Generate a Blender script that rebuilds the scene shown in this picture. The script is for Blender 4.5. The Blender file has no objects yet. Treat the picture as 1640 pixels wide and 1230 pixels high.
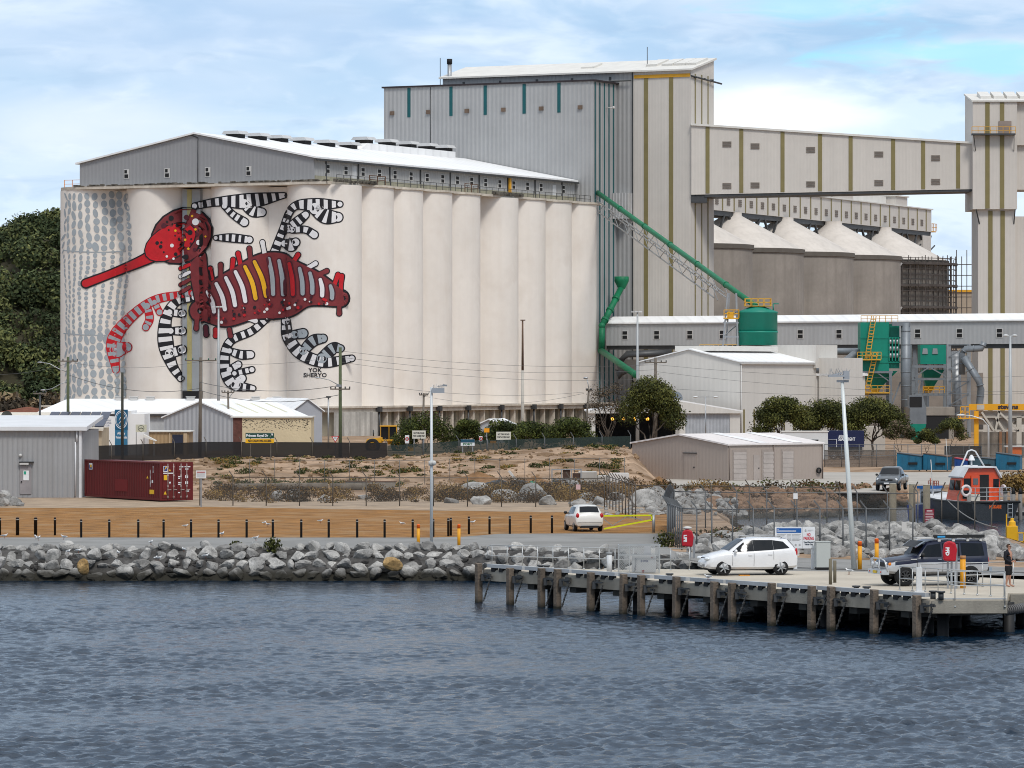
import bpy, bmesh, math, random
import numpy as np
from mathutils import Vector, Matrix
rnd = random.Random(7)
R = math.radians
scene = bpy.context.scene
COL = scene.collection

# ------------------------------------------------------------------ camera
F, HY, CH = 6800.0, 597.0, 9.0          # focal length in photo pixels, horizon row, lens height over the quay
cd = bpy.data.cameras.new('camera'); cam = bpy.data.objects.new('camera', cd); COL.objects.link(cam)
cam.location = (0, 0, CH); cam.rotation_euler = (R(90), 0, 0)
cd.sensor_width = 36; cd.lens = F / 1640 * 36; cd.shift_y = -(615 - HY) / 1640
cd.clip_start = 1; cd.clip_end = 30000
scene.camera = cam

# ------------------------------------------------------------------ light
SUN_EL, SUN_AZ = 52, 158                # azimuth clockwise from +Y: behind the camera, a little to the right
sd = bpy.data.lights.new('sun', 'SUN'); sun = bpy.data.objects.new('sun', sd); COL.objects.link(sun)
sd.energy = 1.7; sd.angle = R(13); sd.color = (1, .96, .9)
_d = Vector((math.sin(R(SUN_AZ)) * math.cos(R(SUN_EL)), math.cos(R(SUN_AZ)) * math.cos(R(SUN_EL)), math.sin(R(SUN_EL))))
sun.rotation_euler = (-_d).to_track_quat('-Z', 'Y').to_euler()
sun.location = (0, -50, 200)
vs = scene.view_settings
vs.view_transform = 'Standard'; vs.look = 'None'; vs.gamma = 1; vs.exposure = 0.3
scene.cycles.filter_width = 1.0

world = bpy.data.worlds.new('World'); scene.world = world; world.use_nodes = True
def make_world():
	nt = world.node_tree; N = nt.nodes; L = nt.links; N.clear()
	out = N.new('ShaderNodeOutputWorld'); bg = N.new('ShaderNodeBackground'); bg.inputs['Strength'].default_value = .1
	L.new(bg.outputs[0], out.inputs[0])
	sky = N.new('ShaderNodeTexSky'); sky.sky_type = 'NISHITA'; sky.sun_disc = False
	sky.sun_elevation = R(SUN_EL); sky.sun_rotation = R(SUN_AZ); sky.air_density = 1.2; sky.dust_density = 2
	tc = N.new('ShaderNodeTexCoord')
	def math_(op, a, b=None, c=None):
		n = N.new('ShaderNodeMath'); n.operation = op
		for i, v in enumerate((a, b, c)):
			if v is None: continue
			if isinstance(v, (int, float)): n.inputs[i].default_value = v
			else: L.new(v, n.inputs[i])
		return n.outputs[0]
	sp = N.new('ShaderNodeSeparateXYZ'); L.new(tc.outputs['Generated'], sp.inputs[0])
	x, y, z = sp.outputs
	def noise(sx, sz, scale, detail=5, off=0.0, dist=0.0):
		mp = N.new('ShaderNodeMapping'); mp.inputs['Scale'].default_value = (sx, sx, sz); mp.inputs['Location'].default_value = (off, off * .7, off * .3)
		L.new(tc.outputs['Generated'], mp.inputs[0])
		n = N.new('ShaderNodeTexNoise'); n.inputs['Scale'].default_value = scale; n.inputs['Detail'].default_value = detail
		n.inputs['Roughness'].default_value = .5; n.inputs['Distortion'].default_value = dist
		L.new(mp.outputs[0], n.inputs[0]); return n.outputs[0]
	def ramp(v, a, b, lo=0., hi=1.):
		n = N.new('ShaderNodeMapRange'); n.interpolation_type = 'SMOOTHSTEP'
		n.inputs[1].default_value = a; n.inputs[2].default_value = b; n.inputs[3].default_value = lo; n.inputs[4].default_value = hi
		L.new(v, n.inputs[0]); return n.outputs[0]
	def mix(f, a, b):
		n = N.new('ShaderNodeMix'); n.data_type = 'RGBA'
		if isinstance(f, (int, float)): n.inputs[0].default_value = f
		else: L.new(f, n.inputs[0])
		for i, v in ((6, a), (7, b)):
			if isinstance(v, tuple): n.inputs[i].default_value = tuple(c * 10 for c in v) + (1,)
			else: L.new(v, n.inputs[i])
		return n.outputs[2]
	def spot(px, py, rx, ry, n1, amt=.6):          # a soft patch of sky at one compass bearing and height
		dx = math_('MULTIPLY', math_('SUBTRACT', math_('DIVIDE', x, y), (px - 820) / F), F / rx)
		dz = math_('MULTIPLY', math_('SUBTRACT', math_('DIVIDE', z, y), (HY - py) / F), F / ry)
		d = math_('SQRT', math_('ADD', math_('MULTIPLY', dx, dx), math_('MULTIPLY', dz, dz)))
		d = math_('ADD', d, math_('MULTIPLY', math_('SUBTRACT', n1, .5), amt * 2))
		front = math_('GREATER_THAN', y, 0.2)
		return math_('MULTIPLY', ramp(d, 1.0, .25), front)
	n1 = noise(1, 3.2, 22, 6, 1.3, .4); n2 = noise(1, 4.5, 40, 6, 5.1, .5); n3 = noise(1, 3, 11, 4, 9.7); n4 = noise(1, 2.6, 90, 5, 2.2, .3)
	# cloud cover: pale near the horizon, bluer grey high up
	base = mix(ramp(z, .02, .085), (.67, .80, .90), (.39, .56, .76))
	base = mix(math_('MULTIPLY', ramp(n3, .42, .62), .55), base, (.62, .72, .86))
	lum = mix(math_('MULTIPLY', ramp(n1, .45, .68), .65), base, (.74, .83, .94))
	lum = mix(math_('MULTIPLY', ramp(n2, .5, .72), .35), lum, (.33, .48, .68))
	lum = mix(math_('MULTIPLY', ramp(n4, .52, .75), .16), lum, (.9, .95, 1.0))
	lum = mix(math_('MULTIPLY', spot(1420, 45, 330, 42, n2, 1.1), .7), lum, (.27, .47, .70))
	lum = mix(math_('MULTIPLY', spot(350, 35, 520, 60, n2, 1.0), .5), lum, (.36, .52, .74))
	lum = mix(math_('MULTIPLY', spot(1560, 92, 230, 52, n2, 1.5), .75), lum, (.36, .74, .95))
	lum = mix(math_('MULTIPLY', spot(1310, 14, 190, 34, n2, 1.5), .6), lum, (.34, .70, .93))
	lum = mix(math_('MULTIPLY', spot(1225, 185, 230, 85, n1, 1.0), .85), lum, (1.02, 1.04, 1.06))
	lum = mix(math_('MULTIPLY', spot(1400, 190, 300, 70, n4, 1.2), .5), lum, (.76, .87, .97))
	lum = mix(math_('MULTIPLY', spot(150, 200, 300, 70, n1, .6), .6), lum, (.70, .78, .91))
	cover = ramp(n3, .2, .35, .9, 1.0)
	lum = mix(ramp(z, .085, .22), lum, mix(ramp(n3, .35, .65), (.27, .35, .47), (.43, .51, .62)))
	high = ramp(z, .36, .72)                         # overhead: even bright overcast
	lum = mix(high, lum, mix(ramp(n3, .35, .65), (.62, .68, .76), (.86, .9, .95)))
	L.new(mix(cover, sky.outputs[0], lum), bg.inputs['Color'])
make_world()

# ------------------------------------------------------------------ helpers
def gp(px, py, z=0.0):
	Y = (CH - z) * F / (py - HY); return ((px - 820) * Y / F, Y)
def X_(px, Y): return (px - 820) * Y / F
def Z_(py, Y): return CH - (py - HY) * Y / F

MATS = {}
def mat(name, col, rough=.7, metal=0, var=.12, vs=.6, streak=0., rib=0, ribd=.03, ribdark=.25, bump=0, bs=12, spec=.35, coat=0, alpha=1, emit=0, wet=None, col2=None, c2s=1., c2t=(.45, .6), dark=None, trans=0):
	if name in MATS: return MATS[name]
	m = bpy.data.materials.new(name); MATS[name] = m; m.use_nodes = True
	nt = m.node_tree; N = nt.nodes; L = nt.links; b = N['Principled BSDF']
	b.inputs['Roughness'].default_value = rough; b.inputs['Metallic'].default_value = metal
	b.inputs['Specular IOR Level'].default_value = spec; b.inputs['Coat Weight'].default_value = coat
	b.inputs['Transmission Weight'].default_value = trans
	tc = N.new('ShaderNodeTexCoord'); co = tc.outputs['Object']
	def noise(scale, detail=4, mapping=None):
		n = N.new('ShaderNodeTexNoise'); n.inputs['Scale'].default_value = scale; n.inputs['Detail'].default_value = detail
		if mapping:
			mp = N.new('ShaderNodeMapping'); mp.inputs['Scale'].default_value = mapping; L.new(co, mp.inputs[0]); L.new(mp.outputs[0], n.inputs[0])
		else: L.new(co, n.inputs[0])
		return n.outputs[0]
	def rng(v, a, b_, lo, hi):
		n = N.new('ShaderNodeMapRange'); n.inputs[1].default_value = a; n.inputs[2].default_value = b_; n.inputs[3].default_value = lo; n.inputs[4].default_value = hi
		L.new(v, n.inputs[0]); return n.outputs[0]
	def mixc(f, a, c, mode='MIX'):
		n = N.new('ShaderNodeMix'); n.data_type = 'RGBA'; n.blend_type = mode
		if isinstance(f, (int, float)): n.inputs[0].default_value = f
		else: L.new(f, n.inputs[0])
		for i, v in ((6, a), (7, c)):
			if isinstance(v, tuple): n.inputs[i].default_value = tuple(v[:3]) + (1,)
			else: L.new(v, n.inputs[i])
		return n.outputs[2]
	lo = tuple(max(0, c * (1 - var)) for c in col); hi = tuple(min(1, c * (1 + var)) for c in col)
	c = mixc(rng(noise(vs), .3, .7, 0, 1), lo, hi)
	if var > 0: c = mixc(rng(noise(vs * 9, 3), .35, .7, 0, var * 1.2), c, tuple(x * .55 for x in col))
	if col2: c = mixc(rng(noise(c2s, 6), c2t[0], c2t[1], 0, 1), c, col2)
	if streak:
		c = mixc(rng(noise(1.0, 5, (1.1, 1.1, .045)), .45, .75, 0, streak), c, dark or tuple(x * .45 for x in col))
		c = mixc(rng(noise(.35, 6, (1, 1, .35)), .5, .75, 0, streak * .7), c, dark or tuple(x * .5 for x in col))
	hgt = None
	if rib:
		s = N.new('ShaderNodeSeparateXYZ'); L.new(co, s.inputs[0])
		a = N.new('ShaderNodeMath'); a.operation = 'ADD'; L.new(s.outputs[0], a.inputs[0]); L.new(s.outputs[1], a.inputs[1])
		mu = N.new('ShaderNodeMath'); mu.operation = 'MULTIPLY'; mu.inputs[1].default_value = 2 * math.pi / rib; L.new(a.outputs[0], mu.inputs[0])
		si = N.new('ShaderNodeMath'); si.operation = 'SINE'; L.new(mu.outputs[0], si.inputs[0])
		c = mixc(rng(si.outputs[0], .55, 1, 0, ribdark), c, tuple(x * .4 for x in col))
		hgt = (si.outputs[0], ribd)
	if wet is not None:                                     # tide mark: dark and slimy below this height
		g = N.new('ShaderNodeNewGeometry'); s = N.new('ShaderNodeSeparateXYZ'); L.new(g.outputs['Position'], s.inputs[0])
		ad = N.new('ShaderNodeMath'); ad.operation = 'MULTIPLY_ADD'; ad.inputs[1].default_value = .5; L.new(noise(1.5), ad.inputs[0]); L.new(s.outputs[2], ad.inputs[2])
		c = mixc(rng(ad.outputs[0], wet + .28, wet + .05, 0, .93), c, (.02, .02, .014))
	L.new(c, b.inputs['Base Color'])
	if bump:
		bn = N.new('ShaderNodeBump'); bn.inputs['Strength'].default_value = min(1, bump); bn.inputs['Distance'].default_value = .05 * max(1, bump)
		L.new(noise(bs, 6), bn.inputs['Height']); L.new(bn.outputs[0], b.inputs['Normal'])
		if hgt:
			b2 = N.new('ShaderNodeBump'); b2.inputs['Distance'].default_value = hgt[1]; L.new(hgt[0], b2.inputs['Height']); L.new(bn.outputs[0], b2.inputs['Normal']); L.new(b2.outputs[0], b.inputs['Normal'])
	elif hgt:
		b2 = N.new('ShaderNodeBump'); b2.inputs['Distance'].default_value = hgt[1]; L.new(hgt[0], b2.inputs['Height']); L.new(b2.outputs[0], b.inputs['Normal'])
	if emit:
		b.inputs['Emission Color'].default_value = tuple(col) + (1,); b.inputs['Emission Strength'].default_value = emit
	if alpha < 1: b.inputs['Alpha'].default_value = alpha
	return m

def V(*a): return Vector(a)
class MB:
	def __init__(s): s.v = []; s.f = []; s.m = []; s.sm = []
	def add(s, vs, fs, mi=0, smooth=False):
		o = len(s.v); s.v.extend(tuple(v) for v in vs)
		for f in fs: s.f.append(tuple(i + o for i in f)); s.m.append(mi); s.sm.append(smooth)
		return s
	def box(s, x0, x1, y0, y1, z0, z1, mi=0):
		return s.hexa([(x0, y0, z0), (x1, y0, z0), (x1, y1, z0), (x0, y1, z0), (x0, y0, z1), (x1, y0, z1), (x1, y1, z1), (x0, y1, z1)], mi)
	def hexa(s, p, mi=0):
		return s.add(p, [(3, 2, 1, 0), (4, 5, 6, 7), (0, 1, 5, 4), (1, 2, 6, 5), (2, 3, 7, 6), (3, 0, 4, 7)], mi)
	def bar(s, p, q, w, h=None, mi=0):
		p, q = Vector(p), Vector(q); d = (q - p).normalized(); h = h or w
		a = d.cross(V(0, 0, 1)) if abs(d.z) < .99 else V(1, 0, 0)
		a.normalize(); b = a.cross(d); a *= w / 2; b *= h / 2
		return s.hexa([p - a - b, p + a - b, p + a + b, p - a + b, q - a - b, q + a - b, q + a + b, q - a + b], mi)
	def tube(s, pts, r, n=8, mi=0, cap=True):
		pts = [Vector(p) for p in pts]; rs = r if isinstance(r, (list, tuple)) else [r] * len(pts); vs = []; fs = []
		for i, p in enumerate(pts):
			d = (pts[min(i + 1, len(pts) - 1)] - pts[max(i - 1, 0)]).normalized()
			a = d.cross(V(0, 0, 1)) if abs(d.z) < .97 else d.cross(V(0, 1, 0))
			a.normalize(); b = a.cross(d)
			for k in range(n):
				t = 2 * math.pi * k / n; vs.append(p + (a * math.cos(t) + b * math.sin(t)) * rs[i])
		for i in range(len(pts) - 1):
			for k in range(n):
				k2 = (k + 1) % n; fs.append((i * n + k, i * n + k2, i * n + n + k2, i * n + n + k))
		s.add(vs, fs, mi, True)
		if cap:
			o = len(s.v) - len(vs)
			s.f += [tuple(o + k for k in range(n))[::-1], tuple(o + (len(pts) - 1) * n + k for k in range(n))]; s.m += [mi, mi]; s.sm += [False, False]
		return s
	def cyl(s, p, q, r0, r1=None, n=12, mi=0): return s.tube([p, q], [r0, r0 if r1 is None else r1], n, mi)
	def prism(s, poly, z0, z1, mi=0):       # (x,y) outline extruded in z
		n = len(poly); vs = [(x, y, z0) for x, y in poly] + [(x, y, z1) for x, y in poly]
		return s.add(vs, [tuple(range(n))[::-1], tuple(range(n, 2 * n))] + [(i, (i + 1) % n, n + (i + 1) % n, n + i) for i in range(n)], mi)
	def prismy(s, poly, y0, y1, mi=0):      # (x,z) outline extruded in y
		n = len(poly); vs = [(x, y0, z) for x, z in poly] + [(x, y1, z) for x, z in poly]
		return s.add(vs, [tuple(range(n)), tuple(range(n, 2 * n))[::-1]] + [((i + 1) % n, i, n + i, n + (i + 1) % n) for i in range(n)], mi)
	def prismx(s, poly, x0, x1, mi=0):      # (y,z) outline extruded in x
		n = len(poly); vs = [(x0, y, z) for y, z in poly] + [(x1, y, z) for y, z in poly]
		return s.add(vs, [tuple(range(n))[::-1], tuple(range(n, 2 * n))] + [(i, (i + 1) % n, n + (i + 1) % n, n + i) for i in range(n)], mi)
	def lathe(s, prof, n=24, c=(0, 0, 0), axis='z', mi=0, smooth=True, a0=0, a1=2 * math.pi):
		vs = []; fs = []; full = abs(a1 - a0 - 2 * math.pi) < 1e-6; m = n if full else n + 1
		for r, z in prof:
			for k in range(m):
				t = a0 + (a1 - a0) * k / n; u, w = r * math.cos(t), r * math.sin(t)
				vs.append((c[0] + u, c[1] + w, c[2] + z) if axis == 'z' else (c[0] + u, c[1] + z, c[2] + w) if axis == 'y' else (c[0] + z, c[1] + u, c[2] + w))
		for i in range(len(prof) - 1):
			for k in range(n):
				k2 = (k + 1) % m; fs.append((i * m + k, i * m + k2, i * m + m + k2, i * m + m + k))
		return s.add(vs, fs, mi, smooth)
	def ball(s, c, r, n=10, mi=0, sc=(1, 1, 1)):
		pr = [(math.sin(math.pi * i / n) * r, -math.cos(math.pi * i / n) * r) for i in range(n + 1)]
		o = len(s.v); s.lathe(pr, n * 2, (0, 0, 0), mi=mi)
		for i in range(o, len(s.v)): x, y, z = s.v[i]; s.v[i] = (c[0] + x * sc[0], c[1] + y * sc[1], c[2] + z * sc[2])
		return s
	def mesh(s, name, mats, fix=False):
		me = bpy.data.meshes.new(name); me.from_pydata([tuple(v) for v in s.v], [], s.f)
		for m in (mats if isinstance(mats, (list, tuple)) else [mats]): me.materials.append(m)
		me.polygons.foreach_set('material_index', s.m); me.polygons.foreach_set('use_smooth', s.sm)
		if fix:
			bm = bmesh.new(); bm.from_mesh(me); bmesh.ops.remove_doubles(bm, verts=bm.verts, dist=1e-4); bmesh.ops.recalc_face_normals(bm, faces=bm.faces); bm.to_mesh(me); bm.free()
		me.update(); return me
	def build(s, name, mats, parent=None, fix=True, bevel=0):
		o = bpy.data.objects.new(name, s.mesh(name, mats, fix)); COL.objects.link(o)
		if parent: o.parent = parent
		if bevel:
			b = o.modifiers.new('bevel', 'BEVEL'); b.width = bevel; b.segments = 2; b.limit_method = 'ANGLE'
		return o
def tag(o, label=None, cat=None, group=None, kind=None):
	if label: o['label'] = label
	if cat: o['category'] = cat
	if group: o['group'] = group
	if kind: o['kind'] = kind
	return o
def thing(name, label, cat, loc=(0, 0, 0), rz=0, group=None):
	o = bpy.data.objects.new(name, None); COL.objects.link(o); o.empty_display_size = .5
	o.location = loc if len(loc) == 3 else (*loc, 0); o.rotation_euler = (0, 0, rz); return tag(o, label, cat, group)
def dup(root, loc, rz=None, label=None, sc=None):
	r = root.copy(); COL.objects.link(r); r.location = loc if len(loc) == 3 else (*loc, 0)
	if rz is not None: r.rotation_euler = (0, 0, rz)
	if sc: r.scale = (sc, sc, sc)
	if label: r['label'] = label
	for ch in list(root.children):
		c = ch.copy(); COL.objects.link(c); c.parent = r
		for g in ch.children: d = g.copy(); COL.objects.link(d); d.parent = c
	return r
def text_geo(mb, s, size, origin, ux=(1, 0, 0), uy=(0, 0, 1), mi=0, align='CENTER', bold=0, width=None):
	cu = bpy.data.curves.new('lettering', 'FONT'); cu.body = s; cu.size = size; cu.align_x = align; cu.align_y = 'CENTER'; cu.offset = bold; cu.resolution_u = 2
	ob = bpy.data.objects.new('lettering', cu); COL.objects.link(ob)
	me = ob.to_mesh(); vs = [v.co.copy() for v in me.vertices]; fs = [tuple(p.vertices) for p in me.polygons]
	ob.to_mesh_clear(); bpy.data.objects.remove(ob); bpy.data.curves.remove(cu)
	k = 1.0
	if width and vs:
		w = max(v.x for v in vs) - min(v.x for v in vs); k = width / w
	o, ux, uy = Vector(origin), Vector(ux), Vector(uy)
	mb.add([o + ux * v.x * k + uy * v.y for v in vs], fs, mi); return mb
def np_mesh(name, verts, faces, mats, mi=None, parent=None, smooth=False):
	verts = np.asarray(verts, np.float32); faces = np.asarray(faces, np.int32); k = faces.shape[1]
	me = bpy.data.meshes.new(name); me.vertices.add(len(verts)); me.vertices.foreach_set('co', verts.ravel())
	me.loops.add(faces.size); me.loops.foreach_set('vertex_index', faces.ravel())
	me.polygons.add(len(faces)); me.polygons.foreach_set('loop_start', np.arange(0, faces.size, k, dtype=np.int32))
	for m in (mats if isinstance(mats, (list, tuple)) else [mats]): me.materials.append(m)
	if mi is not None: me.polygons.foreach_set('material_index', np.asarray(mi, np.int32))
	me.polygons.foreach_set('use_smooth', np.full(len(faces), smooth)); me.update(calc_edges=True); me.validate()
	o = bpy.data.objects.new(name, me); COL.objects.link(o)
	if parent: o.parent = parent
	return o
def sheet(name, poly, z, m, kind='structure', grid=0):
	mb = MB(); mb.add([(x, y, z) for x, y in poly], [tuple(range(len(poly)))])
	o = mb.build(name, m, fix=False); tag(o, kind=kind)
	if o.data.polygons[0].normal.z < 0: o.data.flip_normals()
	return o
class PB:
	"""a list of MBs that become one object each, all of one name"""
	def __init__(s): s.l = []
	def new(s): s.l.append(MB()); return s.l[-1]
	def build(s, name, mats, parent=None, **k): return [m.build(name, mats, parent, **k) for m in s.l]
# ------------------------------------------------------------------ ground, water, roads
def ss(t): t = np.clip(t, 0, 1); return t * t * (3 - 2 * t)
SHX = [-300, -2, 4.4, 8.1, 11, 16, 30, 80, 300]; SHY = [216.3, 216.3, 212.3, 204, 198, 193, 189, 187, 187]
def vnoise(x, y, s, seed=0):
	r = np.random.RandomState(seed); t = 0
	for k in range(14):
		a = r.uniform(0, 6.28); f = s * r.uniform(.5, 2.2); ph = r.uniform(0, 6.28)
		t = t + np.sin((x * math.cos(a) + y * math.sin(a)) * f + ph) / (1 + .5 * k)
	return t / 4
CRX = [-90, -40, -33, -22, -12, -5, 0, 6, 10.5]; CRZ = [1.15, 1.15, 1.2, 1.55, 1.5, 1.9, 2.25, 2.45, 2.3]
def terrain(x, y):
	x = np.asarray(x, float); y = np.asarray(y, float)
	z = np.zeros(np.broadcast(x, y).shape)
	bm = ss((12.5 - x) / 2.5)
	crest = np.interp(x, CRX, CRZ) + vnoise(x, y, .8, 3) * .2
	up = ss((y - 324 - 3 * vnoise(x, y, .25, 5)) / 42); dn = 1 - ss((y - 374) / 45)
	lump = (vnoise(x, y, .9, 8) * .3 + vnoise(x, y, 2.2, 9) * .12) * ss((y - 326) / 8) * ss((372 - y) / 10)
	z = z + bm * (crest * np.minimum(up, .35 + .65 * dn) * ss((620 - y) / 60) + lump)
	z = z - 4.5 * ss((np.interp(x, SHX, SHY) - y) / 5.0)
	top = np.interp(x, [10, 24, 29, 80], [322, 322, 340, 340]); wid = np.interp(x, [23, 29], [36, 15])
	bas = ss((x - 13 - vnoise(x, y, .3, 2)) / 4) * ss((y - 240 - np.interp(x, [20, 30], [0, -6])) / 9) * ss((top + vnoise(x, y, .4, 4) * 1.2 - y) / wid)
	bas = np.maximum(bas, ss((x - 27.0) / 4) * ss((y - 183) / 6) * ss((300 - y) / 5))
	z = z - 4.5 * bas
	# rock mound beside the apron
	cx = [8.5, 11, 14, 18, 22, 25, 27.5]; cy = np.interp(x, cx, [219, 219, 218, 218, 219, 220, 221]); cz = np.interp(x, [8.5, 10.5, 13.5, 16, 19, 22, 25, 28], [0, .2, .85, .95, .95, .8, .3, -2.6])
	wf = np.interp(x, [9, 14, 25], [7, 10, 17]); d = y - cy
	m = np.where(d < 0, 1 + d / wf, 1 - d / 16.); m = np.clip(m, 0, 1)
	z = z + np.maximum(0, cz) * ss(m) * (x > 8) * (x < 29)
	return z
def make_ground():
	xs = np.concatenate([[-9000, -3000, -900, -300, -180], np.arange(-120, 121, 1.0), [180, 300, 900, 3000, 9000]])
	ys = np.concatenate([np.arange(192, 250, .75), np.arange(250, 380, 1.0), np.arange(380, 760, 8), [900, 1300, 2500, 6000, 14000]])
	gx, gy = np.meshgrid(xs, ys); gz = terrain(gx, gy)
	gz = np.where((np.abs(gx) > 300) | (gy > 800), np.where(gy > 230, -.02, gz), gz)
	v = np.stack([gx, gy, gz], -1).reshape(-1, 3); n, k = len(ys), len(xs); i = np.arange(n * k).reshape(n, k)
	f = np.stack([i[:-1, :-1], i[:-1, 1:], i[1:, 1:], i[1:, :-1]], -1).reshape(-1, 4)
	m = mat('sandy_soil', (.36, .245, .16), .95, var=.35, vs=.5, bump=4, bs=1.3, wet=-1.15, col2=(.17, .10, .05), c2s=.3, c2t=(.48, .62))
	o = np_mesh('ground', v, f, m, smooth=True); tag(o, kind='structure')
make_ground()

def make_water():
	xs = np.arange(-32, 32.01, .13); ys = np.arange(104, 217, .17)
	gx, gy = np.meshgrid(xs, ys); r = np.random.RandomState(11); z = np.zeros_like(gx)
	for k in range(60):
		lam = .34 * (4.0 ** r.uniform(0, 1)) * (1.8 if k < 8 else 1); a = r.normal(1.57 + .35, .8); kk = 2 * math.pi / lam
		ph = kk * (gx * math.cos(a) + gy * math.sin(a)) + r.uniform(0, 6.28) + .9 * np.sin(gx * r.uniform(.1, .3) + gy * r.uniform(.1, .3))
		z += .0068 * lam ** .75 * np.sin(ph)
	patch = .72 + .6 * vnoise(gx, gy, .16, 31) + .25 * vnoise(gx, gy, .5, 32)
	fade = np.interp(gy, [104, 140, 170, 196, 212], [1.7, 1.4, 1.0, .5, .26]) * np.clip(patch, .3, 1.5)
	gz = -1.5 + z * fade
	v = np.stack([gx, gy, gz], -1).reshape(-1, 3); n, k = len(ys), len(xs); i = np.arange(n * k).reshape(n, k)
	f = np.stack([i[:-1, :-1], i[:-1, 1:], i[1:, 1:], i[1:, :-1]], -1).reshape(-1, 4)
	b = len(v); x0, x1, y0, y1 = xs[0], xs[-1], ys[0], ys[-1]; W = 9000
	ov = [(-W, -W, -1.5), (W, -W, -1.5), (W, y0, -1.5), (-W, y0, -1.5), (-W, y1, -1.5), (W, y1, -1.5), (W, 420, -1.5), (-W, 420, -1.5), (x0, y0, -1.5), (x1, y0, -1.5), (x1, y1, -1.5), (x0, y1, -1.5)]
	of = [(0, 1, 2, 3), (4, 5, 6, 7), (3, 8, 11, 4), (9, 2, 5, 10)]
	v = np.concatenate([v, np.array(ov)]); f = np.concatenate([f, np.array(of) + b])
	m = bpy.data.materials.new('sea_water'); m.use_nodes = True; nt = m.node_tree; N, L = nt.nodes, nt.links; p = N['Principled BSDF']
	p.inputs['Base Color'].default_value = (.004, .016, .034, 1); p.inputs['Roughness'].default_value = .12; p.inputs['IOR'].default_value = 1.333
	tc = N.new('ShaderNodeTexCoord'); nz = N.new('ShaderNodeTexNoise'); nz.inputs['Scale'].default_value = 4.5; nz.inputs['Detail'].default_value = 5
	L.new(tc.outputs['Object'], nz.inputs[0]); bp = N.new('ShaderNodeBump'); bp.inputs['Distance'].default_value = .05; bp.inputs['Strength'].default_value = .8
	L.new(nz.outputs[0], bp.inputs['Height']); L.new(bp.outputs[0], p.inputs['Normal'])
	o = np_mesh('water', v, f, m, smooth=True); tag(o, kind='structure')
make_water()

M_asph = mat('pale_asphalt', (.25, .245, .235), .9, var=.1, vs=.15, bump=.3, bs=30, col2=(.20, .195, .185), c2s=.3)
M_conc = mat('quay_concrete', (.47, .42, .345), .85, var=.12, vs=.3, bump=.2, bs=20, col2=(.37, .32, .26), c2s=.22, c2t=(.5, .72))
M_yard = mat('yard_concrete', (.38, .35, .31), .9, var=.12, vs=.15, bump=.2, bs=10)
M_field = mat('dry_grass', (.335, .16, .045), 1, var=.4, vs=.8, bump=3, bs=12, col2=(.36, .215, .10), c2s=.3, c2t=(.5, .66))
def gpoly(*p): return [gp(*q) for q in p]
fp = [(-70, 232.2)] + gpoly((690, 861), (745, 859.5), (800, 855), (905, 854.5), (1068, 854.5)) + gpoly((1072, 812), (700, 806), (320, 806), (130, 802)) + [(-30, 302), (-70, 302)]
sheet('field', fp, .006, M_field)
vf = [(-70, 288)] + gpoly((130, 814), (330, 812), (560, 816), (1068, 823), (1072, 800), (320, 798)) + [(-30, 305), (-70, 305)]
sheet('gravel_margin', vf, .012, mat('gravel', (.36, .27, .19), 1, var=.25, vs=.6, bump=1, bs=14))
rp = [(-70, 216.6), (-2.2, 216.7), (4.2, 212.9), (7.9, 205.2), (8.6, 201), (9.6, 197), (12, 193), (24, 187.5), (28, 192)] + gpoly((1640, 909)) + gpoly((1560, 906), (1390, 897), (1300, 894), (1200, 889), (1118, 882), (1075, 872), (1068, 853.7), (905, 853.7), (800, 854.2), (745, 858.7), (690, 860.2)) + [(-70, 233)]
sheet('road', rp, .003, M_asph)
yp = gpoly((1005, 786), (1180, 788), (1440, 789)) + [(27.8, 322.8), (31, 341.5), (62, 342), (62, 384), (24, 384), (9.6, 352)]
sheet('parking_yard', yp, .004, M_yard)

# ------------------------------------------------------------------ foliage
M_leaf = [mat('leaf_dark', (.018, .03, .010), .8, var=.3, vs=.5, spec=.2), mat('leaf_mid', (.036, .055, .016), .8, var=.3, vs=.5, spec=.2), mat('leaf_light', (.065, .085, .022), .8, var=.3, vs=.5, spec=.2)]
M_olive = [mat('olive_dark', (.034, .040, .012), .8, var=.3, spec=.2), mat('olive_mid', (.066, .074, .018), .8, var=.3, spec=.2), mat('olive_light', (.125, .125, .03), .8, var=.3, spec=.2)]
M_rust = [mat('dry_dark', (.045, .028, .012), .9, var=.3), mat('dry_mid', (.14, .075, .022), .9, var=.3), mat('dry_light', (.26, .16, .045), .9, var=.3)]
M_grey = [mat('twig_dark', (.05, .04, .028), .9, var=.3), mat('twig_mid', (.10, .075, .05), .9, var=.3), mat('twig_light', (.16, .12, .08), .9, var=.3)]
M_bark = mat('bark', (.13, .105, .085), .95, var=.35, vs=2, bump=1, bs=8)
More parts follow.
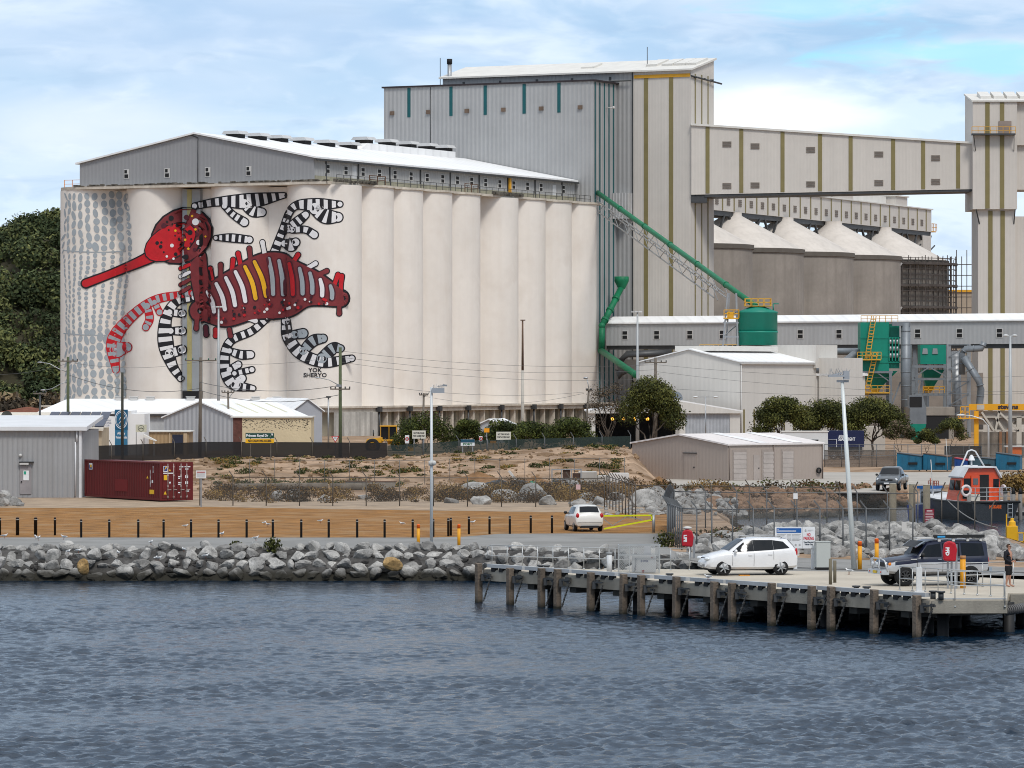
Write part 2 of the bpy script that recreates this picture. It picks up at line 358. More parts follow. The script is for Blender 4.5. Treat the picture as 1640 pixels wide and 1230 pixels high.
def leaves(blobs, per, size, seed=0, hollow=.55, flat=1.0, up=.0):
	"""blobs: (x,y,z,rx,ry,rz); returns small leaf quads spread through each blob's volume, thicker near its skin"""
	r = np.random.RandomState(seed); VV = []; MI = []
	tot = sum(b[3] * b[4] + b[4] * b[5] for b in blobs)
	for b in blobs:
		n = max(12, int(per * (b[3] * b[4] + b[4] * b[5]) / tot))
		d = r.normal(size=(n, 3)); d /= np.linalg.norm(d, axis=1)[:, None]
		rad = (hollow + (1 - hollow) * r.rand(n) ** .6) * (1 + .12 * r.normal(size=n))
		c = np.array(b[:3]) + d * rad[:, None] * np.array(b[3:6])
		nn = d + .8 * r.normal(size=(n, 3)) + np.array([0, 0, up]); nn /= np.linalg.norm(nn, axis=1)[:, None]
		t = np.cross(nn, r.normal(size=(n, 3))); t /= np.linalg.norm(t, axis=1)[:, None]; bt = np.cross(nn, t)
		s = size * (.6 + .8 * r.rand(n))[:, None]
		VV.append(np.stack([c - t * s, c - bt * s * .55, c + t * s, c + bt * s * .55], 1))
		base = r.choice(3, n, p=[.3, .45, .25]); MI.append(np.clip(base + r.choice([-1, 0, 0, 1]), 0, 2))
	v = np.concatenate(VV).reshape(-1, 3); f = np.arange(len(v)).reshape(-1, 4); return v, f, np.concatenate(MI)
def crown(name, blobs, per, size, mats, parent=None, seed=0, **k):
	v, f, mi = leaves(blobs, per, size, seed, **k); return np_mesh(name, v, f, mats, mi, parent)
def limb(mb, p, q, r0, r1, seed, wob=.12, n=5):
	rr = random.Random(seed); p, q = Vector(p), Vector(q); L = (q - p).length; pts = []
	for i in range(n + 1):
		t = i / n; o = Vector((rr.uniform(-1, 1), rr.uniform(-1, 1), rr.uniform(-.5, .5))) * wob * L * math.sin(math.pi * t); pts.append(p.lerp(q, t) + o)
	mb.tube(pts, [r0 + (r1 - r0) * i / n for i in range(n + 1)], 7); return pts
def tree(name, label, cat, loc, blobs, trunk_r, per, size, mats, group=None, seed=0, forks=3, fork_z=None, rz=0, hollow=.5, lean=0):
	t = thing(name, label, cat, loc, rz, group); mb = MB(); zc = min(b[2] - b[5] * .4 for b in blobs); fz = fork_z or zc * .55
	k0 = Vector((lean * fz, 0, fz)); limb(mb, (0, 0, -.1), k0, trunk_r, trunk_r * .75, seed, .06)
	big = sorted(blobs, key=lambda b: -b[3] * b[5])
	for i, b in enumerate(big[:max(forks, 2)]): limb(mb, k0, (b[0] * .85, b[1] * .85, b[2]), trunk_r * .6, trunk_r * .15, seed + i + 1, .1)
	mb.build('trunk', M_bark, t); crown('crown', blobs, per, size, mats, t, seed, hollow=hollow, up=.4); return t

def make_hill():
	xs = np.linspace(-230, -58, 44); ys = np.linspace(640, 900, 40); gx, gy = np.meshgrid(xs, ys)
	def hz(x, y):
		h = 33.5 * ss((y - 655) / 75) * (1 - .35 * np.clip((-79 - x) / 40, 0, 1))
		return h * np.clip((-58 - x) / 14, 0, 1) ** .5 - .3
	gz = hz(gx, gy); v = np.stack([gx, gy, gz], -1).reshape(-1, 3); n, k = len(ys), len(xs); i = np.arange(n * k).reshape(n, k)
	f = np.stack([i[:-1, :-1], i[:-1, 1:], i[1:, 1:], i[1:, :-1]], -1).reshape(-1, 4)
	o = np_mesh('hill', v, f, mat('hill_soil', (.045, .04, .022), 1, var=.4, vs=.2, bump=1, bs=.5), smooth=True); tag(o, kind='structure')
	r = random.Random(4); B = []
	for q in range(430):
		x = r.uniform(-120, -68); y = r.uniform(662, 775); z = float(hz(np.array(x), np.array(y)))
		if z < 2: continue
		s = r.uniform(1.4, 3.2); B.append((x, y, z + s * r.uniform(.2, 1.1), s * r.uniform(1, 1.35), s * 1.1, s * r.uniform(.7, 1.0)))
	fo = crown('forest', B, 190000, .34, [mat('forest_dark', (.03, .046, .016), .9, var=.3, vs=.1), mat('forest_mid', (.066, .085, .03), .9, var=.5, vs=.12), mat('forest_light', (.13, .14, .045), .9, var=.3, vs=.1)], None, 5, hollow=.6, up=.6); tag(fo, kind='stuff')
	B = [(x_ + r.uniform(-2, 2), r.uniform(640, 655), r.uniform(.5, 4.5), 2.2, 2, 1.5) for x_ in np.linspace(-92, -66, 34)]
	u = crown('scrub', B, 9000, .45, [M_grey[0], M_grey[1], mat('pale_scrub', (.26, .19, .11), .9, var=.3)], None, 9); tag(u, kind='stuff')
make_hill()
# ------------------------------------------------------------------ grain silo block (local x runs along the mural face, local y back along the right wall)
W0 = R(-27)
M_cream = mat('painted_concrete', (.80, .745, .685), .85, var=.05, vs=.12, streak=.12, dark=(.55, .46, .37), col2=(.72, .655, .59), c2s=.3, c2t=(.5, .8), bump=.15, bs=3)
M_slab = mat('weathered_slab', (.60, .54, .46), .9, var=.15, vs=.5, streak=.35, dark=(.2, .16, .12), bump=.5, bs=3)
M_rubble = mat('rubble_edge', (.16, .145, .12), 1, var=.6, vs=1.5, bump=2, bs=2)
M_gclad = mat('grey_cladding', (.37, .37, .37), .6, var=.06, vs=.2, rib=.72, ribd=.03, ribdark=.14, streak=.1)
M_gable = mat('grey_gable', (.285, .287, .297), .6, var=.05, vs=.2, rib=.6, ribd=.012, ribdark=.04)
M_wroof = mat('white_roof', (.82, .82, .82), .5, var=.05, vs=.15, rib=2.4, ribd=.02, ribdark=.12)
M_dark = mat('dark_void', (.012, .012, .013), .7, var=0)
M_frame = mat('pale_frame', (.55, .54, .52), .6, var=.05)
M_dsteel = mat('dark_steel', (.07, .072, .075), .5, .4, var=.2)
M_gsteel = mat('galvanised_steel', (.36, .37, .38), .45, .6, var=.15)
M_yel = mat('yellow_paint', (.66, .33, .02), .5, var=.1)
M_teal = mat('teal_sheet', (.008, .09, .10), .5, var=.1)
M_tanw = mat('tan_panel', (.36, .32, .24), .8, var=.1, vs=.5, streak=.3)
C4 = (-25.4, 575.0)
silo = thing('grain_silo_building', 'cream concrete grain silo block with a painted red and black mural', 'grain silos', (*C4, 0), W0)
ROW = [9.04, 17.6, 26.3, 34.9, 46.9, 55.7, 64.4, 72.9]
LEFT = [-36.4, -25.6, -12.0, 0.0]; RC = 5.05; ZT = 34.3
def build_silos():
	for k, (a, b) in enumerate([(a, 0) for a in LEFT] + [(0, d) for d in ROW]):
		mb = MB(); mb.lathe([(RC, 4.2), (RC, 12), (RC, 20), (RC, 28), (RC, ZT)], 72, (a, b, 0)); mb.build('silo_cell', M_cream, silo)
		if k >= 4 and k not in (8,):
			r = MB(); r.lathe([(RC - .4, ZT), (RC + .22, ZT), (RC + .22, ZT + .28), (RC - .4, ZT + .28)], 48, (a, b, 0), smooth=False); r.build('cell_rim', M_slab, silo)
	mb = MB(); mb.box(-40.5, 1.5, -2.2, 70, 4.2, ZT - .1); mb.build('inner_wall', M_cream, silo)
	mb = MB(); mb.box(-20.7, -17.9, -2.9, -2.1, 6.5, ZT - .2); mb.build('grey_pilaster', mat('grey_panel', (.33, .35, .365), .7, var=.08, vs=.3), silo)
	mb = MB(); mb.box(-19.9, -19.2, -2.98, -2.9, 6.5, ZT - .2); mb.build('ochre_stripe', mat('ochre', (.42, .37, .17), .7), silo)
	mb = MB(); mb.box(-20.7, -17.9, -2.9, -2.2, 4.6, 6.5); mb.build('doorway', M_dark, silo)
	# roof slab with its chipped edge
	mb = MB(); rr = random.Random(2); mb.prism([(-41.5, 0), (-41.2, -1.8), (-39.9, -3.7), (-38.2, -4.85), (-36.4, -5.25), (3.2, -5.25), (3.2, 0)], ZT + .02, ZT + .42); mb.box(-41.5, 4.2, 0, 78, ZT + .02, ZT + .34)
	mb.build('roof_slab', M_slab, silo)
	mb = MB()
	for q in range(150):
		x = rr.uniform(-37, 3); mb.box(x, x + rr.uniform(.2, .9), -5.3, -5.0, ZT + .42, ZT + .42 + rr.uniform(.05, .28))
	for q in range(110):
		y = rr.choice([rr.uniform(-5, 6.5), rr.uniform(41.5, 51)]); mb.box(4.0, 4.45, y, y + rr.uniform(.15, .6), ZT + .34, ZT + .34 + rr.uniform(.1, .45))
	tag(mb.build('crumbled_edge', M_rubble, silo), kind='stuff')
	# undercroft: ledge beam, columns, tan panels
	mb = MB(); mb.box(-41.6, 5.6, -5.6, 79, 3.7, 4.25); mb.box(-41.9, 5.9, -5.9, 79.3, 4.25, 4.5); mb.build('ledge_beam', M_slab, silo)
	mb = MB(); mb.box(-40, 4.6, -4.6, 77, 0, 3.7); mb.build('undercroft_wall', M_tanw, silo)
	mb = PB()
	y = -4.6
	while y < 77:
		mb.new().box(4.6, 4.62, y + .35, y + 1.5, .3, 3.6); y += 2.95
	mb.build('undercroft_shade_strip', mat('dark_tan', (.15, .135, .10), .85, var=.2), silo)  # shade on the undercroft wall, painted as strips of darker tan
	cb = PB()
	for i in range(26): cb.new().box(4.62, 5.3, -4.9 + i * 3.2, -4.55 + i * 3.2, 0, 3.7)
	cb.build('column', M_slab, silo)
	dp = PB()
	for y in (4.5, 13.2, 21.9, 30.6, 40.9, 51.2, 60, 68.6): d_ = dp.new(); d_.cyl((6.0, y, .2), (6.0, y, 4.0), .14, n=8); d_.box(5.75, 6.3, y - .35, y + .35, 3.7, 4.4)
	dp.build('rain_hopper', M_dsteel, silo)
	mb = MB(); mb.box(4.62, 5.9, -5.6, 4.4, 0, 3.7); mb.build('pale_base_wall', mat('mouldy_wall', (.5, .48, .44), .9, var=.2, vs=.3, streak=.8, dark=(.12, .11, .1)), silo)
	# roof gallery
	x0, x1, y0, y1, zb, ze, za = -37.1, .2, -3.3, 76.6, 34.7, 37.95, 41.6; xm = (x0 + x1) / 2
	mb = MB(); mb.prismy([(x0, zb), (x1, zb), (x1, ze), (xm, za), (x0, ze)], y0, y0 + .3); mb.build('gable_wall', M_gable, silo)
	mb = MB(); mb.box(x1 - .3, x1, y0 + .3, y1, zb + .9, ze); mb.box(x0, x0 + .3, y0 + .3, y1, zb, ze); mb.build('gallery_side_wall', M_gclad, silo)
	mb = MB(); mb.box(x1 - .1, x1 + .12, y0 + .3, y1, zb - .1, zb + .9); mb.build('gallery_plinth', mat('olive_plinth', (.31, .295, .22), .8, var=.15, streak=.3), silo)
	mb = MB(); s = (za - ze) / (x1 - xm); e = .55
	for sg in (-1, 1):
		xe = xm + sg * ((x1 - xm) + e); zz = ze - e * s
		mb.hexa([(xm, y0 - .35, za + .05), (xe, y0 - .35, zz + .05), (xe, y1, zz + .05), (xm, y1, za + .05), (xm, y0 - .35, za + .28), (xe, y0 - .35, zz + .28), (xe, y1, zz + .28), (xm, y1, za + .28)])
	mb.build('roof', M_wroof, silo)
	mb = MB()
	for y in range(0, 77, 9): mb.box(x1, x1 + .14, y - .1, y + .1, zb, ze - .3)
	mb.box(x1 + .5, x1 + .72, y0 - .3, y1, ze - .35, ze - .12); mb.build('gutter', M_dsteel, silo)
	mb = MB(); mb.cyl((xm + .5, y0 - .08, zb), (xm + .5, y0 - .08, za - .5), .06, n=6); mb.cyl((xm + .5, y0 - .08, za - .5), (xm - .6, y0 - .08, za - .1), .06, n=6); mb.build('cable_pipe', M_dsteel, silo)
	for (px, side) in [(212, 0), (280, 0), (347, 0), (414, 0)] + [(q, 1) for q in (0.5, 5.5, 10.3, 15, 19.5, 24.2, 29, 33.7, 38.2, 42.6, 47, 51.5, 56, 60.5, 65, 72.5)]:
		f = MB(); p = MB()
		if side == 0:
			t = (px - 520) / 10.35; a = t + .3
			f.box(a - .42, a + .42, y0 - .06, y0 - .003, 35.75, 37.05)
			p.box(a - .3, a + .3, y0 - .09, y0 - .061, 35.85, 36.35); p.box(a - .3, a + .1, y0 - .09, y0 - .061, 36.5, 36.95)
		else:
			y = px; f.box(x1 + .003, x1 + .06, y - .62, y + .62, 36.0, 37.25); p.box(x1 + .061, x1 + .09, y - .42, y + .42, 36.1, 36.55); p.box(x1 + .061, x1 + .09, y - .42, y + .42, 36.7, 37.15)
		fo = f.build('window', M_frame, silo); p.build('pane', M_dark, fo)
	for y in [5.5, 11.5, 17.5, 24, 31, 37.5]: roof_vent(silo, xm + 1.2, y, za - .1)
	for y in [43, 50, 56.5, 62.5, 68]: roof_vent(silo, xm + .2, y + 1, za + 1.0, 1.0)
	mb = MB(); mb.prismx([(40, za - .3), (43, za + 1.0), (70.5, za + 1.0), (70.5, za - .3)], xm - 4, xm + 1.4); mb.build('raised_ridge', M_wroof, silo)
	# walkway railing
	mb = MB(); rp = PB()
	for i in range(42): y = -3 + i * 1.9; mb.bar((3.6, y, ZT + .34), (3.6, y, ZT + 1.35), .06)
	for z in (.85, 1.35): mb.bar((3.6, -3, ZT + z), (3.6, 75, ZT + z), .06)
	for (ya, yb) in ((5, 9.5), (33, 37)):
		mb2 = rp.new()
		for z in (.7, 1.25): mb2.bar((4.2, ya, ZT + z + .3), (4.2, yb, ZT + z + .3), .1)
		for y in (ya, (ya + yb) / 2, yb): mb2.bar((4.2, y, ZT + .3), (4.2, y, ZT + 1.6), .1)
	mb.build('walkway_railing', M_dsteel, silo); rp.build('rusty_railing', mat('rusty_steel', (.12, .07, .045), .8, var=.3), silo)
	mb = MB()
	for x in (-40.2, -38.9, -37.6): mb.bar((x, -2.4, ZT + .4), (x, -2.4, ZT + 1.5), .07)
	for z in (.95, 1.5): mb.bar((-40.2, -2.4, ZT + z), (-37.6, -2.4, ZT + z), .06)
	mb.build('orange_railing', mat('orange_paint', (.75, .3, .08), .6), silo)
	mb = MB(); mb.box(x1 + .1, x1 + .3, 54.2, 54.8, zb, ze - .4); mb.build('yellow_pipe', M_yel, silo)
	mb = MB(); mb.box(x1, x1 + .05, 7.3, 8.5, zb + .9, 37.4); mb.box(x1, x1 + .05, 69, 70, zb + .9, 37.2); mb.build('gallery_door', mat('pale_door', (.52, .53, .54), .5), silo)
def roof_vent(parent, x, y, z, s=1.0):
	mb = MB(); mb.box(x - 1.0 * s, x + 1.0 * s, y - .9 * s, y + .9 * s, z, z + .55 * s, 1); mb.prismy([(x - 1.5 * s, z + .5 * s), (x + 1.5 * s, z + .5 * s), (x + 1.1 * s, z + .95 * s), (x - 1.1 * s, z + .95 * s)], y - 1.3 * s, y + 1.3 * s, 0)
	mb.build('roof_vent', [mat('vent_cap', (.5, .5, .5), .6, var=.1), M_dark], parent)
build_silos()

# ------------------------------------------------------------------ mural: a plain stand-in pattern of ribbons, spots and bars, painted on the curved cells
def face_out(a):
	h = 2.25
	for c in LEFT:
		d = abs(a - c)
		if d < RC: h = max(h, math.sqrt(RC * RC - d * d))
	if -20.75 < a < -17.85: h = max(h, 3.0)
	return h
def a_of(px):
	lo, hi = -44., 8.
	for _ in range(40):
		a = (lo + hi) / 2; X = C4[0] + a * math.cos(W0) - face_out(a) * .454 * 1; Y = C4[1] + a * math.sin(W0) - face_out(a) * .891
		if 820 + X * F / Y < px: lo = a
		else: hi = a
	return (lo + hi) / 2
A_TAB = [(p, a_of(p)) for p in range(96, 590, 2)]
AP = np.array([p for p, a in A_TAB]); AA = np.array([a for p, a in A_TAB])
def mpt(px, py, off):
	a = float(np.interp(px, AP, AA)); h = face_out(a); Y = C4[1] + a * math.sin(W0) - h * .891
	return (a, -(h + off), Z_(py, Y))
PAL = dict(k=0, w=1, g=2, r=3, m=4, y=5, d=6)
mural = MB()
def catmull(pts, n=10):
	P = [np.array(p, float) for p in pts]; P = [2 * P[0] - P[1]] + P + [2 * P[-1] - P[-2]]; out = []
	for i in range(1, len(P) - 2):
		for t in np.linspace(0, 1, n, endpoint=False):
			a, b, c, d = P[i - 1:i + 3]; out.append(.5 * (2 * b + (c - a) * t + (2 * a - 5 * b + 4 * c - d) * t * t + (3 * b - a - 3 * c + d) * t ** 3))
	out.append(P[-2]); return out
def strip(samples, cols, seg, off, grow=0, slant=0):
	"""samples: (px,py,width). Swept band, colour changes every seg pixels"""
	S = [np.array(s[:2]) for s in samples]; Wd = [s[2] + grow for s in samples]; acc = 0; rows = []
	nw = max(2, int(max(Wd) / 4)); lens = [0]
	for i in range(1, len(S)): lens.append(lens[-1] + float(np.linalg.norm(S[i] - S[i - 1])))
	for i in range(len(S)):
		d = S[min(i + 1, len(S) - 1)] - S[max(i - 1, 0)]; d = d / (np.linalg.norm(d) + 1e-9); n = np.array([-d[1], d[0]])
		rows.append([S[i] + n * Wd[i] * (j / nw - .5) for j in range(nw + 1)])
	vs = [mpt(p[0], p[1], off) for r in rows for p in r]; k = nw + 1
	for c in set(cols):
		fs = [(i * k + j, i * k + j + 1, i * k + k + j + 1, i * k + k + j) for i in range(len(S) - 1) for j in range(nw) if cols[int((lens[i] + slant * (j / nw) * Wd[i]) / seg) % len(cols)] == c]
		mural.add(vs, fs, PAL[c])
def ribbon(pts, cols='kw', seg=6, off=.06, border='k', bw=4, slant=0):
	n = 14; sm = catmull(pts, n); e0, e1 = np.array(sm[0]), np.array(sm[-1])
	L = sum(float(np.linalg.norm(sm[i + 1][:2] - sm[i][:2])) for i in range(len(sm) - 1)); m = max(8, int(L / 1.6))
	t = np.linspace(0, len(sm) - 1, m); sm = [sm[int(q)] * (1 - q % 1) + sm[min(int(q) + 1, len(sm) - 1)] * (q % 1) for q in t]
	if border:
		strip(sm, border, 1e9, off, bw)
		for e in (sm[0], sm[-1]): disc(e[0], e[1], (e[2] + bw) / 2, (e[2] + bw) / 2, border, off + .004)
	for e in (sm[0], sm[-1]): disc(e[0], e[1], e[2] / 2, e[2] / 2, cols[-1] if len(cols) > 1 else cols, off + .035)
	strip(sm, cols, seg, off + .03, 0, slant)
def disc(px, py, rx, ry, c, off, rot=0, n=18):
	rings = max(1, int(max(rx, ry) / 5)); vs = [mpt(px, py, off)]; fs = []; ca, sa = math.cos(rot), math.sin(rot)
	for q in range(1, rings + 1):
		for k in range(n):
			t = 2 * math.pi * k / n; u, w = rx * q / rings * math.cos(t), ry * q / rings * math.sin(t); vs.append(mpt(px + u * ca - w * sa, py + u * sa + w * ca, off))
	for k in range(n):
		k2 = (k + 1) % n; fs.append((0, 1 + k, 1 + k2))
		for q in range(rings - 1): fs.append((1 + q * n + k, 1 + (q + 1) * n + k, 1 + (q + 1) * n + k2, 1 + q * n + k2))
	mural.add(vs, fs, PAL[c])
def paint():
	rr = random.Random(12)
	# grey leaf-shaped spots in wavering columns on the first cell
	xs = [105, 111, 119, 128.5, 139.5, 151.5, 164.5, 177, 189.5, 201.5]
	for i, x in enumerate(xs):
		y = 306 + rr.uniform(0, 6); w = [1.6, 2.4, 3.2, 4.2, 4.8, 5.2, 5.4, 5.4, 5.0, 4.2][i]
		while y < 634:
			fine = 395 < y < 520; h = rr.uniform(5.0, 8.5) if fine else rr.uniform(9, 15)
			dx = (i - 2) * .9 * math.sin((y - 300) / 52.) + (math.sin(y / 23. + i) * 1.2)
			disc(x + dx + rr.uniform(-1, 1), y + h / 2, w * (.66 if fine else .95) * rr.uniform(.75, 1.1), h * .53, 'g', .05, rr.uniform(-.35, .35) + (i - 4) * .06 * math.cos(y / 40.)); y += h + rr.uniform(.5, 2.2)
	for yy in (401, 534): strip([(102 + q * 4, yy + 3 * math.sin(q / 9.), 1.6) for q in range(27)], 'g', 1e9, .052)
	# striped ribbons
	ribbon([(312, 330, 8), (352, 323, 12), (400, 322, 22), (455, 313, 7)], 'kw', 6.5)
	for p in ([(360, 330, 8), (374, 344, 9), (392, 356, 12)], [(392, 326, 14), (406, 338, 16), (420, 340, 12)], [(346, 381, 6), (370, 381, 11), (400, 384, 10)]): ribbon(p, 'kw', 5)
	ribbon([(437, 412, 12), (452, 372, 10), (470, 332, 10), (505, 328, 18), (545, 327, 8)], 'kw', 6.5)
	for p in ([(505, 334, 18), (522, 346, 22), (542, 348, 14)], [(462, 366, 12), (478, 354, 13), (490, 344, 10)], [(468, 368, 9), (490, 368, 9), (504, 376, 11)], [(456, 390, 10), (466, 392, 20), (474, 388, 12)]): ribbon(p, 'kw', 6)
	ribbon([(312, 476, 9), (282, 484, 12), (266, 512, 16), (266, 550, 22), (276, 584, 14), (290, 606, 9)], 'kw', 7)
	for p in ([(272, 500, 9), (292, 502, 11)], [(274, 530, 9), (292, 530, 12)], [(272, 566, 14), (292, 560, 13)]): ribbon(p, 'kw', 6)
	ribbon([(430, 508, 9), (404, 530, 10), (368, 548, 11), (360, 584, 14), (372, 614, 15), (406, 622, 7)], 'kw', 6.5)
	for p in ([(368, 562, 8), (386, 568, 12), (402, 568, 11)], [(368, 592, 9), (382, 584, 10)], [(376, 598, 7), (404, 592, 8)], [(378, 616, 16), (388, 606, 12)]): ribbon(p, 'kw', 5.5)
	ribbon([(458, 514, 12), (462, 540, 16), (482, 566, 17), (520, 580, 15), (564, 574, 9)], 'kw', 7)
	for p in ([(472, 536, 12), (486, 534, 14)], [(486, 562, 13), (502, 546, 16), (518, 542, 12)], [(516, 574, 16), (534, 558, 16), (546, 558, 10)]): ribbon(p, 'kg', 6)
	ribbon([(310, 470, 9), (250, 480, 12), (206, 512, 15), (182, 548, 20), (186, 592, 10)], 'rg', 6, border='r', bw=3)
	for p in ([(236, 490, 10), (240, 510, 11), (234, 524, 10)], [(248, 484, 8), (256, 500, 9)], [(188, 560, 24), (204, 556, 14)]): ribbon(p, 'rg', 5, border='r', bw=3)
	# red tapering bar with yellow ticks, ending in a spotted oval
	ribbon([(138, 454, 12), (180, 438, 11), (230, 417, 15), (258, 402, 22)], 'r', 1e9, .10, bw=5)
	disc(292, 378, 53, 44, 'k', .15, -.55); disc(292, 378, 50, 41, 'm', .17, -.55); disc(274, 388, 46, 27, 'k', .19, -.5); disc(274, 388, 44, 25, 'r', .21, -.5)
	sp = []
	for q in range(200):
		x, y = 278 + rr.uniform(-48, 58), 380 + rr.uniform(-44, 44); e = rr.choice([1.6, 2, 3, 4.2, 5.5])
		if ((x - 292) * .85 - (y - 378) * .52) ** 2 / 43 ** 2 + ((x - 292) * .52 + (y - 378) * .85) ** 2 / 34 ** 2 > 1: continue
		if any(math.hypot(x - a, y - b) < e + c + 1.5 for a, b, c in sp): continue
		sp.append((x, y, e)); disc(x, y, e, e, rr.choice('kkdwwy' if e < 5.6 else 'kd'), .24)
	ribbon([(318, 412, 26), (320, 440, 28), (330, 478, 34)], 'm', 1e9, .10)
	for q in range(4): ribbon([(304, 424 + q * 12, 5), (290, 430 + q * 13, 6)], 'rwmm'[q], 1e9, .10, bw=2)
	# barred maroon body
	body = [(322, 498, 34), (352, 488, 74), (392, 470, 88), (432, 458, 106), (462, 460, 96), (500, 462, 58), (546, 478, 26)]
	ribbon(body, 'm', 1e9, .10, bw=6)
	for q in range(13):
		t = (q + .5) / 13; x = 332 + t * 208; w = float(np.interp(x, [b[0] for b in body], [b[2] for b in body])); yc = float(np.interp(x, [b[0] for b in body], [b[1] for b in body]))
		c = 'wwwwyyggrggwg'[q]; tl = .28 if t < .5 else .1
		ribbon([(x - tl * w * .4, yc - w * .42, 5.5), (x + 1, yc - w * .15, 7), (x + tl * w * .25, yc + w * .12, 6.5)], c, 1e9, .17, border='d', bw=4)
	for q in range(70):
		x = rr.uniform(326, 530); w = float(np.interp(x, [b[0] for b in body], [b[2] for b in body])); yc = float(np.interp(x, [b[0] for b in body], [b[1] for b in body]))
		e = rr.uniform(1, 2.6); disc(x, yc + w * rr.uniform(.2, .42), e, e, rr.choice('kdwrd'), .25)
	for (x, y, dx, dy, c) in [(340, 446, -3, -16, 'r'), (354, 442, 0, -18, 'm'), (372, 436, 2, -20, 'r'), (386, 424, -4, -18, 'r'), (402, 414, -2, -16, 'm'), (424, 404, -3, -16, 'w'), (470, 420, 8, -12, 'r'), (492, 430, 14, -8, 'w'), (510, 440, 14, -6, 'm'), (534, 462, 8, -22, 'r'), (546, 468, 2, -26, 'r'), (544, 486, 0, 16, 'm'),
                           (316, 512, -1, 14, 'm'), (330, 524, 1, 12, 'd'), (346, 528, 0, 10, 'r'), (368, 528, 2, 10, 'm'), (398, 510, 12, 4, 'w')]:
		ribbon([(x, y, 7), (x + dx * .5, y + dy * .5, 6.5), (x + dx, y + dy, 7.5)], c, 1e9, .09, bw=3)
paint()
for i, (s, yy) in enumerate((('YOK', 593), ('SHERYO', 601))):
	tm = MB(); text_geo(tm, s, 1, (0, 0, 0), (1, 0, 0), (0, 1, 0), bold=.02)
	mural.add([mpt(505 + v[0] * 10.2, yy - v[1] * 9.2, .06) for v in tm.v], tm.f, 0)
mural.build('mural', [mat('mural_black', (.012, .012, .016), .7, var=0), mat('mural_white', (.76, .75, .76), .7, var=.05), mat('mural_grey', (.34, .38, .41), .7, var=.06), mat('mural_red', (.52, .012, .02), .7, var=.1, vs=1), mat('mural_maroon', (.20, .03, .035), .7, var=.15, vs=1), mat('mural_yellow', (.80, .44, .02), .7), mat('mural_deep', (.085, .014, .025), .7)], silo, fix=False)

# ------------------------------------------------------------------ headhouse, elevator tower (same axes as the silos)
def local_thing(name, label, cat, lx, ly):
	c, s = math.cos(W0), math.sin(W0); return thing(name, label, cat, (C4[0] + lx * c - ly * s, C4[1] + lx * s + ly * c, 0), W0)
def headhouse():
	t = local_thing('headhouse', 'tall flat roofed grey metal headhouse behind the silo roof gallery', 'industrial building', 3.2, 76.8)
	mb = MB(); mb.box(-36.1, 0, 0, 8, 0, 53.1); mb.build('wall', M_gclad, t)
	mb = MB(); mb.box(-36.4, .35, -.25, 8.3, 53.1, 53.35); mb.build('parapet_cap', mat('dark_cap', (.03, .022, .025), .6), t)
	mb = PB()
	for px in (658, 725, 779, 840, 894):
		x = (px - 947) / 9.12; mb.new().box(x - .27, x + .27, -.06, 0, 48.5, 53.0)
	for i in range(5):
		y = .55 + i * 1.6; mb.new().box(0, .07, y - .16, y + .16, 2, 53.0)
	mb.build('teal_stripe', M_teal, t)
	for px in (632, 690, 751, 808, 867, 927):
		x = (px - 947) / 9.1; v = MB(); v.box(x - .35, x + .35, -.25, 0, 48.9, 49.5); v.build('wall_vent', mat('rusty_vent', (.16, .11, .08), .8, var=.3), t)
	mb = MB(); mb.cyl((0.05, 4.3, 49.3), (1.2, 4.3, 49.3), .07, n=6); mb.ball((1.3, 4.3, 49.3), .22, 6); mb.build('wall_lamp', M_frame, t)
	mb = MB(); mb.box(.07, 2.6, 6.5, 10.5, 32.5, 36.4); mb.build('hoist_box', mat('pale_clad', (.46, .46, .46), .6, rib=.5), t)
	mb = MB(); mb.cyl((-27.9, -.06, 38), (-27.9, -.06, 53), .06, n=6); mb.build('downpipe', M_dsteel, t)
headhouse()
M_white = mat('offwhite_cladding', (.58, .54, .495), .6, var=.06, vs=.1, rib=.5, ribd=.006, ribdark=.03, streak=.10)
M_olive_s = mat('olive_stripe', (.21, .175, .075), .65, var=.08)
M_roofw = mat('offwhite_roof', (.66, .64, .6), .6, var=.06)
def louvre(parent, x, y, z, w, h, ax='x', name='louvre'):
	mb = MB(); n = 4
	if ax == 'x':
		mb.box(x - w / 2, x + w / 2, y - .05, y, z - h / 2, z + h / 2, 1)
		for i in range(n): mb.box(x - w / 2 + .06, x + w / 2 - .06, y - .12, y - .055, z - h / 2 + h * (i + .15) / n, z - h / 2 + h * (i + .7) / n, 0)
	else:
		mb.box(x, x + .05, y - w / 2, y + w / 2, z - h / 2, z + h / 2, 1)
		for i in range(n): mb.box(x + .055, x + .12, y - w / 2 + .06, y + w / 2 - .06, z - h / 2 + h * (i + .15) / n, z - h / 2 + h * (i + .7) / n, 0)
	return mb.build(name, [mat('louvre_blade', (.17, .14, .12), .7), mat('louvre_frame', (.42, .38, .33), .7)], parent)
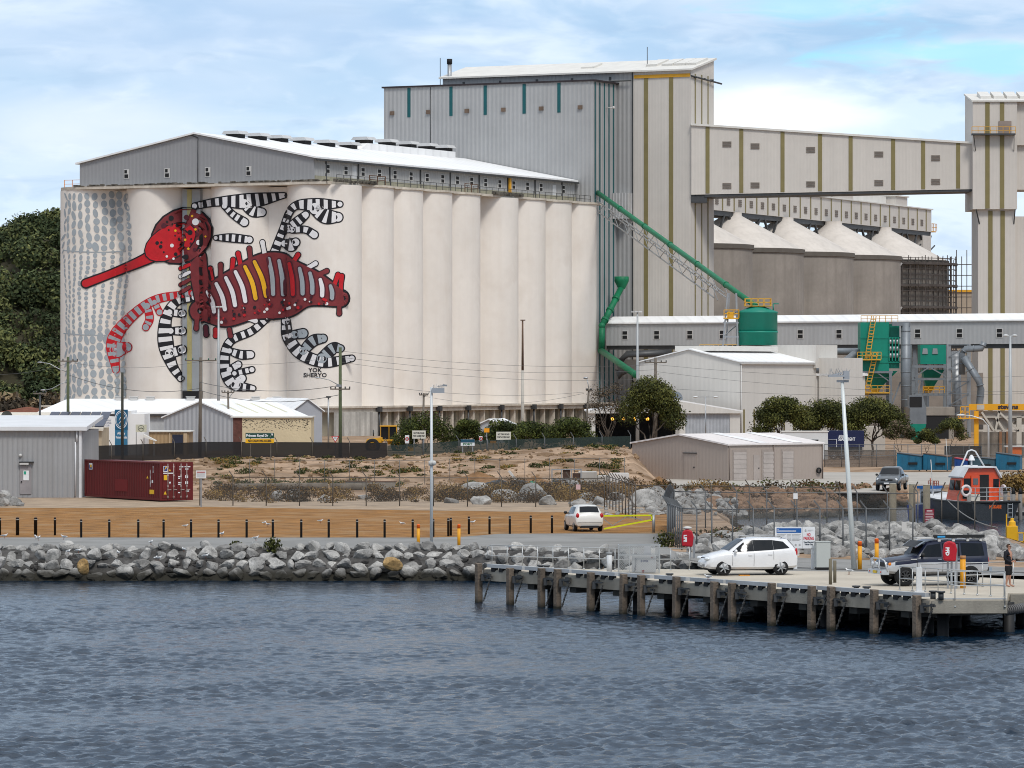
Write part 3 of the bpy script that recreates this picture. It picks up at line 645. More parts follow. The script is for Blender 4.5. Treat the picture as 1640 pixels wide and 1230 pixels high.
def tower():
	t = local_thing('elevator_tower', 'tallest building, half grey half white cladding with olive stripes', 'industrial building', 15.6, 85.1)
	mb = MB(); mb.prismx([(0, 0), (8.4, 0), (8.4, 56.9), (0, 54.9)], -42.6, -9.7); mb.build('grey_wall', M_gclad, t)
	mb = MB(); mb.prismx([(-.02, 0), (8.42, 0), (8.42, 56.95), (-.02, 54.95)], -9.68, 0); mb.build('white_wall', M_white, t)
	mb = MB(); mb.hexa([(-43, -.6, 54.85), (.4, -.6, 54.85), (.4, 8.6, 57.0), (-43, 8.6, 57.0), (-43, -.6, 55.1), (.4, -.6, 55.1), (.4, 8.6, 57.3), (-43, 8.6, 57.3)]); mb.build('roof', M_roofw, t)
	mb = PB()
	for x in (-7.5, -3.3): mb.new().box(x - .33, x + .33, -.1, -.03, 2, 54.2)
	for y in (1.5, 3.9, 6.2): mb.new().box(.003, .07, y - .14, y + .14, 2, 54.4)
	mb.build('olive_stripe', M_olive_s, t)
	mb = MB(); mb.box(-9.5, -.1, -.18, -.1, 53.9, 54.4); mb.build('yellow_beam', M_yel, t)
	mb = PB()
	for px in (742, 801, 860, 916, 976): x = (px - 1012) / 9.25 - 9.7; mb.new().box(x - .2, x + .2, -.06, -.003, 48, 54.3)
	mb.build('dark_stripe', M_dsteel, t)
	mb = MB(); mb.cyl((-43.4, -.5, 53.4), (-9.8, -.5, 53.6), .12, n=6); mb.cyl((.2, -.3, 54.0), (.5, 10.2, 53.4), .14, n=6)
	for y in (1, 4, 7): mb.bar((0, y, 53.8), (.6, y, 53.8), .2)
	mb.build('conveyor_pipe', M_dsteel, t)
	mb = MB()
	for i, z in enumerate((15, 22, 29, 36, 43)): mb.box(-9.9, -9.66, -.05, 0, 0, 55)
	mb.build('downpipe', M_dsteel, t)
	for x in (-6.6, -4.0, -1.9, .0):
		v = MB(); x -= 1.2; v.hexa([(x - .9, 2.6, 55.75), (x + .9, 2.6, 55.75), (x + .9, 6.8, 56.8), (x - .9, 6.8, 56.8), (x - .9, 2.5, 56.2), (x + .9, 2.5, 56.2), (x + .9, 6.9, 57.25), (x - .9, 6.9, 57.25)]); v.build('roof_vent', M_roofw, t)
	v = MB(); v.hexa([(-20, 3, 55.7), (-17.8, 3, 55.7), (-17.8, 6, 56.5), (-20, 6, 56.5), (-20, 3, 56.2), (-17.8, 3, 56.2), (-17.8, 6, 57), (-20, 6, 57)]); v.build('roof_vent', M_roofw, t)
	mb = MB(); mb.cyl((-41.6, .4, 52), (-41.6, .4, 57.2), .33, n=12); mb.cyl((-41.6, .4, 57.2), (-41.6, .4, 58.0), .42, n=12, mi=1); mb.build('exhaust_stack', [M_gsteel, M_dark], t)
	mb = PB(); mb.new().cyl((-43.2, .3, 53), (-43.2, .3, 58.2), .06, n=5); mb.new().cyl((-9.2, 4, 55), (-9.2, 4, 59), .06, n=5); mb.build('aerial', M_dsteel, t)
tower()
def bridge():
	Y0 = 643.6
	t = thing('conveyor_bridge', 'long high white enclosed conveyor bridge with olive stripes across to the right tower', 'conveyor bridge', (X_(1107, Y0), Y0 - .4, 0))
	x1 = X_(1562, Y0) - X_(1107, Y0); zt0, zt1, zb0, zb1 = Z_(201, Y0), Z_(231, Y0), Z_(312, Y0), Z_(303, Y0)
	zt = lambda x: zt0 + (zt1 - zt0) * x / x1; zb = lambda x: zb0 + (zb1 - zb0) * x / x1
	mb = MB(); mb.prismy([(0, zb0), (x1, zb1), (x1, zt1), (0, zt0)], 0, 8); mb.build('wall', M_white, t)
	mb = MB(); mb.hexa([(-.1, -.3, zt0), (x1, -.3, zt1), (x1, 8.3, zt1), (-.1, 8.3, zt0), (-.1, -.3, zt0 + .3), (x1, -.3, zt1 + .3), (x1, 8.3, zt1 + .3), (-.1, 8.3, zt0 + .3)]); mb.build('roof', M_roofw, t)
	mb = MB(); mb.hexa([(2, .1, zb0 - .35), (x1, .1, zb1 - .35), (x1, 7.9, zb1 - .35), (2, 7.9, zb0 - .35), (2, .1, zb0 - .002), (x1, .1, zb1 - .002), (x1, 7.9, zb1 - .002), (2, 7.9, zb0 - .002)]); mb.build('under_beam', M_dsteel, t)
	mb = PB()
	for px in (1133, 1187, 1253, 1313, 1362, 1430, 1478, 1534):
		x = X_(px, Y0) - X_(1107, Y0); mb.new().box(x - .3, x + .3, -.07, -.003, zb(x) + .15, zt(x) - .05)
	mb.build('olive_stripe', M_olive_s, t)
	for px, dx in ((1164, 0), (1209, 0), (1298, 0), (1407, 0), (1498, 0)):
		x = X_(px, Y0) - X_(1107, Y0); louvre(t, x, 0, zt(x) - 2.5, 1.4, .9); louvre(t, x, 0, zb(x) + 1.25, 1.4, .9)
	mb = MB(); mb.box(0, 2.4, .2, 3, zb0 - 1.2, zb0 - .1); mb.build('support_bracket', M_dsteel, t)
bridge()
def end_tower():
	Y0 = 642.0; x0, x1 = X_(1558, Y0), X_(1629, Y0); w = x1 - x0
	t = thing('transfer_tower', 'white transfer tower with a small balcony at the right end of the high bridge', 'industrial building', (x0, Y0, 0))
	zt, zm = Z_(163, Y0), Z_(335, Y0)
	mb = MB(); mb.prismx([(0, zm), (11, zm), (11, zt + 1.6), (0, zt)], 0, w); mb.build('upper_wall', M_white, t)
	mb = MB(); mb.box(w, w + 16, 1.5, 10, Z_(303, Y0), Z_(232, Y0)); mb.prismx([(.8, Z_(232, Y0)), (10, Z_(232, Y0)), (10, zt + 1.2), (.8, zt)], w, w + 8); mb.build('side_wall', M_white, t)
	mb = MB(); mb.box(.9, w - .2, .8, 10, 0, zm); mb.box(w - .2, w + 10, 2.5, 10, 0, zm - 1); mb.build('lower_wall', M_white, t)
	mb = PB()
	for f in (.33, .66): mb.new().box(f * w - .33, f * w + .33, -.07, -.003, zm + .1, zt - .1); mb.new().box(.9 + (w - 1.1) * f - .33, .9 + (w - 1.1) * f + .33, .73, .797, 3, zm - .2)
	mb.build('olive_stripe', M_olive_s, t)
	mb = MB(); mb.hexa([(-.2, -.3, zt), (w + 8, -.3, zt), (w + 8, 11, zt + 1.7), (-.2, 11, zt + 1.7), (-.2, -.3, zt + .25), (w + 8, -.3, zt + .25), (w + 8, 11, zt + 1.95), (-.2, 11, zt + 1.95)]); mb.build('roof', M_roofw, t)
	for i in range(5):
		v = MB(); x = 2.2 + i * 2.0; v.hexa([(x - .8, 2, zt + .5), (x + .8, 2, zt + .5), (x + .8, 7, zt + 1.4), (x - .8, 7, zt + 1.4), (x - .8, 2, zt + 1.0), (x + .8, 2, zt + 1.0), (x + .8, 7, zt + 2.0), (x - .8, 7, zt + 2.0)]); v.build('roof_vent', M_roofw, t)
	zf = Z_(217, Y0); mb = MB(); mb.box(-.3, w - .4, -1.4, -.08, zf, zf + .25); mb.bar((0, -1.3, zf), (.4, -.1, zf - 2.3), .1); mb.bar((w - .6, -1.3, zf), (w - .5, -.1, zf - 2.3), .1); mb.build('balcony', M_dsteel, t)
	mb = MB()
	for i in range(8): x = -.3 + i * (w - .1) / 7; mb.bar((x, -1.4, zf + .25), (x, -1.4, zf + 1.25), .07)
	for z in (.7, 1.25): mb.bar((-.3, -1.4, zf + z), (w - .4, -1.4, zf + z), .07)
	mb.build('balcony_railing', M_yel, t)
	mb = MB(); mb.box(w * .58, w * .87, -.12, -.075, zf + .25, zf + 2.2); mb.build('balcony_door', mat('brown_door', (.27, .22, .19), .7), t)
	mb = PB(); mb.new().bar((.5, -.02, zm - .02), (1.1, .8, zm - 2.2), .14); mb.new().bar((w - .3, .0, zm - .02), (w - .4, .8, zm - 2.2), .14); mb.build('corner_brace', M_dsteel, t)
end_tower()

# ------------------------------------------------------------------ brown storage silos with the gallery on top
def storage_silos():
	mc = mat('brown_concrete', (.30, .268, .238), .95, var=.14, vs=.2, bump=.6, bs=1.2, streak=.25, dark=(.11, .095, .08)); mr = mat('cone_roof', (.60, .55, .50), .8, var=.08, vs=.15, streak=.18, dark=(.25, .22, .19))
	pos = [(27.1, 690), (37.1, 715), (47.3, 737.6), (57.3, 757.6), (68.8, 787.6)]; lab = ['mostly hidden behind the white tower', 'second from the white tower', 'third from the white tower, middle of the row', 'beside the scaffolded one', 'wrapped in scaffolding at the end of the row']
	for i, (x, y) in enumerate(pos):
		t = thing('storage_silo', 'brown cone roofed silo ' + lab[i], 'silo', (x, y, 0), 0, 'brown cone roofed silos')
		mb = MB(); mb.lathe([(12, 0), (12, 29.0)], 64); mb.build('wall', mc, t)
		mb = MB(); mb.lathe([(12, 29.0), (12.25, 29.0), (12.25, 29.7), (11.9, 29.75)], 64, smooth=False); mb.build('rim', mat('dark_concrete', (.13, .115, .10), .95, var=.1), t)
		mb = MB(); mb.lathe([(11.95, 29.7), (1.6, 35.4), (1.6, 36)], 64); mb.build('cone', mr, t)
	# scaffold
	x, y = pos[4]; t = thing('scaffold', 'dark scaffold with zigzag stairs around the last brown silo', 'scaffolding', (x, y, 0)); mb = MB()
	rr = random.Random(3)
	for rad in (12.6, 13.6):
		for k in range(30):
			a = R(178 + k * 6.4); px_, py_ = rad * math.cos(a), rad * math.sin(a); mb.bar((px_, py_, 8), (px_, py_, rr.uniform(29.6, 30.6)), .14)
			a2 = a + R(6.4)
			for z in range(9, 31): mb.bar((px_, py_, z), (rad * math.cos(a2), rad * math.sin(a2), z), .42 if z % 4 == 1 else .1)
			if rad < 13:
				for z in range(9, 31, 4): mb.bar((px_, py_, z), (13.6 * math.cos(a), 13.6 * math.sin(a), z), .16)
	for k in range(5):
		for z in range(9, 31, 2): mb.bar((12 + k * .9, -3 - k * .1, z), (12.9 + k * .9, -3, z), .14)
		mb.bar((12.4 + k * .95, -3, 8), (12.4 + k * .95, -3, 30.5 + (k % 2) * 1.2), .14)
	mb.build('scaffold_frame', mat('scaffold_tube', (.10, .085, .078), .8, .3, var=.3), t)
	st = MB()
	for k in range(5):
		a = -14.3; z = 9 + k * 4; xx = -.5 + (2.2 if k % 2 else 0); st.bar((xx, a, z), (2.2 - xx - .5, a, z + 4), .3)
	st.build('stair', mat('aluminium', (.5, .48, .46), .5, .3), t)
	# gallery along the tops
	u = Vector((.393, .92, 0)).normalized(); g0 = Vector((31.7, 700, 0)); rz = math.atan2(u.y, u.x); Lg = 124
	t = thing('silo_top_gallery', 'white conveyor gallery with small turrets along the brown silo tops', 'conveyor gallery', tuple(g0), rz)
	W = 5.5
	mb = MB(); mb.box(0, Lg, 0, W, 36.0, 40.2)
	for a in (38, 70, 102): mb.box(a, a + 7, -.003, W + .3, 40.2, 42.0)
	mb.build('wall', M_white, t)
	mb = MB(); mb.box(-.2, Lg + .3, -.3, W + .3, 40.2, 40.4)
	for a in (38, 70, 102): mb.box(a - .3, a + 7.3, -.3, W + .5, 42.0, 42.25)
	for a, b in ((12, 36), (46, 69), (78, 101)): mb.box(a, b, 1.6, W - .4, 40.4, 41.9)
	mb.build('roof', M_roofw, t)
	mb = PB()
	for i in range(22): a = 3 + i * 5.6; mb.new().box(a - .2, a + .2, -.08, -.003, 36.1, 40.1)
	mb.build('olive_stripe', M_olive_s, t)
	for i in range(21): louvre(t, 5.8 + i * 5.6, 0, 37.6, 1.6, 1.2)
	mb = MB(); mb.box(0, Lg, .3, W - .3, 35.2, 35.99)
	for i in range(14):
		a = 4 + i * 8.8
		mb.bar((a, .4, 35.3), (a + 3.2, .4, 31.5), .35); mb.bar((a + 6.4, .4, 35.3), (a + 3.2, .4, 31.5), .35); mb.bar((a, W - .4, 35.3), (a + 3.2, W - .4, 31.5), .3); mb.bar((a + 3.2, .4, 31.5), (a + 9, .4, 33.5), .2)
	mb.build('truss', M_dsteel, t)
	mb = MB(); mb.box(Lg, Lg + .1, .1, W - .1, 0, 36); mb.box(Lg - 5, Lg, .1, W - .1, 0, 35.2); mb.build('end_leg', M_white, t)
	mb = MB(); mb.box(Lg + .1, Lg + 3, 0, 2.5, 36, 36.2)
	for q in range(4): mb.bar((Lg + .1 + q, -.1, 36.2), (Lg + .1 + q, -.1, 37.6), .1)
	for z in (36.9, 37.6): mb.bar((Lg, -.1, z), (Lg + 3, -.1, z), .1)
	mb.build('yellow_balcony', M_yel, t)
	s = thing('stockpile_shed', 'low tan stockpile shed roof far behind the scaffold', 'shed', (100, 960, 0)); mb = MB(); mb.prismy([(-60, 0), (60, 0), (20, 27.5), (-20, 27.5)], 0, 40); mb.build('roof', mat('tan_sheet', (.36, .29, .22), .8, var=.06), s)
	mb = MB(); mb.bar((-20, -.1, 27.5), (20, -.1, 27.5), .5); mb.build('ridge_cap', M_yel, s)
storage_silos()
# ------------------------------------------------------------------ lower conveyor, green tank, dust collectors
M_green = mat('green_steel', (.005, .23, .16), .45, var=.12, vs=.3, streak=.2)
M_gpipe = mat('green_pipe', (.006, .17, .075), .55, var=.2, vs=1.2, streak=.3)
M_galv = mat('duct_steel', (.21, .23, .25), .5, .4, var=.15, vs=.4, streak=.2)
M_lattice = mat('grey_steelwork', (.20, .22, .24), .6, .2, var=.15)
M_yrail = mat('yellow_rail', (.62, .34, .04), .5, var=.08)
def lower_gallery():
	t = thing('lower_conveyor_gallery', 'long low grey conveyor gallery with white roof running behind the green tank', 'conveyor gallery', (14.2, 640.8, 0), R(-33))
	L = 86; mb = MB(); mb.box(0, L, 0, 5, 13.1, 16.4); mb.build('wall', mat('gallery_cladding', (.44, .445, .45), .6, var=.05, vs=.15, rib=.7, ribd=.01, ribdark=.04, streak=.1), t)
	mb = MB(); mb.prismx([(-.25, 16.35), (2.5, 17.3), (5.25, 16.35), (5.25, 16.55), (2.5, 17.5), (-.25, 16.55)], -.3, L + .3); mb.build('roof', M_wroof, t)
	mb = MB(); mb.box(0, L, .2, 4.8, 12.5, 13.09); mb.build('under_beam', M_dsteel, t)
	for px in (1001, 1052, 1105, 1157, 1282, 1344, 1470, 1537, 1601):
		k = (px - 820) / F; x = (k * 640.8 - 14.2) / (math.cos(R(33)) + k * math.sin(R(33)))
		f = MB(); f.box(x - .55, x + .55, -.06, -.003, 14.0, 15.35); fo = f.build('window', M_frame, t); p = MB(); p.box(x - .4, x + .4, -.09, -.061, 14.1, 14.6); p.box(x - .4, x + .4, -.09, -.061, 14.75, 15.25); p.build('pane', M_dark, fo)
	for x in (28, 52, 74): p = MB(); p.box(x - .3, x + .3, .5, 1.1, 0, 12.5); p.box(x - .3, x + .3, 3.9, 4.5, 0, 12.5); p.bar((x, .8, 1), (x, 4.2, 12), .25); p.build('trestle', M_lattice, t)
	mb = MB(); mb.box(0, 40, 2.5, 3.5, 9.2, 11); mb.build('cable_bridge', mat('concrete_band', (.34, .33, .31), .9, var=.1), t)
lower_gallery()
def railing(mb, pts, h=1.05, r=.05, step=1.0, mid=True, toe=False):
	for a, b in zip(pts[:-1], pts[1:]):
		a, b = Vector(a), Vector(b); n = max(1, round((b - a).length / step))
		for z in ([h, h * .52] if mid else [h]): mb.bar(a + V(0, 0, z), b + V(0, 0, z), r)
		for i in range(n + 1): p = a.lerp(b, i / n); mb.bar(p, p + V(0, 0, h), r)
def green_tank():
	Y = 545; x = X_(1213, Y)
	t = thing('green_tank', 'round green steel tank with cone lid and yellow rail on a white box', 'tank', (x, Y, 12.55))
	mb = MB(); mb.lathe([(0, 0), (2.58, 0), (2.58, 4.1), (2.64, 4.12), (2.64, 4.25), (.5, 5.1), (0, 5.15)], 40); mb.lathe([(2.6, 1.55), (2.64, 1.55), (2.64, 1.8), (2.6, 1.8)], 40); mb.build('tank_shell', M_green, t)
	mb = MB(); mb.box(-1.6, 1.7, -1.2, 1.2, 4.95, 5.05); railing(mb, [(-1.6, -1.2, 5), (1.7, -1.2, 5), (1.7, 1.2, 5), (-1.6, 1.2, 5), (-1.6, -1.2, 5)], .95, .08, .8); mb.build('top_rail', M_yrail, t)
	mb = MB(); mb.cyl((2.0, -.6, 4.4), (2.0, -.6, 5.3), .08, n=6); mb.cyl((2, -.6, 5.3), (2.7, -.6, 5.3), .08, n=6); mb.build('vent_pipe', M_green, t)
	b = thing('access_tower', 'steel access stair tower with yellow landing left of the green tank', 'stair tower', (X_(1170, Y), Y - 1, 11.8)); mb = MB()
	for dx, dy in ((-1.1, 0), (.9, 0), (-.6, 1.6), (.9, 1.6)): mb.bar((dx, dy, 0), (dx * .55 + .2, dy * .6, 7.4), .2)
	for z in (1.8, 3.6): mb.bar((-1, 0, z), (1, 0, z), .16); mb.bar((-1, 0, z), (.9, 1.6, z + 1.6), .1)
	mb.build('leg_frame', M_gsteel, b); mb = MB(); mb.box(-.9, 1.0, -.3, 1.3, 4.1, 4.25); railing(mb, [(-.9, -.3, 4.25), (1, -.3, 4.25), (1, 1.3, 4.25)], 1, .1, .7); mb.box(-.5, .3, -.32, -.28, 4.25, 5.0); mb.build('landing', M_yel, b)
	mb = MB(); railing(mb, [(-4, 0, .1), (.8, 0, .1)], .7, .07, .6); mb.build('roof_rail', M_yrail, b)
	# long inclined chute with its truss
	a, e = Vector((12.9, 643.5, Z_(308, 643.5))), Vector((x - .1, Y, Z_(491, Y)))
	t = thing('grain_chute', 'long straight green grain pipe on a steel truss falling to the tank', 'grain pipe', tuple(a)); d = e - a; n = 24
	mb = MB(); mb.tube([d * (i / 6) for i in range(7)], .36, 12)
	for i in range(1, 6): mb.cyl(d * (i / 6) - d.normalized() * .12, d * (i / 6) + d.normalized() * .12, .45)
	mb.build('pipe', M_gpipe, t)
	mb = MB(); dn = V(0, 0, -2.3); st = .86
	for s in (-.8, .8):
		o = V(s, 0, 0); mb.bar(d * .03 + dn * .3 + o, d * st + dn * .3 + o, .12); mb.bar(d * .05 + dn + o, d * st * .93 + dn + o, .14)
		for i in range(11):
			t0, t1 = .05 + i * (st - .09) / 11, .05 + (i + 1) * (st - .09) / 11; mb.bar(d * t0 + dn + o, d * ((t0 + t1) / 2) + dn * .3 + o, .08); mb.bar(d * ((t0 + t1) / 2) + dn * .3 + o, d * t1 + dn + o, .08)
	mb.build('truss', M_gsteel, t)
	pts = [Vector((X_(995, 646), 644, Z_(460, 645))), Vector((X_(964, 640), 639, Z_(522, 640))), Vector((X_(963, 640), 639, Z_(562, 640))), Vector((X_(1018, 600), 600, Z_(600, 600)))]
	t = thing('grain_spout', 'bent green grain pipe hugging the corner of the grey headhouse', 'grain pipe', tuple(pts[2])); mb = MB(); q = [p - pts[2] for p in pts]
	for a, b in zip(q[:-1], q[1:]): mb.cyl(a, b, .46, .46, 12); mb.ball(b, .54, 6)
	for f in (.3, .6, .85): mb.cyl(q[0].lerp(q[1], f) - (q[1] - q[0]).normalized() * .2, q[0].lerp(q[1], f) + (q[1] - q[0]).normalized() * .2, .58)
	mb.build('pipe', M_gpipe, t); mb = MB(); mb.lathe([(.5, -.3), (1.1, .9), (1.1, 1.6), (0, 1.6)], 12, tuple(q[0])); mb.build('inlet_hopper', M_gpipe, t)
green_tank()
def dust_collectors():
	Y = 588; s = F / Y
	def lx(px): return (px - 1409) / s
	def z(py): return Z_(py, Y)
	t = thing('dust_collector', 'tall green dust collector box with yellow ladder on a grey steel frame', 'dust collector', (X_(1409, Y), Y, 0))
	mb = MB(); mb.box(lx(1378), lx(1424), 0, 4.5, z(594), z(516)); mb.box(lx(1424), lx(1441), .5, 4.5, z(590), z(519))
	for py in (541, 570, 580): mb.box(lx(1377), lx(1442), -.08, 0, z(py) - .1, z(py) + .1)
	mb.build('filter_box', M_green, t)
	mb = MB()
	for i in range(4): mb.box(lx(1423 + i * 5), lx(1425 + i * 5), -.2, .6, z(578), z(540))
	for i in range(3):
		for j in range(3): mb.cyl((lx(1426 + i * 5.5), -.1, z(551 + j * 11)), (lx(1426 + i * 5.5), -.1, z(544 + j * 11)), .18, n=8, mi=1)
	mb.build('valve_rack', [M_green, M_gsteel], t)
	mb = MB(); mb.hexa([(lx(1398), 1.5, z(625)), (lx(1408), 1.5, z(625)), (lx(1408), 2.5, z(625)), (lx(1398), 2.5, z(625)), (lx(1380), .2, z(594)), (lx(1438), .2, z(594)), (lx(1438), 4.4, z(594)), (lx(1380), 4.4, z(594))]); mb.build('hopper', M_green, t)
	mb = MB(); mb.hexa([(lx(1400), 1.6, z(632)), (lx(1407), 1.6, z(632)), (lx(1407), 2.4, z(632)), (lx(1400), 2.4, z(632)), (lx(1395), 1.4, z(622)), (lx(1412), 1.4, z(622)), (lx(1412), 2.6, z(622)), (lx(1395), 2.6, z(622))]); mb.build('outlet', M_yel, t)
	mb = MB()
	for px in (1370, 1426):
		for y in (0, 4.4): mb.box(lx(px) - .2, lx(px) + .2, y - .2, y + .2, 0, z(594))
	for py in (596, 631): mb.box(lx(1366), lx(1430), -.15, .15, z(py) - .15, z(py) + .15); mb.box(lx(1366), lx(1430), 4.2, 4.5, z(py) - .15, z(py) + .15)
	mb.bar((lx(1370), 0, z(612)), (lx(1392), 0, z(597)), .15); mb.bar((lx(1426), 0, z(612)), (lx(1405), 0, z(597)), .15); mb.bar((lx(1428), 0, z(650)), (lx(1442), 0, z(612)), .2)
	mb.build('support_frame', M_lattice, t)
	pb = PB(); mb = pb.new(); mb.box(lx(1372), lx(1410), -1.2, -.1, z(577), z(575)); railing(mb, [(lx(1372), -1.2, z(575)), (lx(1410), -1.2, z(575))], .95, .08, .7); mb = pb.new(); mb.box(lx(1376), lx(1424), -1.0, -.2, z(630), z(628)); railing(mb, [(lx(1376), -1, z(628)), (lx(1424), -1, z(628))], .9, .08, .8); mb = pb.new(); railing(mb, [(lx(1379), -.05, z(516)), (lx(1438), -.05, z(516))], .9, .08, .8); pb.build('platform', M_yrail, t)
	lad = PB()
	for (x0, y0, x1, y1) in ((1399, 506, 1388, 577), (1402, 565, 1384, 642)):
		l = lad.new(); a, b = V(lx(x0), -.6, z(y0)), V(lx(x1), -.6, z(y1))
		for dx in (-.32, .32): l.bar(a + V(dx, 0, 0), b + V(dx, 0, 0), .11)
		for k in range(16): p = a.lerp(b, k / 15); l.bar(p + V(-.32, 0, 0), p + V(.32, 0, 0), .07)
		for k in range(6): p = a.lerp(b, (k + .5) / 6); l.tube([p + V(-.38, 0, 0), p + V(-.25, -.55, 0), p + V(.25, -.55, 0), p + V(.38, 0, 0)], .035, 4)
	lad.build('ladder', M_yrail, t)
	t = thing('exhaust_duct', 'thick vertical grey exhaust duct right of the tall green dust collector', 'duct', (X_(1450, Y), Y - .5, 0)); mb = MB(); mb.cyl((0, 0, z(690)), (0, 0, z(517)), .66, n=16)
	for py in range(530, 690, 22): mb.cyl((0, 0, z(py) - .05), (0, 0, z(py) + .05), .7, n=16)
	mb.box(-1.9, .6, -.5, .5, z(522), z(516)); mb.cyl((0, 0, z(690)), (0, 0, 0), .7, .9, n=16); mb.build('duct_body', M_galv, t)
	t = thing('dust_fan', 'square grey fan duct with dark hood and green base beside the exhaust duct', 'fan', (X_(1468, Y - 20), Y - 20, 0)); mb = MB()
	mb.box(lx(1457) - lx(1468), lx(1482) - lx(1468), -1, 1, z(676), z(652)); mb.hexa([(lx(1455) - lx(1468), -1, z(652)), (lx(1482) - lx(1468), -1, z(652)), (lx(1482) - lx(1468), 1, z(652)), (lx(1455) - lx(1468), 1, z(652)), (lx(1455) - lx(1468), -1, z(632)), (lx(1476) - lx(1468), -1, z(631)), (lx(1476) - lx(1468), 1, z(631)), (lx(1455) - lx(1468), 1, z(632))]); mb.build('duct_body', M_galv, t)
	mb = MB(); mb.box(lx(1456) - lx(1468), lx(1475) - lx(1468), -1.06, -1.003, z(650), z(634)); mb.build('hood_mouth', M_dark, t)
	mb = MB(); mb.hexa([(-.7, -.8, 0), (.7, -.8, 0), (.7, .8, 0), (-.7, .8, 0), (-.95, -1, z(676)), (1.2, -1, z(676)), (1.2, 1, z(676)), (-.95, 1, z(676))]); mb.build('base', M_green, t)
	Y = 600; s = F / Y
	t = thing('dust_collector', 'smaller green dust collector half hidden in grey steelwork under the gallery', 'dust collector', (X_(1497, Y), Y, 0)); o = 1497
	def lx(px): return (px - o) / s
	mb = MB(); mb.box(lx(1474), lx(1515), 0, 4, z(583), z(552)); mb.hexa([(lx(1485), 1.5, z(620)), (lx(1497), 1.5, z(620)), (lx(1497), 2.5, z(620)), (lx(1485), 2.5, z(620)), (lx(1478), .2, z(592)), (lx(1513), .2, z(592)), (lx(1513), 3.8, z(592)), (lx(1478), 3.8, z(592))]); mb.build('filter_box', M_green, t)
	mb = PB()
	for px in (1481, 1497): mb.new().prismy([(lx(px - 4), z(567)), (lx(px + 5), z(567)), (lx(px + 4), z(558)), (lx(px - 3), z(558))], -.12, -.003)
	mb.build('explosion_panel', M_gsteel, t)
	mb = MB()
	for px in (1462, 1518): mb.box(lx(px) - .22, lx(px) + .22, -.4, 0, 0, z(586)); mb.box(lx(px) - .22, lx(px) + .22, 4, 4.4, 0, z(552))
	for py in (587, 607, 632): mb.box(lx(1460), lx(1520), -.45, -.05, z(py) - .17, z(py) + .17)
	mb.bar((lx(1464), -.5, z(604)), (lx(1486), -.5, z(589)), .16); mb.bar((lx(1516), -.5, z(604)), (lx(1490), -.5, z(589)), .16); mb.bar((lx(1464), -.5, z(630)), (lx(1474), -.5, z(608)), .13); mb.build('support_frame', M_lattice, t)
	mb = MB(); mb.hexa([(lx(1484), 1.2, z(629)), (lx(1492), 1.2, z(629)), (lx(1492), 2, z(629)), (lx(1484), 2, z(629)), (lx(1480), 1, z(620)), (lx(1498), 1, z(620)), (lx(1498), 2.2, z(620)), (lx(1480), 2.2, z(620))]); railing(mb, [(lx(1478), -.6, z(629)), (lx(1512), -.6, z(629))], .9, .08, .7); mb.build('yellow_outlet', M_yel, t)
	t = thing('lattice_column', 'pale lattice steel column holding up the gallery right of the green collectors', 'steel column', (X_(1520, 592), 592, 0)); s = F / 592
	for k, m in ((0, 'column_leg'), (1, 'lattice_brace')):
		mb = MB()
		if k == 0:
			mb.box(-.35, .25, -.3, .3, 0, 13); mb.box(2.5, 3.0, -.3, .3, 0, 13); mb.cyl((1.35, 1, 0), (1.0, 1, 12), .75, .6, 14)
		else:
			for q in range(7): mb.bar((-.05, -.35, 1 + q * 1.7), (2.75, -.35, 2.7 + q * 1.7), .14); mb.bar((-.05, -.35, 2.7 + q * 1.7), (2.75, -.35, 2.7 + q * 1.7), .12)
		mb.build(m, M_gsteel if k == 0 else M_lattice, t)
	Y = 590
	def P(px, py, dy=0): return Vector((X_(px, Y + dy), Y + dy, Z_(py, Y + dy)))
	for pts, r, lab in (([P(1304, 592), P(1336, 591), P(1345, 588), P(1368, 568), P(1378, 565)], .58, 'fat grey pipe bending from the white building to the green collector'), ([P(1256, 573, 8), P(1264, 566, 8), P(1300, 563, 8), P(1380, 563, 8)], .5, 'straight grey pipe under the gallery left of the green collector'),
						([P(1576, 548, -2), P(1572, 558, -2), P(1546, 559, -2), P(1541, 566, -2), P(1541, 600, -2)], .45, 'short hooked grey pipe beneath the gallery on the right'), ([P(1543, 572, -3), P(1568, 610, -3), P(1571, 624, -3), P(1569, 645, -3), P(1569, 690, -3)], .5, 'slanted grey pipe running down to the ground by the white tower')):
		o = pts[0]; t = thing('duct_pipe', lab, 'pipe', tuple(o), 0, 'grey dust pipes'); mb = MB(); sm = []
		mb.tube([p - o for p in pts], r, 12);
		for a, b in zip(pts[:-1], pts[1:]): mb.cyl((a + b) / 2 - o - (b - a).normalized() * .06, (a + b) / 2 - o + (b - a).normalized() * .06, r * 1.1, n=12)
		mb.build('duct_body', M_galv, t)
	t = thing('loading_shed', 'low concrete loading shed with a dark doorway beneath the collectors', 'shed', (X_(1497, 578), 578, 0)); s = F / 578
	mb = MB(); mb.box(-3.2, 2.6, 0, 9, 0, 3.2); mb.box(-3.3, 2.7, -.2, 9, 3.2, 4.3); mb.build('wall', mat('shed_concrete', (.28, .25, .215), .9, var=.12, streak=.3), t); mb = MB(); mb.box(-2.6, 1.9, -.08, -.003, 0, 3.15); mb.build('doorway', M_dark, t)
	t = thing('dust_hall', 'brown grey concrete wall seen behind the green collectors', 'wall', (45, 640, 0)); mb = MB(); mb.box(-8, 26, 0, 3, 0, 9); mb.build('wall_face', mat('brown_block', (.25, .215, .185), .9, var=.12, streak=.25), t)
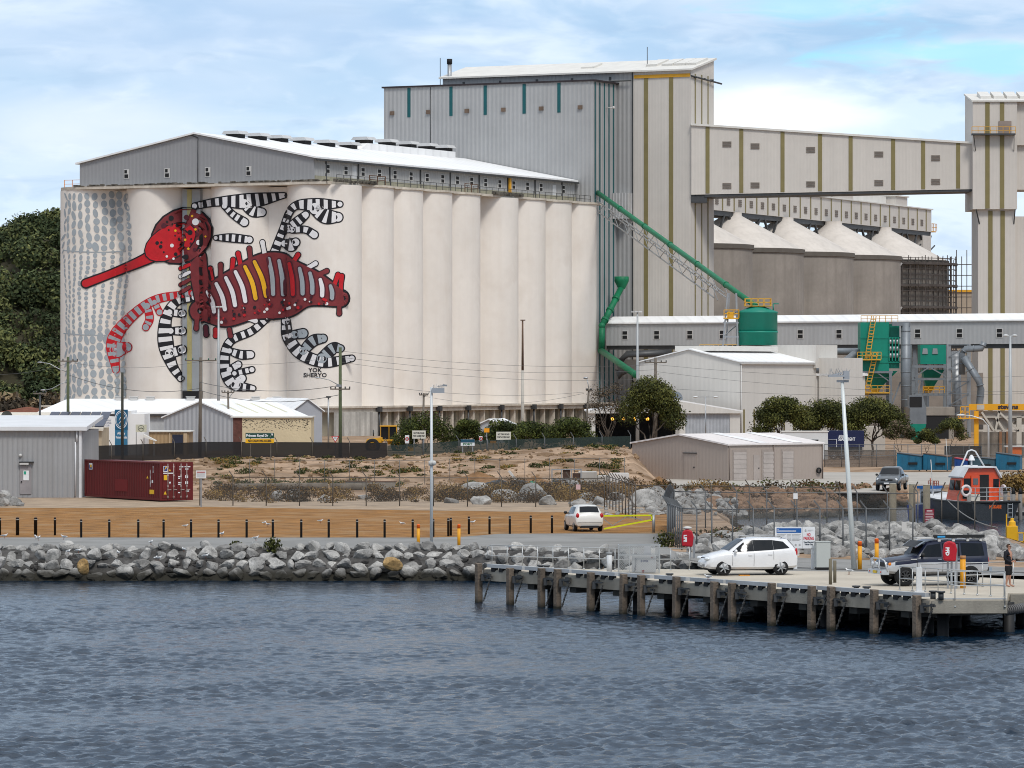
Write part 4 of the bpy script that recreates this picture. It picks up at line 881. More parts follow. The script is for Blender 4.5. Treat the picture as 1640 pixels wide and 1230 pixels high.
	t = thing('pipe_bend', 'dark drooping duct under the gallery beside the grey headhouse', 'duct', (X_(990, 632), 632, 0)); mb = MB(); mb.tube([(-.2, 0, Z_(600, 632)), (.8, 0, Z_(596, 632)), (.2, 0, Z_(580, 632)), (1.4, 0, Z_(567, 632)), (8, 0, Z_(565, 632))], [.9, .8, .6, .55, .55], 10); mb.build('duct_body', M_dsteel, t)
dust_collectors()

# ------------------------------------------------------------------ sheds and buildings of the middle ground
def gable(name, label, cat, loc, rz, w, d, ze, za, wall, roof, over=.25, wname='wall', th=.14, z0=0):
	"""ridge along local y; gable faces -y; local x from 0 (near right corner) to -w"""
	t = thing(name, label, cat, loc, rz); mb = MB(); mb.prismy([(-w, z0), (0, z0), (0, ze), (-w / 2, za), (-w, ze)], 0, d); mb.build(wname, wall, t)
	mb = MB(); s = (za - ze) / (w / 2)
	for sg in (-1, 1):
		xm = -w / 2; xe = xm + sg * (w / 2 + over); z = ze - over * s
		mb.hexa([(xm, -over, za + .01), (xe, -over, z + .01), (xe, d + over, z + .01), (xm, d + over, za + .01), (xm, -over, za + th), (xe, -over, z + th), (xe, d + over, z + th), (xm, d + over, za + th)])
	mb.build('roof', roof, t); return t
M_wshed = mat('white_shed_cladding', (.60, .575, .535), .6, var=.03, vs=.15, rib=.6, ribd=.006, ribdark=.03, streak=.1)
def white_shed():
	t = gable('white_shed', 'big white gabled shed below the green tank', 'shed', (27.9, 520, 0), W0, 13.6, 24, 10.3, 11.85, M_wshed, M_wroof)
	mb = MB(); mb.box(-9.2, -4.4, 1, 22, 11.7, 12.35); mb.build('ridge_cap', M_roofw, t)
	mb = MB(); mb.box(-.05, 2.6, 24.3, 34, 0, 9.0); mb.box(-10, .4, 23, 30, 9.6, 12.55); mb.box(.4, 3.5, 24, 31, 0, 10.9); mb.build('rear_block', M_wshed, t)
	mb = MB(); mb.box(.05, 2.9, 24, 34.3, 8.6, 8.9); mb.build('rear_roof', M_wroof, t)
	mb = PB()
	for i in range(8): y = 1.2 + i * 3.1; mb.new().box(.003, .09, y - .16, y + .16, 0, 4.5)
	mb.build('olive_stripe', M_olive_s, t)
	mb = MB(); mb.cyl((.12, .15, 0), (.12, .15, 10.2), .09, n=6); mb.box(0, .3, 0, 24, 10.05, 10.2); mb.build('gutter', M_frame, t)
	t = thing('brown_rear_wall', 'curved off white rear wall between the white shed and green collector', 'wall', (X_(1320, 575), 575, 0)); mb = MB(); mb.box(-3, 5.5, 0, 4, 0, Z_(602, 575)); mb.build('wall_face', M_white, t); mb = MB(); mb.box(-3.2, 5.8, -.3, 4.2, Z_(602, 575), Z_(600, 575) + .2); mb.build('coping', M_roofw, t)
	# open fronted weighbridge shed with its lamps
	Y = 505; s = F / Y; x0, x1 = X_(944, Y), X_(1185, Y); t = thing('weighbridge_shed', 'low open fronted white shed with dark interior and orange lamps', 'shed', (x0, Y, 0)); w = x1 - x0
	ze, za = Z_(662, Y), Z_(644, Y); xm = X_(1080, Y) - x0
	mb = MB(); mb.prismy([(-.4, ze), (w + .3, ze), (w + .3, ze + .2), (xm, za + .2), (-.4, ze + .2)], -.4, 0); mb.box(w - 7.2, w - 6.5, 0, .4, 0, ze - .003); mb.box(w - 1.2, w, 0, .4, 0, ze - .003); mb.box(-.2, .7, 0, .4, 0, ze - .003); mb.build('front_wall', M_wshed, t)
	mb = MB(); mb.hexa([(-.4, -.4, ze + .2), (xm, -.4, za + .2), (xm, 14, za + .2), (-.4, 14, ze + .2), (-.4, -.4, ze + .35), (xm, -.4, za + .35), (xm, 14, za + .35), (-.4, 14, ze + .35)]); mb.hexa([(xm, -.4, za + .2), (w + .3, -.4, ze + .2), (w + .3, 14, ze + .2), (xm, 14, za + .2), (xm, -.4, za + .35), (w + .3, -.4, ze + .35), (w + .3, 14, ze + .35), (xm, 14, za + .35)]); mb.build('roof', M_wroof, t)
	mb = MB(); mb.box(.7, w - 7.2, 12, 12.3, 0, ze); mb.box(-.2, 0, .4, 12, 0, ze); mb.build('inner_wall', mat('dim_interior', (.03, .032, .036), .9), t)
	mb = MB(); mb.box(w - 6.5, w - 1.2, .1, .3, 0, ze - .003); mb.build('roller_door', mat('pale_blue_door', (.40, .42, .45), .6, rib=.4), t)
	lamp = PB()
	for px in (981, 999, 1017, 1037, 1090): lamp.new().ball((X_(px, Y) - x0, -.05, Z_(671, Y)), .2, 6)
	lamp.build('lamp', mat('orange_lamp', (1, .5, .06), .4, emit=1.2, var=0), t)
	mb = MB(); mb.cyl((0, 0, 0), (0, 2.2, .0), .85, n=20); o = thing('grey_drum', 'grey horizontal drum on the roof of the open fronted shed', 'drum', (X_(1082, 512), 512, Z_(638, 512))); mb.build('drum_shell', M_galv, o); mb = MB(); mb.box(-.8, .8, .3, 1.8, -1.6, -.7); mb.build('cradle', M_lattice, o)
white_shed()
def beige_shed():
	M_b = mat('beige_cladding', (.36, .30, .262), .7, var=.03, vs=.3, rib=.42, ribd=.006, ribdark=.05); rz = R(40)
	t = thing('beige_shed', 'beige metal shed with three roller doors on the right wall', 'shed', (18.0, 354, 0), rz); L, w, ze, za = 11.0, 12.0, 2.95, 3.72
	# local x along the door wall, local y along the gable end
	mb = MB(); mb.prismx([(0, 0), (w, 0), (w, ze), (w / 2, za), (0, ze)], 0, L); mb.build('wall', M_b, t)
	mb = MB(); s = (za - ze) / (w / 2)
	for sg in (-1, 1):
		ym = w / 2; ye = ym + sg * (w / 2 + .15); z = ze - .15 * s
		mb.hexa([(-.15, ye, z), (L + .15, ye, z), (L + .15, ym, za), (-.15, ym, za), (-.15, ye, z + .13), (L + .15, ye, z + .13), (L + .15, ym, za + .13), (-.15, ym, za + .13)])
	mb.build('roof', mat('pinkish_white_roof', (.70, .65, .63), .6, var=.05, rib=.8, ribdark=.08), t)
	mb = PB()
	for x in (4.1, 8.2): mb.new().hexa([(x - .5, .05, ze + .16), (x + .5, .05, ze + .16), (x + .5, w / 2, za + .145), (x - .5, w / 2, za + .145), (x - .5, .05, ze + .19), (x + .5, .05, ze + .19), (x + .5, w / 2, za + .175), (x - .5, w / 2, za + .175)])
	mb.build('skylight_strip', mat('skylight', (.85, .83, .82), .4), t)
	k = 11 / 152.
	for a, b in ((1174, 1194), (1221, 1238), (1252, 1269)):
		x0, x1 = (a - 1166) * k, (b - 1166) * k; f = MB(); f.box(x0 - .12, x1 + .12, -.05, -.003, 0, 2.55); fo = f.build('roller_door', mat('beige_trim', (.33, .28, .25), .7), t); p = MB()
		for q in range(12): p.box(x0, x1, -.09 - (q % 2) * .02, -.051, .02 + q * .195, .02 + (q + 1) * .195)
		p.build('slats', mat('beige_slat', (.42, .37, .34), .6), fo)
	x0, x1 = 40 * k, 49.5 * k; f = MB(); f.box(x0, x1, -.05, -.003, 0, 2.1); d = f.build('door', mat('beige_door', (.37, .32, .29), .7), t); h = MB(); h.box(x1 - .15, x1 - .05, -.09, -.051, .95, 1.05); h.build('handle', M_dsteel, d)
	f = MB(); f.box(-.05, -.003, 3.9, 5.4, 0, 2.2); d = f.build('door', mat('beige_cladding', (0, 0, 0)), t); h = MB(); h.box(-.09, -.051, 4.05, 4.2, 1, 1.1); h.box(-.12, -.003, 3.8, 5.5, 2.2, 2.28); h.build('handle', M_dsteel, d)
	dp = PB()
	for x in (.12, 5.2): dp.new().cyl((x, -.08, 0), (x, -.08, 2.9), .05, n=6)
	dp.new().cyl((L - .08, -.08, 0), (L - .08, -.08, 2.9), .05, n=6); dp.build('downpipe', mat('brown_pipe', (.2, .16, .14), .7), t)
	hz = MB(); hz.lathe([(.16, -.06), (.26, -.06), (.26, .06), (.16, .06)], 14, (10.4, -.15, .7), 'y'); hz.build('hose_reel', M_dark, t)
beige_shed()
def left_buildings():
	# near grey workshop at the frame edge
	Y = 306; s = F / Y; xr = X_(132, Y)
	M_g = mat('old_grey_iron', (.345, .345, .35), .6, var=.06, vs=.25, rib=.36, ribd=.03, ribdark=.12, streak=.22, dark=(.17, .15, .13))
	t = thing('grey_workshop', 'grey corrugated iron workshop with a small door at the left edge', 'workshop', (xr, Y, 0)); zt = Z_(690, Y)
	mb = MB(); mb.box(-30, 0, 0, 12, 0, zt); mb.build('wall', M_g, t)
	mb = MB(); mb.hexa([(-30, -.4, zt + .02), (.35, -.4, zt + .02), (.35, 12, zt + .75), (-30, 12, zt + .75), (-30, -.4, zt + .3), (.35, -.4, zt + .3), (.35, 12, zt + 1.0), (-30, 12, zt + 1.0)]); mb.build('roof', mat('pale_roof', (.66, .66, .67), .5, var=.05), t)
	dp = PB(); a = X_(121, Y) - xr; d_ = dp.new(); d_.cyl((a + .1, -.12, zt), (a + .1, -.12, zt - .8), .07, n=6); d_.cyl((a, -.12, zt - .8), (a, -.12, .1), .06, n=6); dp.new().box(-.25, -.05, -.12, -.003, 0, zt - .003); dp.build('downpipe', mat('white_pipe', (.66, .66, .67), .5), t)
	x0, x1 = X_(32, Y) - xr, X_(50, Y) - xr; f = MB(); f.box(x0, x1, -.06, -.003, .25, 2.3); d = f.build('door', mat('grey_door', (.27, .25, .255), .6, var=.15), t); k = MB(); k.ball((x0 + .12, -.1, 1.15), .06, 5); k.build('handle', M_dark, d)
	nt = MB(); nt.box(x0 + .25, x0 + .65, -.085, -.061, 1.25, 1.95); nt.box(x0 + .29, x0 + .45, -.1, -.086, 1.68, 1.9, 1); nt.build('notice', [mat('paper_white', (.75, .76, .77), .6), mat('notice_green', (.02, .3, .2), .6)], d)
	k = MB(); k.box(x0, x0 + .65, -.28, -.003, 2.38, 2.52); k.box(x0 - .05, x1 + .2, -.3, -.003, 2.53, 2.6, 1); k.build('door_lamp', [M_frame, M_dark], t)
	k = MB(); k.ball((X_(33, Y) - xr, -.1, 3.05), .12, 6); k.build('alarm_bulb', M_frame, t)
	# white club house with its blue panel
	Y = 440; s = F / Y; M_w = mat('white_render', (.76, .75, .74), .8, var=.03, streak=.05); o = X_(154, Y)
	def lx(px): return (px - 154) / s
	def z(py): return Z_(py, Y)
	t = thing('white_clubhouse', 'white rendered building with a tall blue logo panel on its front', 'building', (o, Y, 0))
	mb = MB(); mb.box(0, lx(184), 0, 7, 0, z(668)); mb.box(lx(184), lx(231), .3, 7, 0, z(663)); mb.box(lx(178), lx(210), .31, 7, z(663), z(658)); mb.box(lx(120), 0, .6, 7, 0, z(703)); mb.build('wall', M_w, t)
	mb = MB(); mb.box(lx(110), 0, 1.2, 7, z(703), z(684)); mb.build('tan_wall', mat('tan_sheeting', (.40, .28, .16), .7, rib=.4), t)
	mb = MB(); mb.box(lx(146), lx(153), .53, .597, z(712), z(705)); mb.build('window', M_dark, t)
	mb = MB(); mb.box(lx(184), lx(204), .1, .297, 0, z(688.2)); mb.build('lower_panel', mat('mid_blue', (.03, .165, .30), .6), t)
	mb = MB(); mb.box(lx(183.8), lx(204.4), .08, .297, z(688), z(656)); p = mb.build('logo_panel', mat('deep_blue', (.01, .10, .20), .6), t)
	mb = MB(); c = (lx(194), .07, z(672)); mb.lathe([(.60, 0), (.66, 0)], 28, c, 'y'); mb.lathe([(.50, 0), (.53, 0)], 28, c, 'y')
	for i in range(len(mb.v)): v = mb.v[i]; mb.v[i] = (v[0], v[1], c[2] + (v[2] - c[2]) * 1.45)
	for (a, b, cc) in ((-.3, -.35, .3), (-.1, -.1, .45), (-.25, .1, .2)):
		mb.tube([(c[0] + a, .07, c[2] + b - .2), (c[0] + a + .22, .07, c[2] + b + .15), (c[0] + a + .28, .07, c[2] + b - .05), (c[0] + a + .5, .07, c[2] + b + .35)], .035, 4)
	mb.build('emblem', mat('sign_white', (.74, .76, .78), .6), p)
	mb = MB()
	for sx, py, wd in (('Albany', 694, .85), ('Western Australia', 700.5, 1.16)): text_geo(mb, sx, .36, (lx(194), .095, z(py)), width=wd, bold=.012)
	mb.build('lettering', mat('sign_white', (0, 0, 0)), t)
	mb = MB()
	for i, sx in enumerate(('ALBANY', 'FISHING', 'CLUB')): text_geo(mb, sx, .26, (lx(172), -.02, z(673.5 + i * 4)), width=[.8, .8, .4][i])
	mb.build('wall_lettering', mat('ink_blue', (.10, .12, .22), .7), t)
	mb = MB(); mb.prismy([(0, 0), (1.3, -.42), (1.3, -.34), (0, .32)], -1.2, .25)
	a = thing('porch_canopy', 'small white pitched canopy on posts right of the white clubhouse', 'canopy', (o + lx(231), Y, z(700))); mb.build('roof', M_roofw, a); mb = MB(); mb.bar((1.1, -1, -2.6), (1.1, -1, -.4), .12); mb.build('post', M_w, a)
	sg = thing('emblem_sign', 'small cream sign with an oval emblem beside the white clubhouse', 'sign', (X_(226, 430), 430, 0)); sc = F / 430
	mb = MB(); mb.box(-.55, .55, 0, .08, Z_(692, 430), Z_(680, 430)); b = mb.build('board', mat('cream_sign', (.55, .54, .42), .7), sg)
	mb = MB(); mb.lathe([(.27, 0), (.32, 0)], 20, (0, -.01, Z_(686, 430)), 'y'); mb.tube([(-.2, -.02, Z_(687, 430)), (.0, -.02, Z_(685, 430)), (.22, -.02, Z_(686.5, 430))], .03, 4); mb.build('emblem', mat('emblem_ink', (.1, .12, .1), .7), b); mb = MB(); mb.bar((-.5, .04, 0), (-.5, .04, Z_(692, 430)), .06); mb.build('post', M_dsteel, sg)
	# tan annex with a dark blue door
	Y = 446; s = F / Y; t = thing('tan_annex', 'low tan metal building with a dark blue door', 'building', (X_(232, Y), Y, 0)); w = 70 / s
	mb = MB(); mb.box(0, w, 0, 6, 0, Z_(692, Y)); mb.build('wall', mat('tan_sheeting', (0, 0, 0)), t); mb = MB(); mb.box(-.2, w + .2, -.2, 6.2, Z_(692, Y), Z_(690.5, Y)); mb.build('roof', M_roofw, t)
	mb = MB(); mb.box(44 / s, 61 / s, -.06, -.003, 0, Z_(696, Y)); mb.build('door', mat('navy_door', (.018, .024, .05), .6), t)
	mb = PB(); mb.new().box(39 / s, 41 / s, -.1, -.003, 0, Z_(693, Y)); mb.new().box(62 / s, 68 / s, -.1, -.003, 0, Z_(693, Y)); mb.build('door_frame', mat('pale_tan', (.5, .38, .25), .7), t)
	# grey barn, grey shed behind
	M_rib = mat('grey_barn_cladding', (.40, .41, .43), .6, var=.04, rib=.55, ribd=.04, ribdark=.2, streak=.05)
	Y = 470; xr = X_(378, Y - 3); b = gable('grey_barn', 'ribbed grey gabled barn with white roof behind the shade cloth', 'barn', (xr, Y - 3, 0), R(-24), 9.0, 17, 4.05, 5.75, M_rib, M_wroof)
	mb = PB()
	for i in range(4): x = 3 + i * 3.6; mb.new().hexa([(-3.6, x, 5.53), (-.9, x, 4.51), (-.9, x + .6, 4.51), (-3.6, x + .6, 5.53), (-3.6, x, 5.57), (-.9, x, 4.55), (-.9, x + .6, 4.55), (-3.6, x + .6, 5.57)])
	mb.build('skylight_strip', mat('yellowed_skylight', (.62, .60, .44), .5), b)
	Y = 495; gable('grey_shed', 'plain grey gabled shed with white roof behind the cream brick building', 'shed', (X_(516, Y), Y, 0), R(20), 3.6, 16, 4.6, 5.9, mat('plain_grey_wall', (.36, .375, .41), .6, var=.04), M_wroof)
	# cream blockwork front with dark patching, brick return
	Y = 440; s = F / Y; t = thing('cream_brick_building', 'cream building with patchy flaking wall behind the green road sign', 'building', (X_(388, Y), Y, 0)); w = 110 / s
	mb = MB(); mb.box(0, w, 0, 7, 0, Z_(669, Y)); mb.build('wall', mat('flaking_cream', (.60, .50, .33), .9, var=.06, bump=.6, bs=4), t)
	mb = MB(); rr = random.Random(5)
	for q in range(330):
		x = rr.uniform(.05, w - .1); zz = Z_(671, Y) - abs(rr.gauss(0, .75)) - .02
		if zz < Z_(690, Y): continue
		e = rr.uniform(.03, .09); mb.add([(x - e, -.004, zz), (x, -.004, zz - e * .6), (x + e * 1.2, -.004, zz), (x, -.004, zz + e * .7)], [(0, 1, 2, 3)])
	o = mb.build('flaked_patches', mat('flaked_dark', (.12, .10, .08), .95), t, fix=False); tag(o, kind='stuff')
	mb = MB(); mb.box(-.95, -.003, .02, 7, 0, Z_(668, Y)); mb.build('brick_return', mat('dark_brick', (.12, .05, .04), .9, var=.3, vs=3), t)
	mb = MB(); mb.box(-1.2, w + .15, -.2, 7.2, Z_(668.8, Y), Z_(667, Y)); mb.build('roof', M_roofw, t)
	# long white-roofed store and solar roof
	Y = 540; xl, xr = X_(64, Y), X_(470, Y); t = thing('long_store', 'long low building with white roof at the foot of the mural', 'warehouse', (xl, Y, 0)); w = xr - xl; ze, za = Z_(663, Y), Z_(641, Y)
	mb = MB(); mb.box(0, w, 0, 12, 0, ze); mb.build('wall', mat('store_grey', (.42, .43, .44), .7, rib=.8, ribdark=.1), t)
	mb = MB(); mb.hexa([(-.4, -.5, ze), (w, -.5, ze), (w, 6, za), (2.9, 6, za), (-.4, -.5, ze + .2), (w, -.5, ze + .2), (w, 6, za + .15), (2.9, 6, za + .15)]); mb.build('roof', M_wroof, t)
	mb = MB(); mb.box(-.3, w, -.52, -.4, ze - .3, ze - .01); mb.build('gutter', mat('dark_gutter', (.05, .045, .045), .6), t)
	for px in (185, 208, 235, 300, 440, 405): mb = MB(); x = X_(px, Y) - xl; mb.box(x - .5, x + .5, 5.2, 6, za, za + .35); mb.box(x - .6, x + .6, 5.1, 6.1, za + .35, za + .45); mb.build('roof_vent', M_frame, t)
	Y = 415; s = F / Y; xl = X_(-60, Y); t = thing('solar_roof_house', 'low cream house with solar panels along its sloping roof', 'house', (xl, Y, 0)); w = 222 / s; ze, za = Z_(686, Y), Z_(661, Y)
	def rz_(py): return Z_(py, Y)
	mb = MB(); mb.box(0, w, .5, 8, 0, ze); mb.build('wall', mat('tan_house_wall', (.46, .38, .27), .8), t)
	mb = MB(); mb.hexa([(-.3, 0, ze - .25), (w + .2, 0, ze - .25), (w + .2, 5, za - .1), (-.3, 5, za - .1), (-.3, 0, ze), (w + .2, 0, ze), (w + .2, 5, za), (-.3, 5, za)]); mb.build('roof', mat('cream_roof', (.60, .55, .47), .6, var=.04, rib=.7, ribdark=.08), t)
	M_pv = mat('solar_glass', (.05, .055, .085), .15, .2, var=.2, vs=.4)
	for i in range(6):
		for j in range(2):
			if i == 0 and j == 1: pass
			x = (128 + i * 16.5 + j * 3.2) / s; y0, y1 = .3 + j * 2.3, 2.5 + j * 2.3; h = lambda y: ze + (za - ze) * y / 5
			p = MB(); p.hexa([(x, y0, h(y0) + .06), (x + 14.8 / s, y0, h(y0) + .06), (x + 17.6 / s, y1, h(y1) + .06), (x + 2.8 / s, y1, h(y1) + .06), (x, y0, h(y0) + .12), (x + 14.8 / s, y0, h(y0) + .12), (x + 17.6 / s, y1, h(y1) + .12), (x + 2.8 / s, y1, h(y1) + .12)]); p.build('solar_panel', M_pv, t)
	p = MB(); p.hexa([(112 / s, 2.4, ze + .75), (121 / s, 2.4, ze + .75), (125 / s, 3.6, ze + 1.12), (117 / s, 3.6, ze + 1.12), (112 / s, 2.4, ze + .82), (121 / s, 2.4, ze + .82), (125 / s, 3.6, ze + 1.19), (117 / s, 3.6, ze + 1.19)]); p.build('solar_panel', mat('pale_solar', (.25, .27, .33), .3), t)
	d = thing('satellite_dish', 'dark grey satellite dish at far left above the workshop roof', 'satellite dish', (X_(11, 405), 405, Z_(673, 405))); mb = MB(); mb.lathe([(.01, .16), (.3, .1), (.55, -.05)], 18, (0, 0, .35), 'y'); mb.build('dish', mat('dish_grey', (.12, .13, .125), .6), d); mb = MB(); mb.bar((0, .2, -.6), (0, .2, .3), .08); mb.bar((0, .2, .3), (0, -.35, .3), .04); mb.build('mount', M_dsteel, d)
	Y = 560; h = thing('tile_roof_house', 'house with red brown tiled hip roof below the wooded hill', 'house', (X_(40, Y), Y, 0)); w = 5.2; ze, za = Z_(664, Y), Z_(652, Y)
	mb = MB(); mb.add([(-w, 0, ze), (w, 0, ze), (w, 7, ze), (-w, 7, ze), (-.3, 3.5, za), (.3, 3.5, za)], [(0, 1, 5, 4), (1, 2, 5), (2, 3, 4, 5), (3, 0, 4), (3, 2, 1, 0)]); mb.build('roof', mat('red_tiles', (.17, .06, .035), .9, var=.25, vs=1.5), h); mb = MB(); mb.box(-w + .4, w - .4, .5, 6.5, 0, ze); mb.build('wall', mat('tan_house_wall', (0, 0, 0)), h)
	b = thing('billboard', 'blue and white signboard behind the grey workshop roof', 'sign', (X_(0, 345), 345, 0)); sc = F / 345
	mb = MB(); mb.box(-1.5, 23 / sc, 0, .1, Z_(683, 345) - .3, Z_(673.5, 345)); p = mb.build('blue_board', mat('board_blue', (.02, .09, .25), .6), b); mb = MB(); text_geo(mb, 'ALIE', .42, (10 / sc, -.01, Z_(678, 345)), bold=.02, width=1.0); mb.build('lettering', mat('sign_white', (0, 0, 0)), p)
	mb = MB(); mb.box(23 / sc + .003, 55 / sc, 0, .1, Z_(683, 345) - .3, Z_(674, 345)); mb.build('white_board', mat('paper_white', (0, 0, 0)), b); mb = MB(); mb.bar((-.4, .05, 0), (-.4, .05, 4.6), .1); mb.bar((2, .05, 0), (2, .05, 4.6), .1); mb.build('post', M_dsteel, b)
	# kiosk between the bushes
	Y = 500; k = gable('white_kiosk', 'small pale kiosk with white gable roof among the round bushes', 'kiosk', (X_(802, Y), Y, 0), R(-20), 2.9, 5, Z_(681, Y), Z_(672.5, Y), mat('kiosk_grey', (.42, .43, .45), .7), M_wroof)
left_buildings()
# ------------------------------------------------------------------ rocks
def rock_mat(name, a, b, brown=0.0):
	m = bpy.data.materials.new(name); m.use_nodes = True; nt = m.node_tree; N, L = nt.nodes, nt.links; p = N['Principled BSDF']; p.inputs['Roughness'].default_value = .9; p.inputs['Specular IOR Level'].default_value = .25
	tc = N.new('ShaderNodeTexCoord'); oi = N.new('ShaderNodeObjectInfo'); ge = N.new('ShaderNodeNewGeometry')
	def nz(s, d=6):
		n = N.new('ShaderNodeTexNoise'); n.inputs['Scale'].default_value = s; n.inputs['Detail'].default_value = d; L.new(ge.outputs['Position'], n.inputs[0]); return n.outputs[0]
	def mr(v, a_, b_, c, d):
		n = N.new('ShaderNodeMapRange'); [setattr(n.inputs[i + 1], 'default_value', q) for i, q in enumerate((a_, b_, c, d))]; L.new(v, n.inputs[0]); return n.outputs[0]
	def mx(f, x, y, mode='MIX'):
		n = N.new('ShaderNodeMix'); n.data_type = 'RGBA'; n.blend_type = mode; L.new(f, n.inputs[0]) if not isinstance(f, float) else setattr(n.inputs[0], 'default_value', f)
		for i, v in ((6, x), (7, y)): (setattr(n.inputs[i], 'default_value', (*v, 1)) if isinstance(v, tuple) else L.new(v, n.inputs[i]))
		return n.outputs[2]
	c = mx(mr(oi.outputs['Random'], 0, 1, 0, 1), a, b); c = mx(mr(nz(2.2), .42, .62, 0, .65), c, tuple(x * .45 for x in a)); c = mx(mr(nz(1.1), .56, .7, 0, .7), c, tuple(min(1, x * 1.35) for x in b)); c = mx(mr(nz(14), .5, .72, 0, .5), c, (.05, .047, .045))
	s = N.new('ShaderNodeSeparateXYZ'); L.new(ge.outputs['Position'], s.inputs[0]); ad = N.new('ShaderNodeMath'); ad.operation = 'MULTIPLY_ADD'; ad.inputs[1].default_value = .5; L.new(nz(1.7), ad.inputs[0]); L.new(s.outputs[2], ad.inputs[2])
	c = mx(mr(ad.outputs[0], -.6, -.95, 0, .94), c, (.022, .02, .014)); L.new(c, p.inputs['Base Color'])
	bp = N.new('ShaderNodeBump'); bp.inputs['Distance'].default_value = .05; bp.inputs['Strength'].default_value = .8; L.new(nz(7), bp.inputs['Height']); L.new(bp.outputs[0], p.inputs['Normal']); return m
M_rock = rock_mat('granite', (.24, .232, .222), (.47, .455, .43)); M_rockd = rock_mat('gap_shade_stone', (.045, .042, .04), (.12, .115, .11)); M_rocko = rock_mat('ochre_stone', (.42, .26, .10), (.5, .33, .15)); M_rockb = rock_mat('brown_stone', (.15, .085, .05), (.25, .15, .09))
def rock_geo(seed, sd=3):
	r = np.random.RandomState(seed); bm = bmesh.new(); bmesh.ops.create_icosphere(bm, subdivisions=sd, radius=1)
	v = np.array([q.co[:] for q in bm.verts]); f = [tuple(x.index for x in q.verts) for q in bm.faces]; bm.free()
	n = r.normal(size=(11, 3)); n /= np.linalg.norm(n, axis=1)[:, None]; d = r.uniform(.5, .95, 11); dots = v @ n.T
	rad = np.where(dots > .05, d / np.maximum(dots, .05), 9).min(1); rad = np.minimum(rad, 1.12) * (1 + .012 * r.normal(size=len(v)))
	return v * rad[:, None], np.array(f)
ROCKS = [rock_geo(40 + i) for i in range(14)]; SMALL = [rock_geo(40 + i, 2) for i in range(14)]
def rock_mesh(i, m):
	v, f = ROCKS[i]; o = np_mesh('boulder', v, f, m); me = o.data; bpy.data.objects.remove(o); return me
RM = [rock_mesh(i, M_rock) for i in range(14)]; RMO = rock_mesh(3, M_rocko)
rk = random.Random(21)
def put_rock(loc, s, label, group, me=None):
	o = bpy.data.objects.new('boulder', me or rk.choice(RM)); COL.objects.link(o); o.location = loc; o.scale = s; o.rotation_euler = (rk.uniform(-.5, .5), rk.uniform(-.5, .5), rk.uniform(0, 6.28)); return tag(o, label, 'boulder', group)
def rubble(name, pts, mat_):
	VV, FF, o = [], [], 0
	for (x, y, z, s) in pts:
		v, f = SMALL[rk.randrange(14)]; a = rk.uniform(0, 6.28); c, q = math.cos(a), math.sin(a); w = v * np.array([s * 1.2, s, s * .75]); w = np.stack([w[:, 0] * c - w[:, 1] * q + x, w[:, 0] * q + w[:, 1] * c + y, w[:, 2] + z], 1)
		VV.append(w); FF.append(f + o); o += len(v)
	ob = np_mesh(name, np.concatenate(VV), np.concatenate(FF), mat_); tag(ob, kind='stuff'); return ob
def shore_y(x): return float(np.interp(x, SHX, SHY))
def tz(x, y): return float(terrain(np.array(x), np.array(y)))
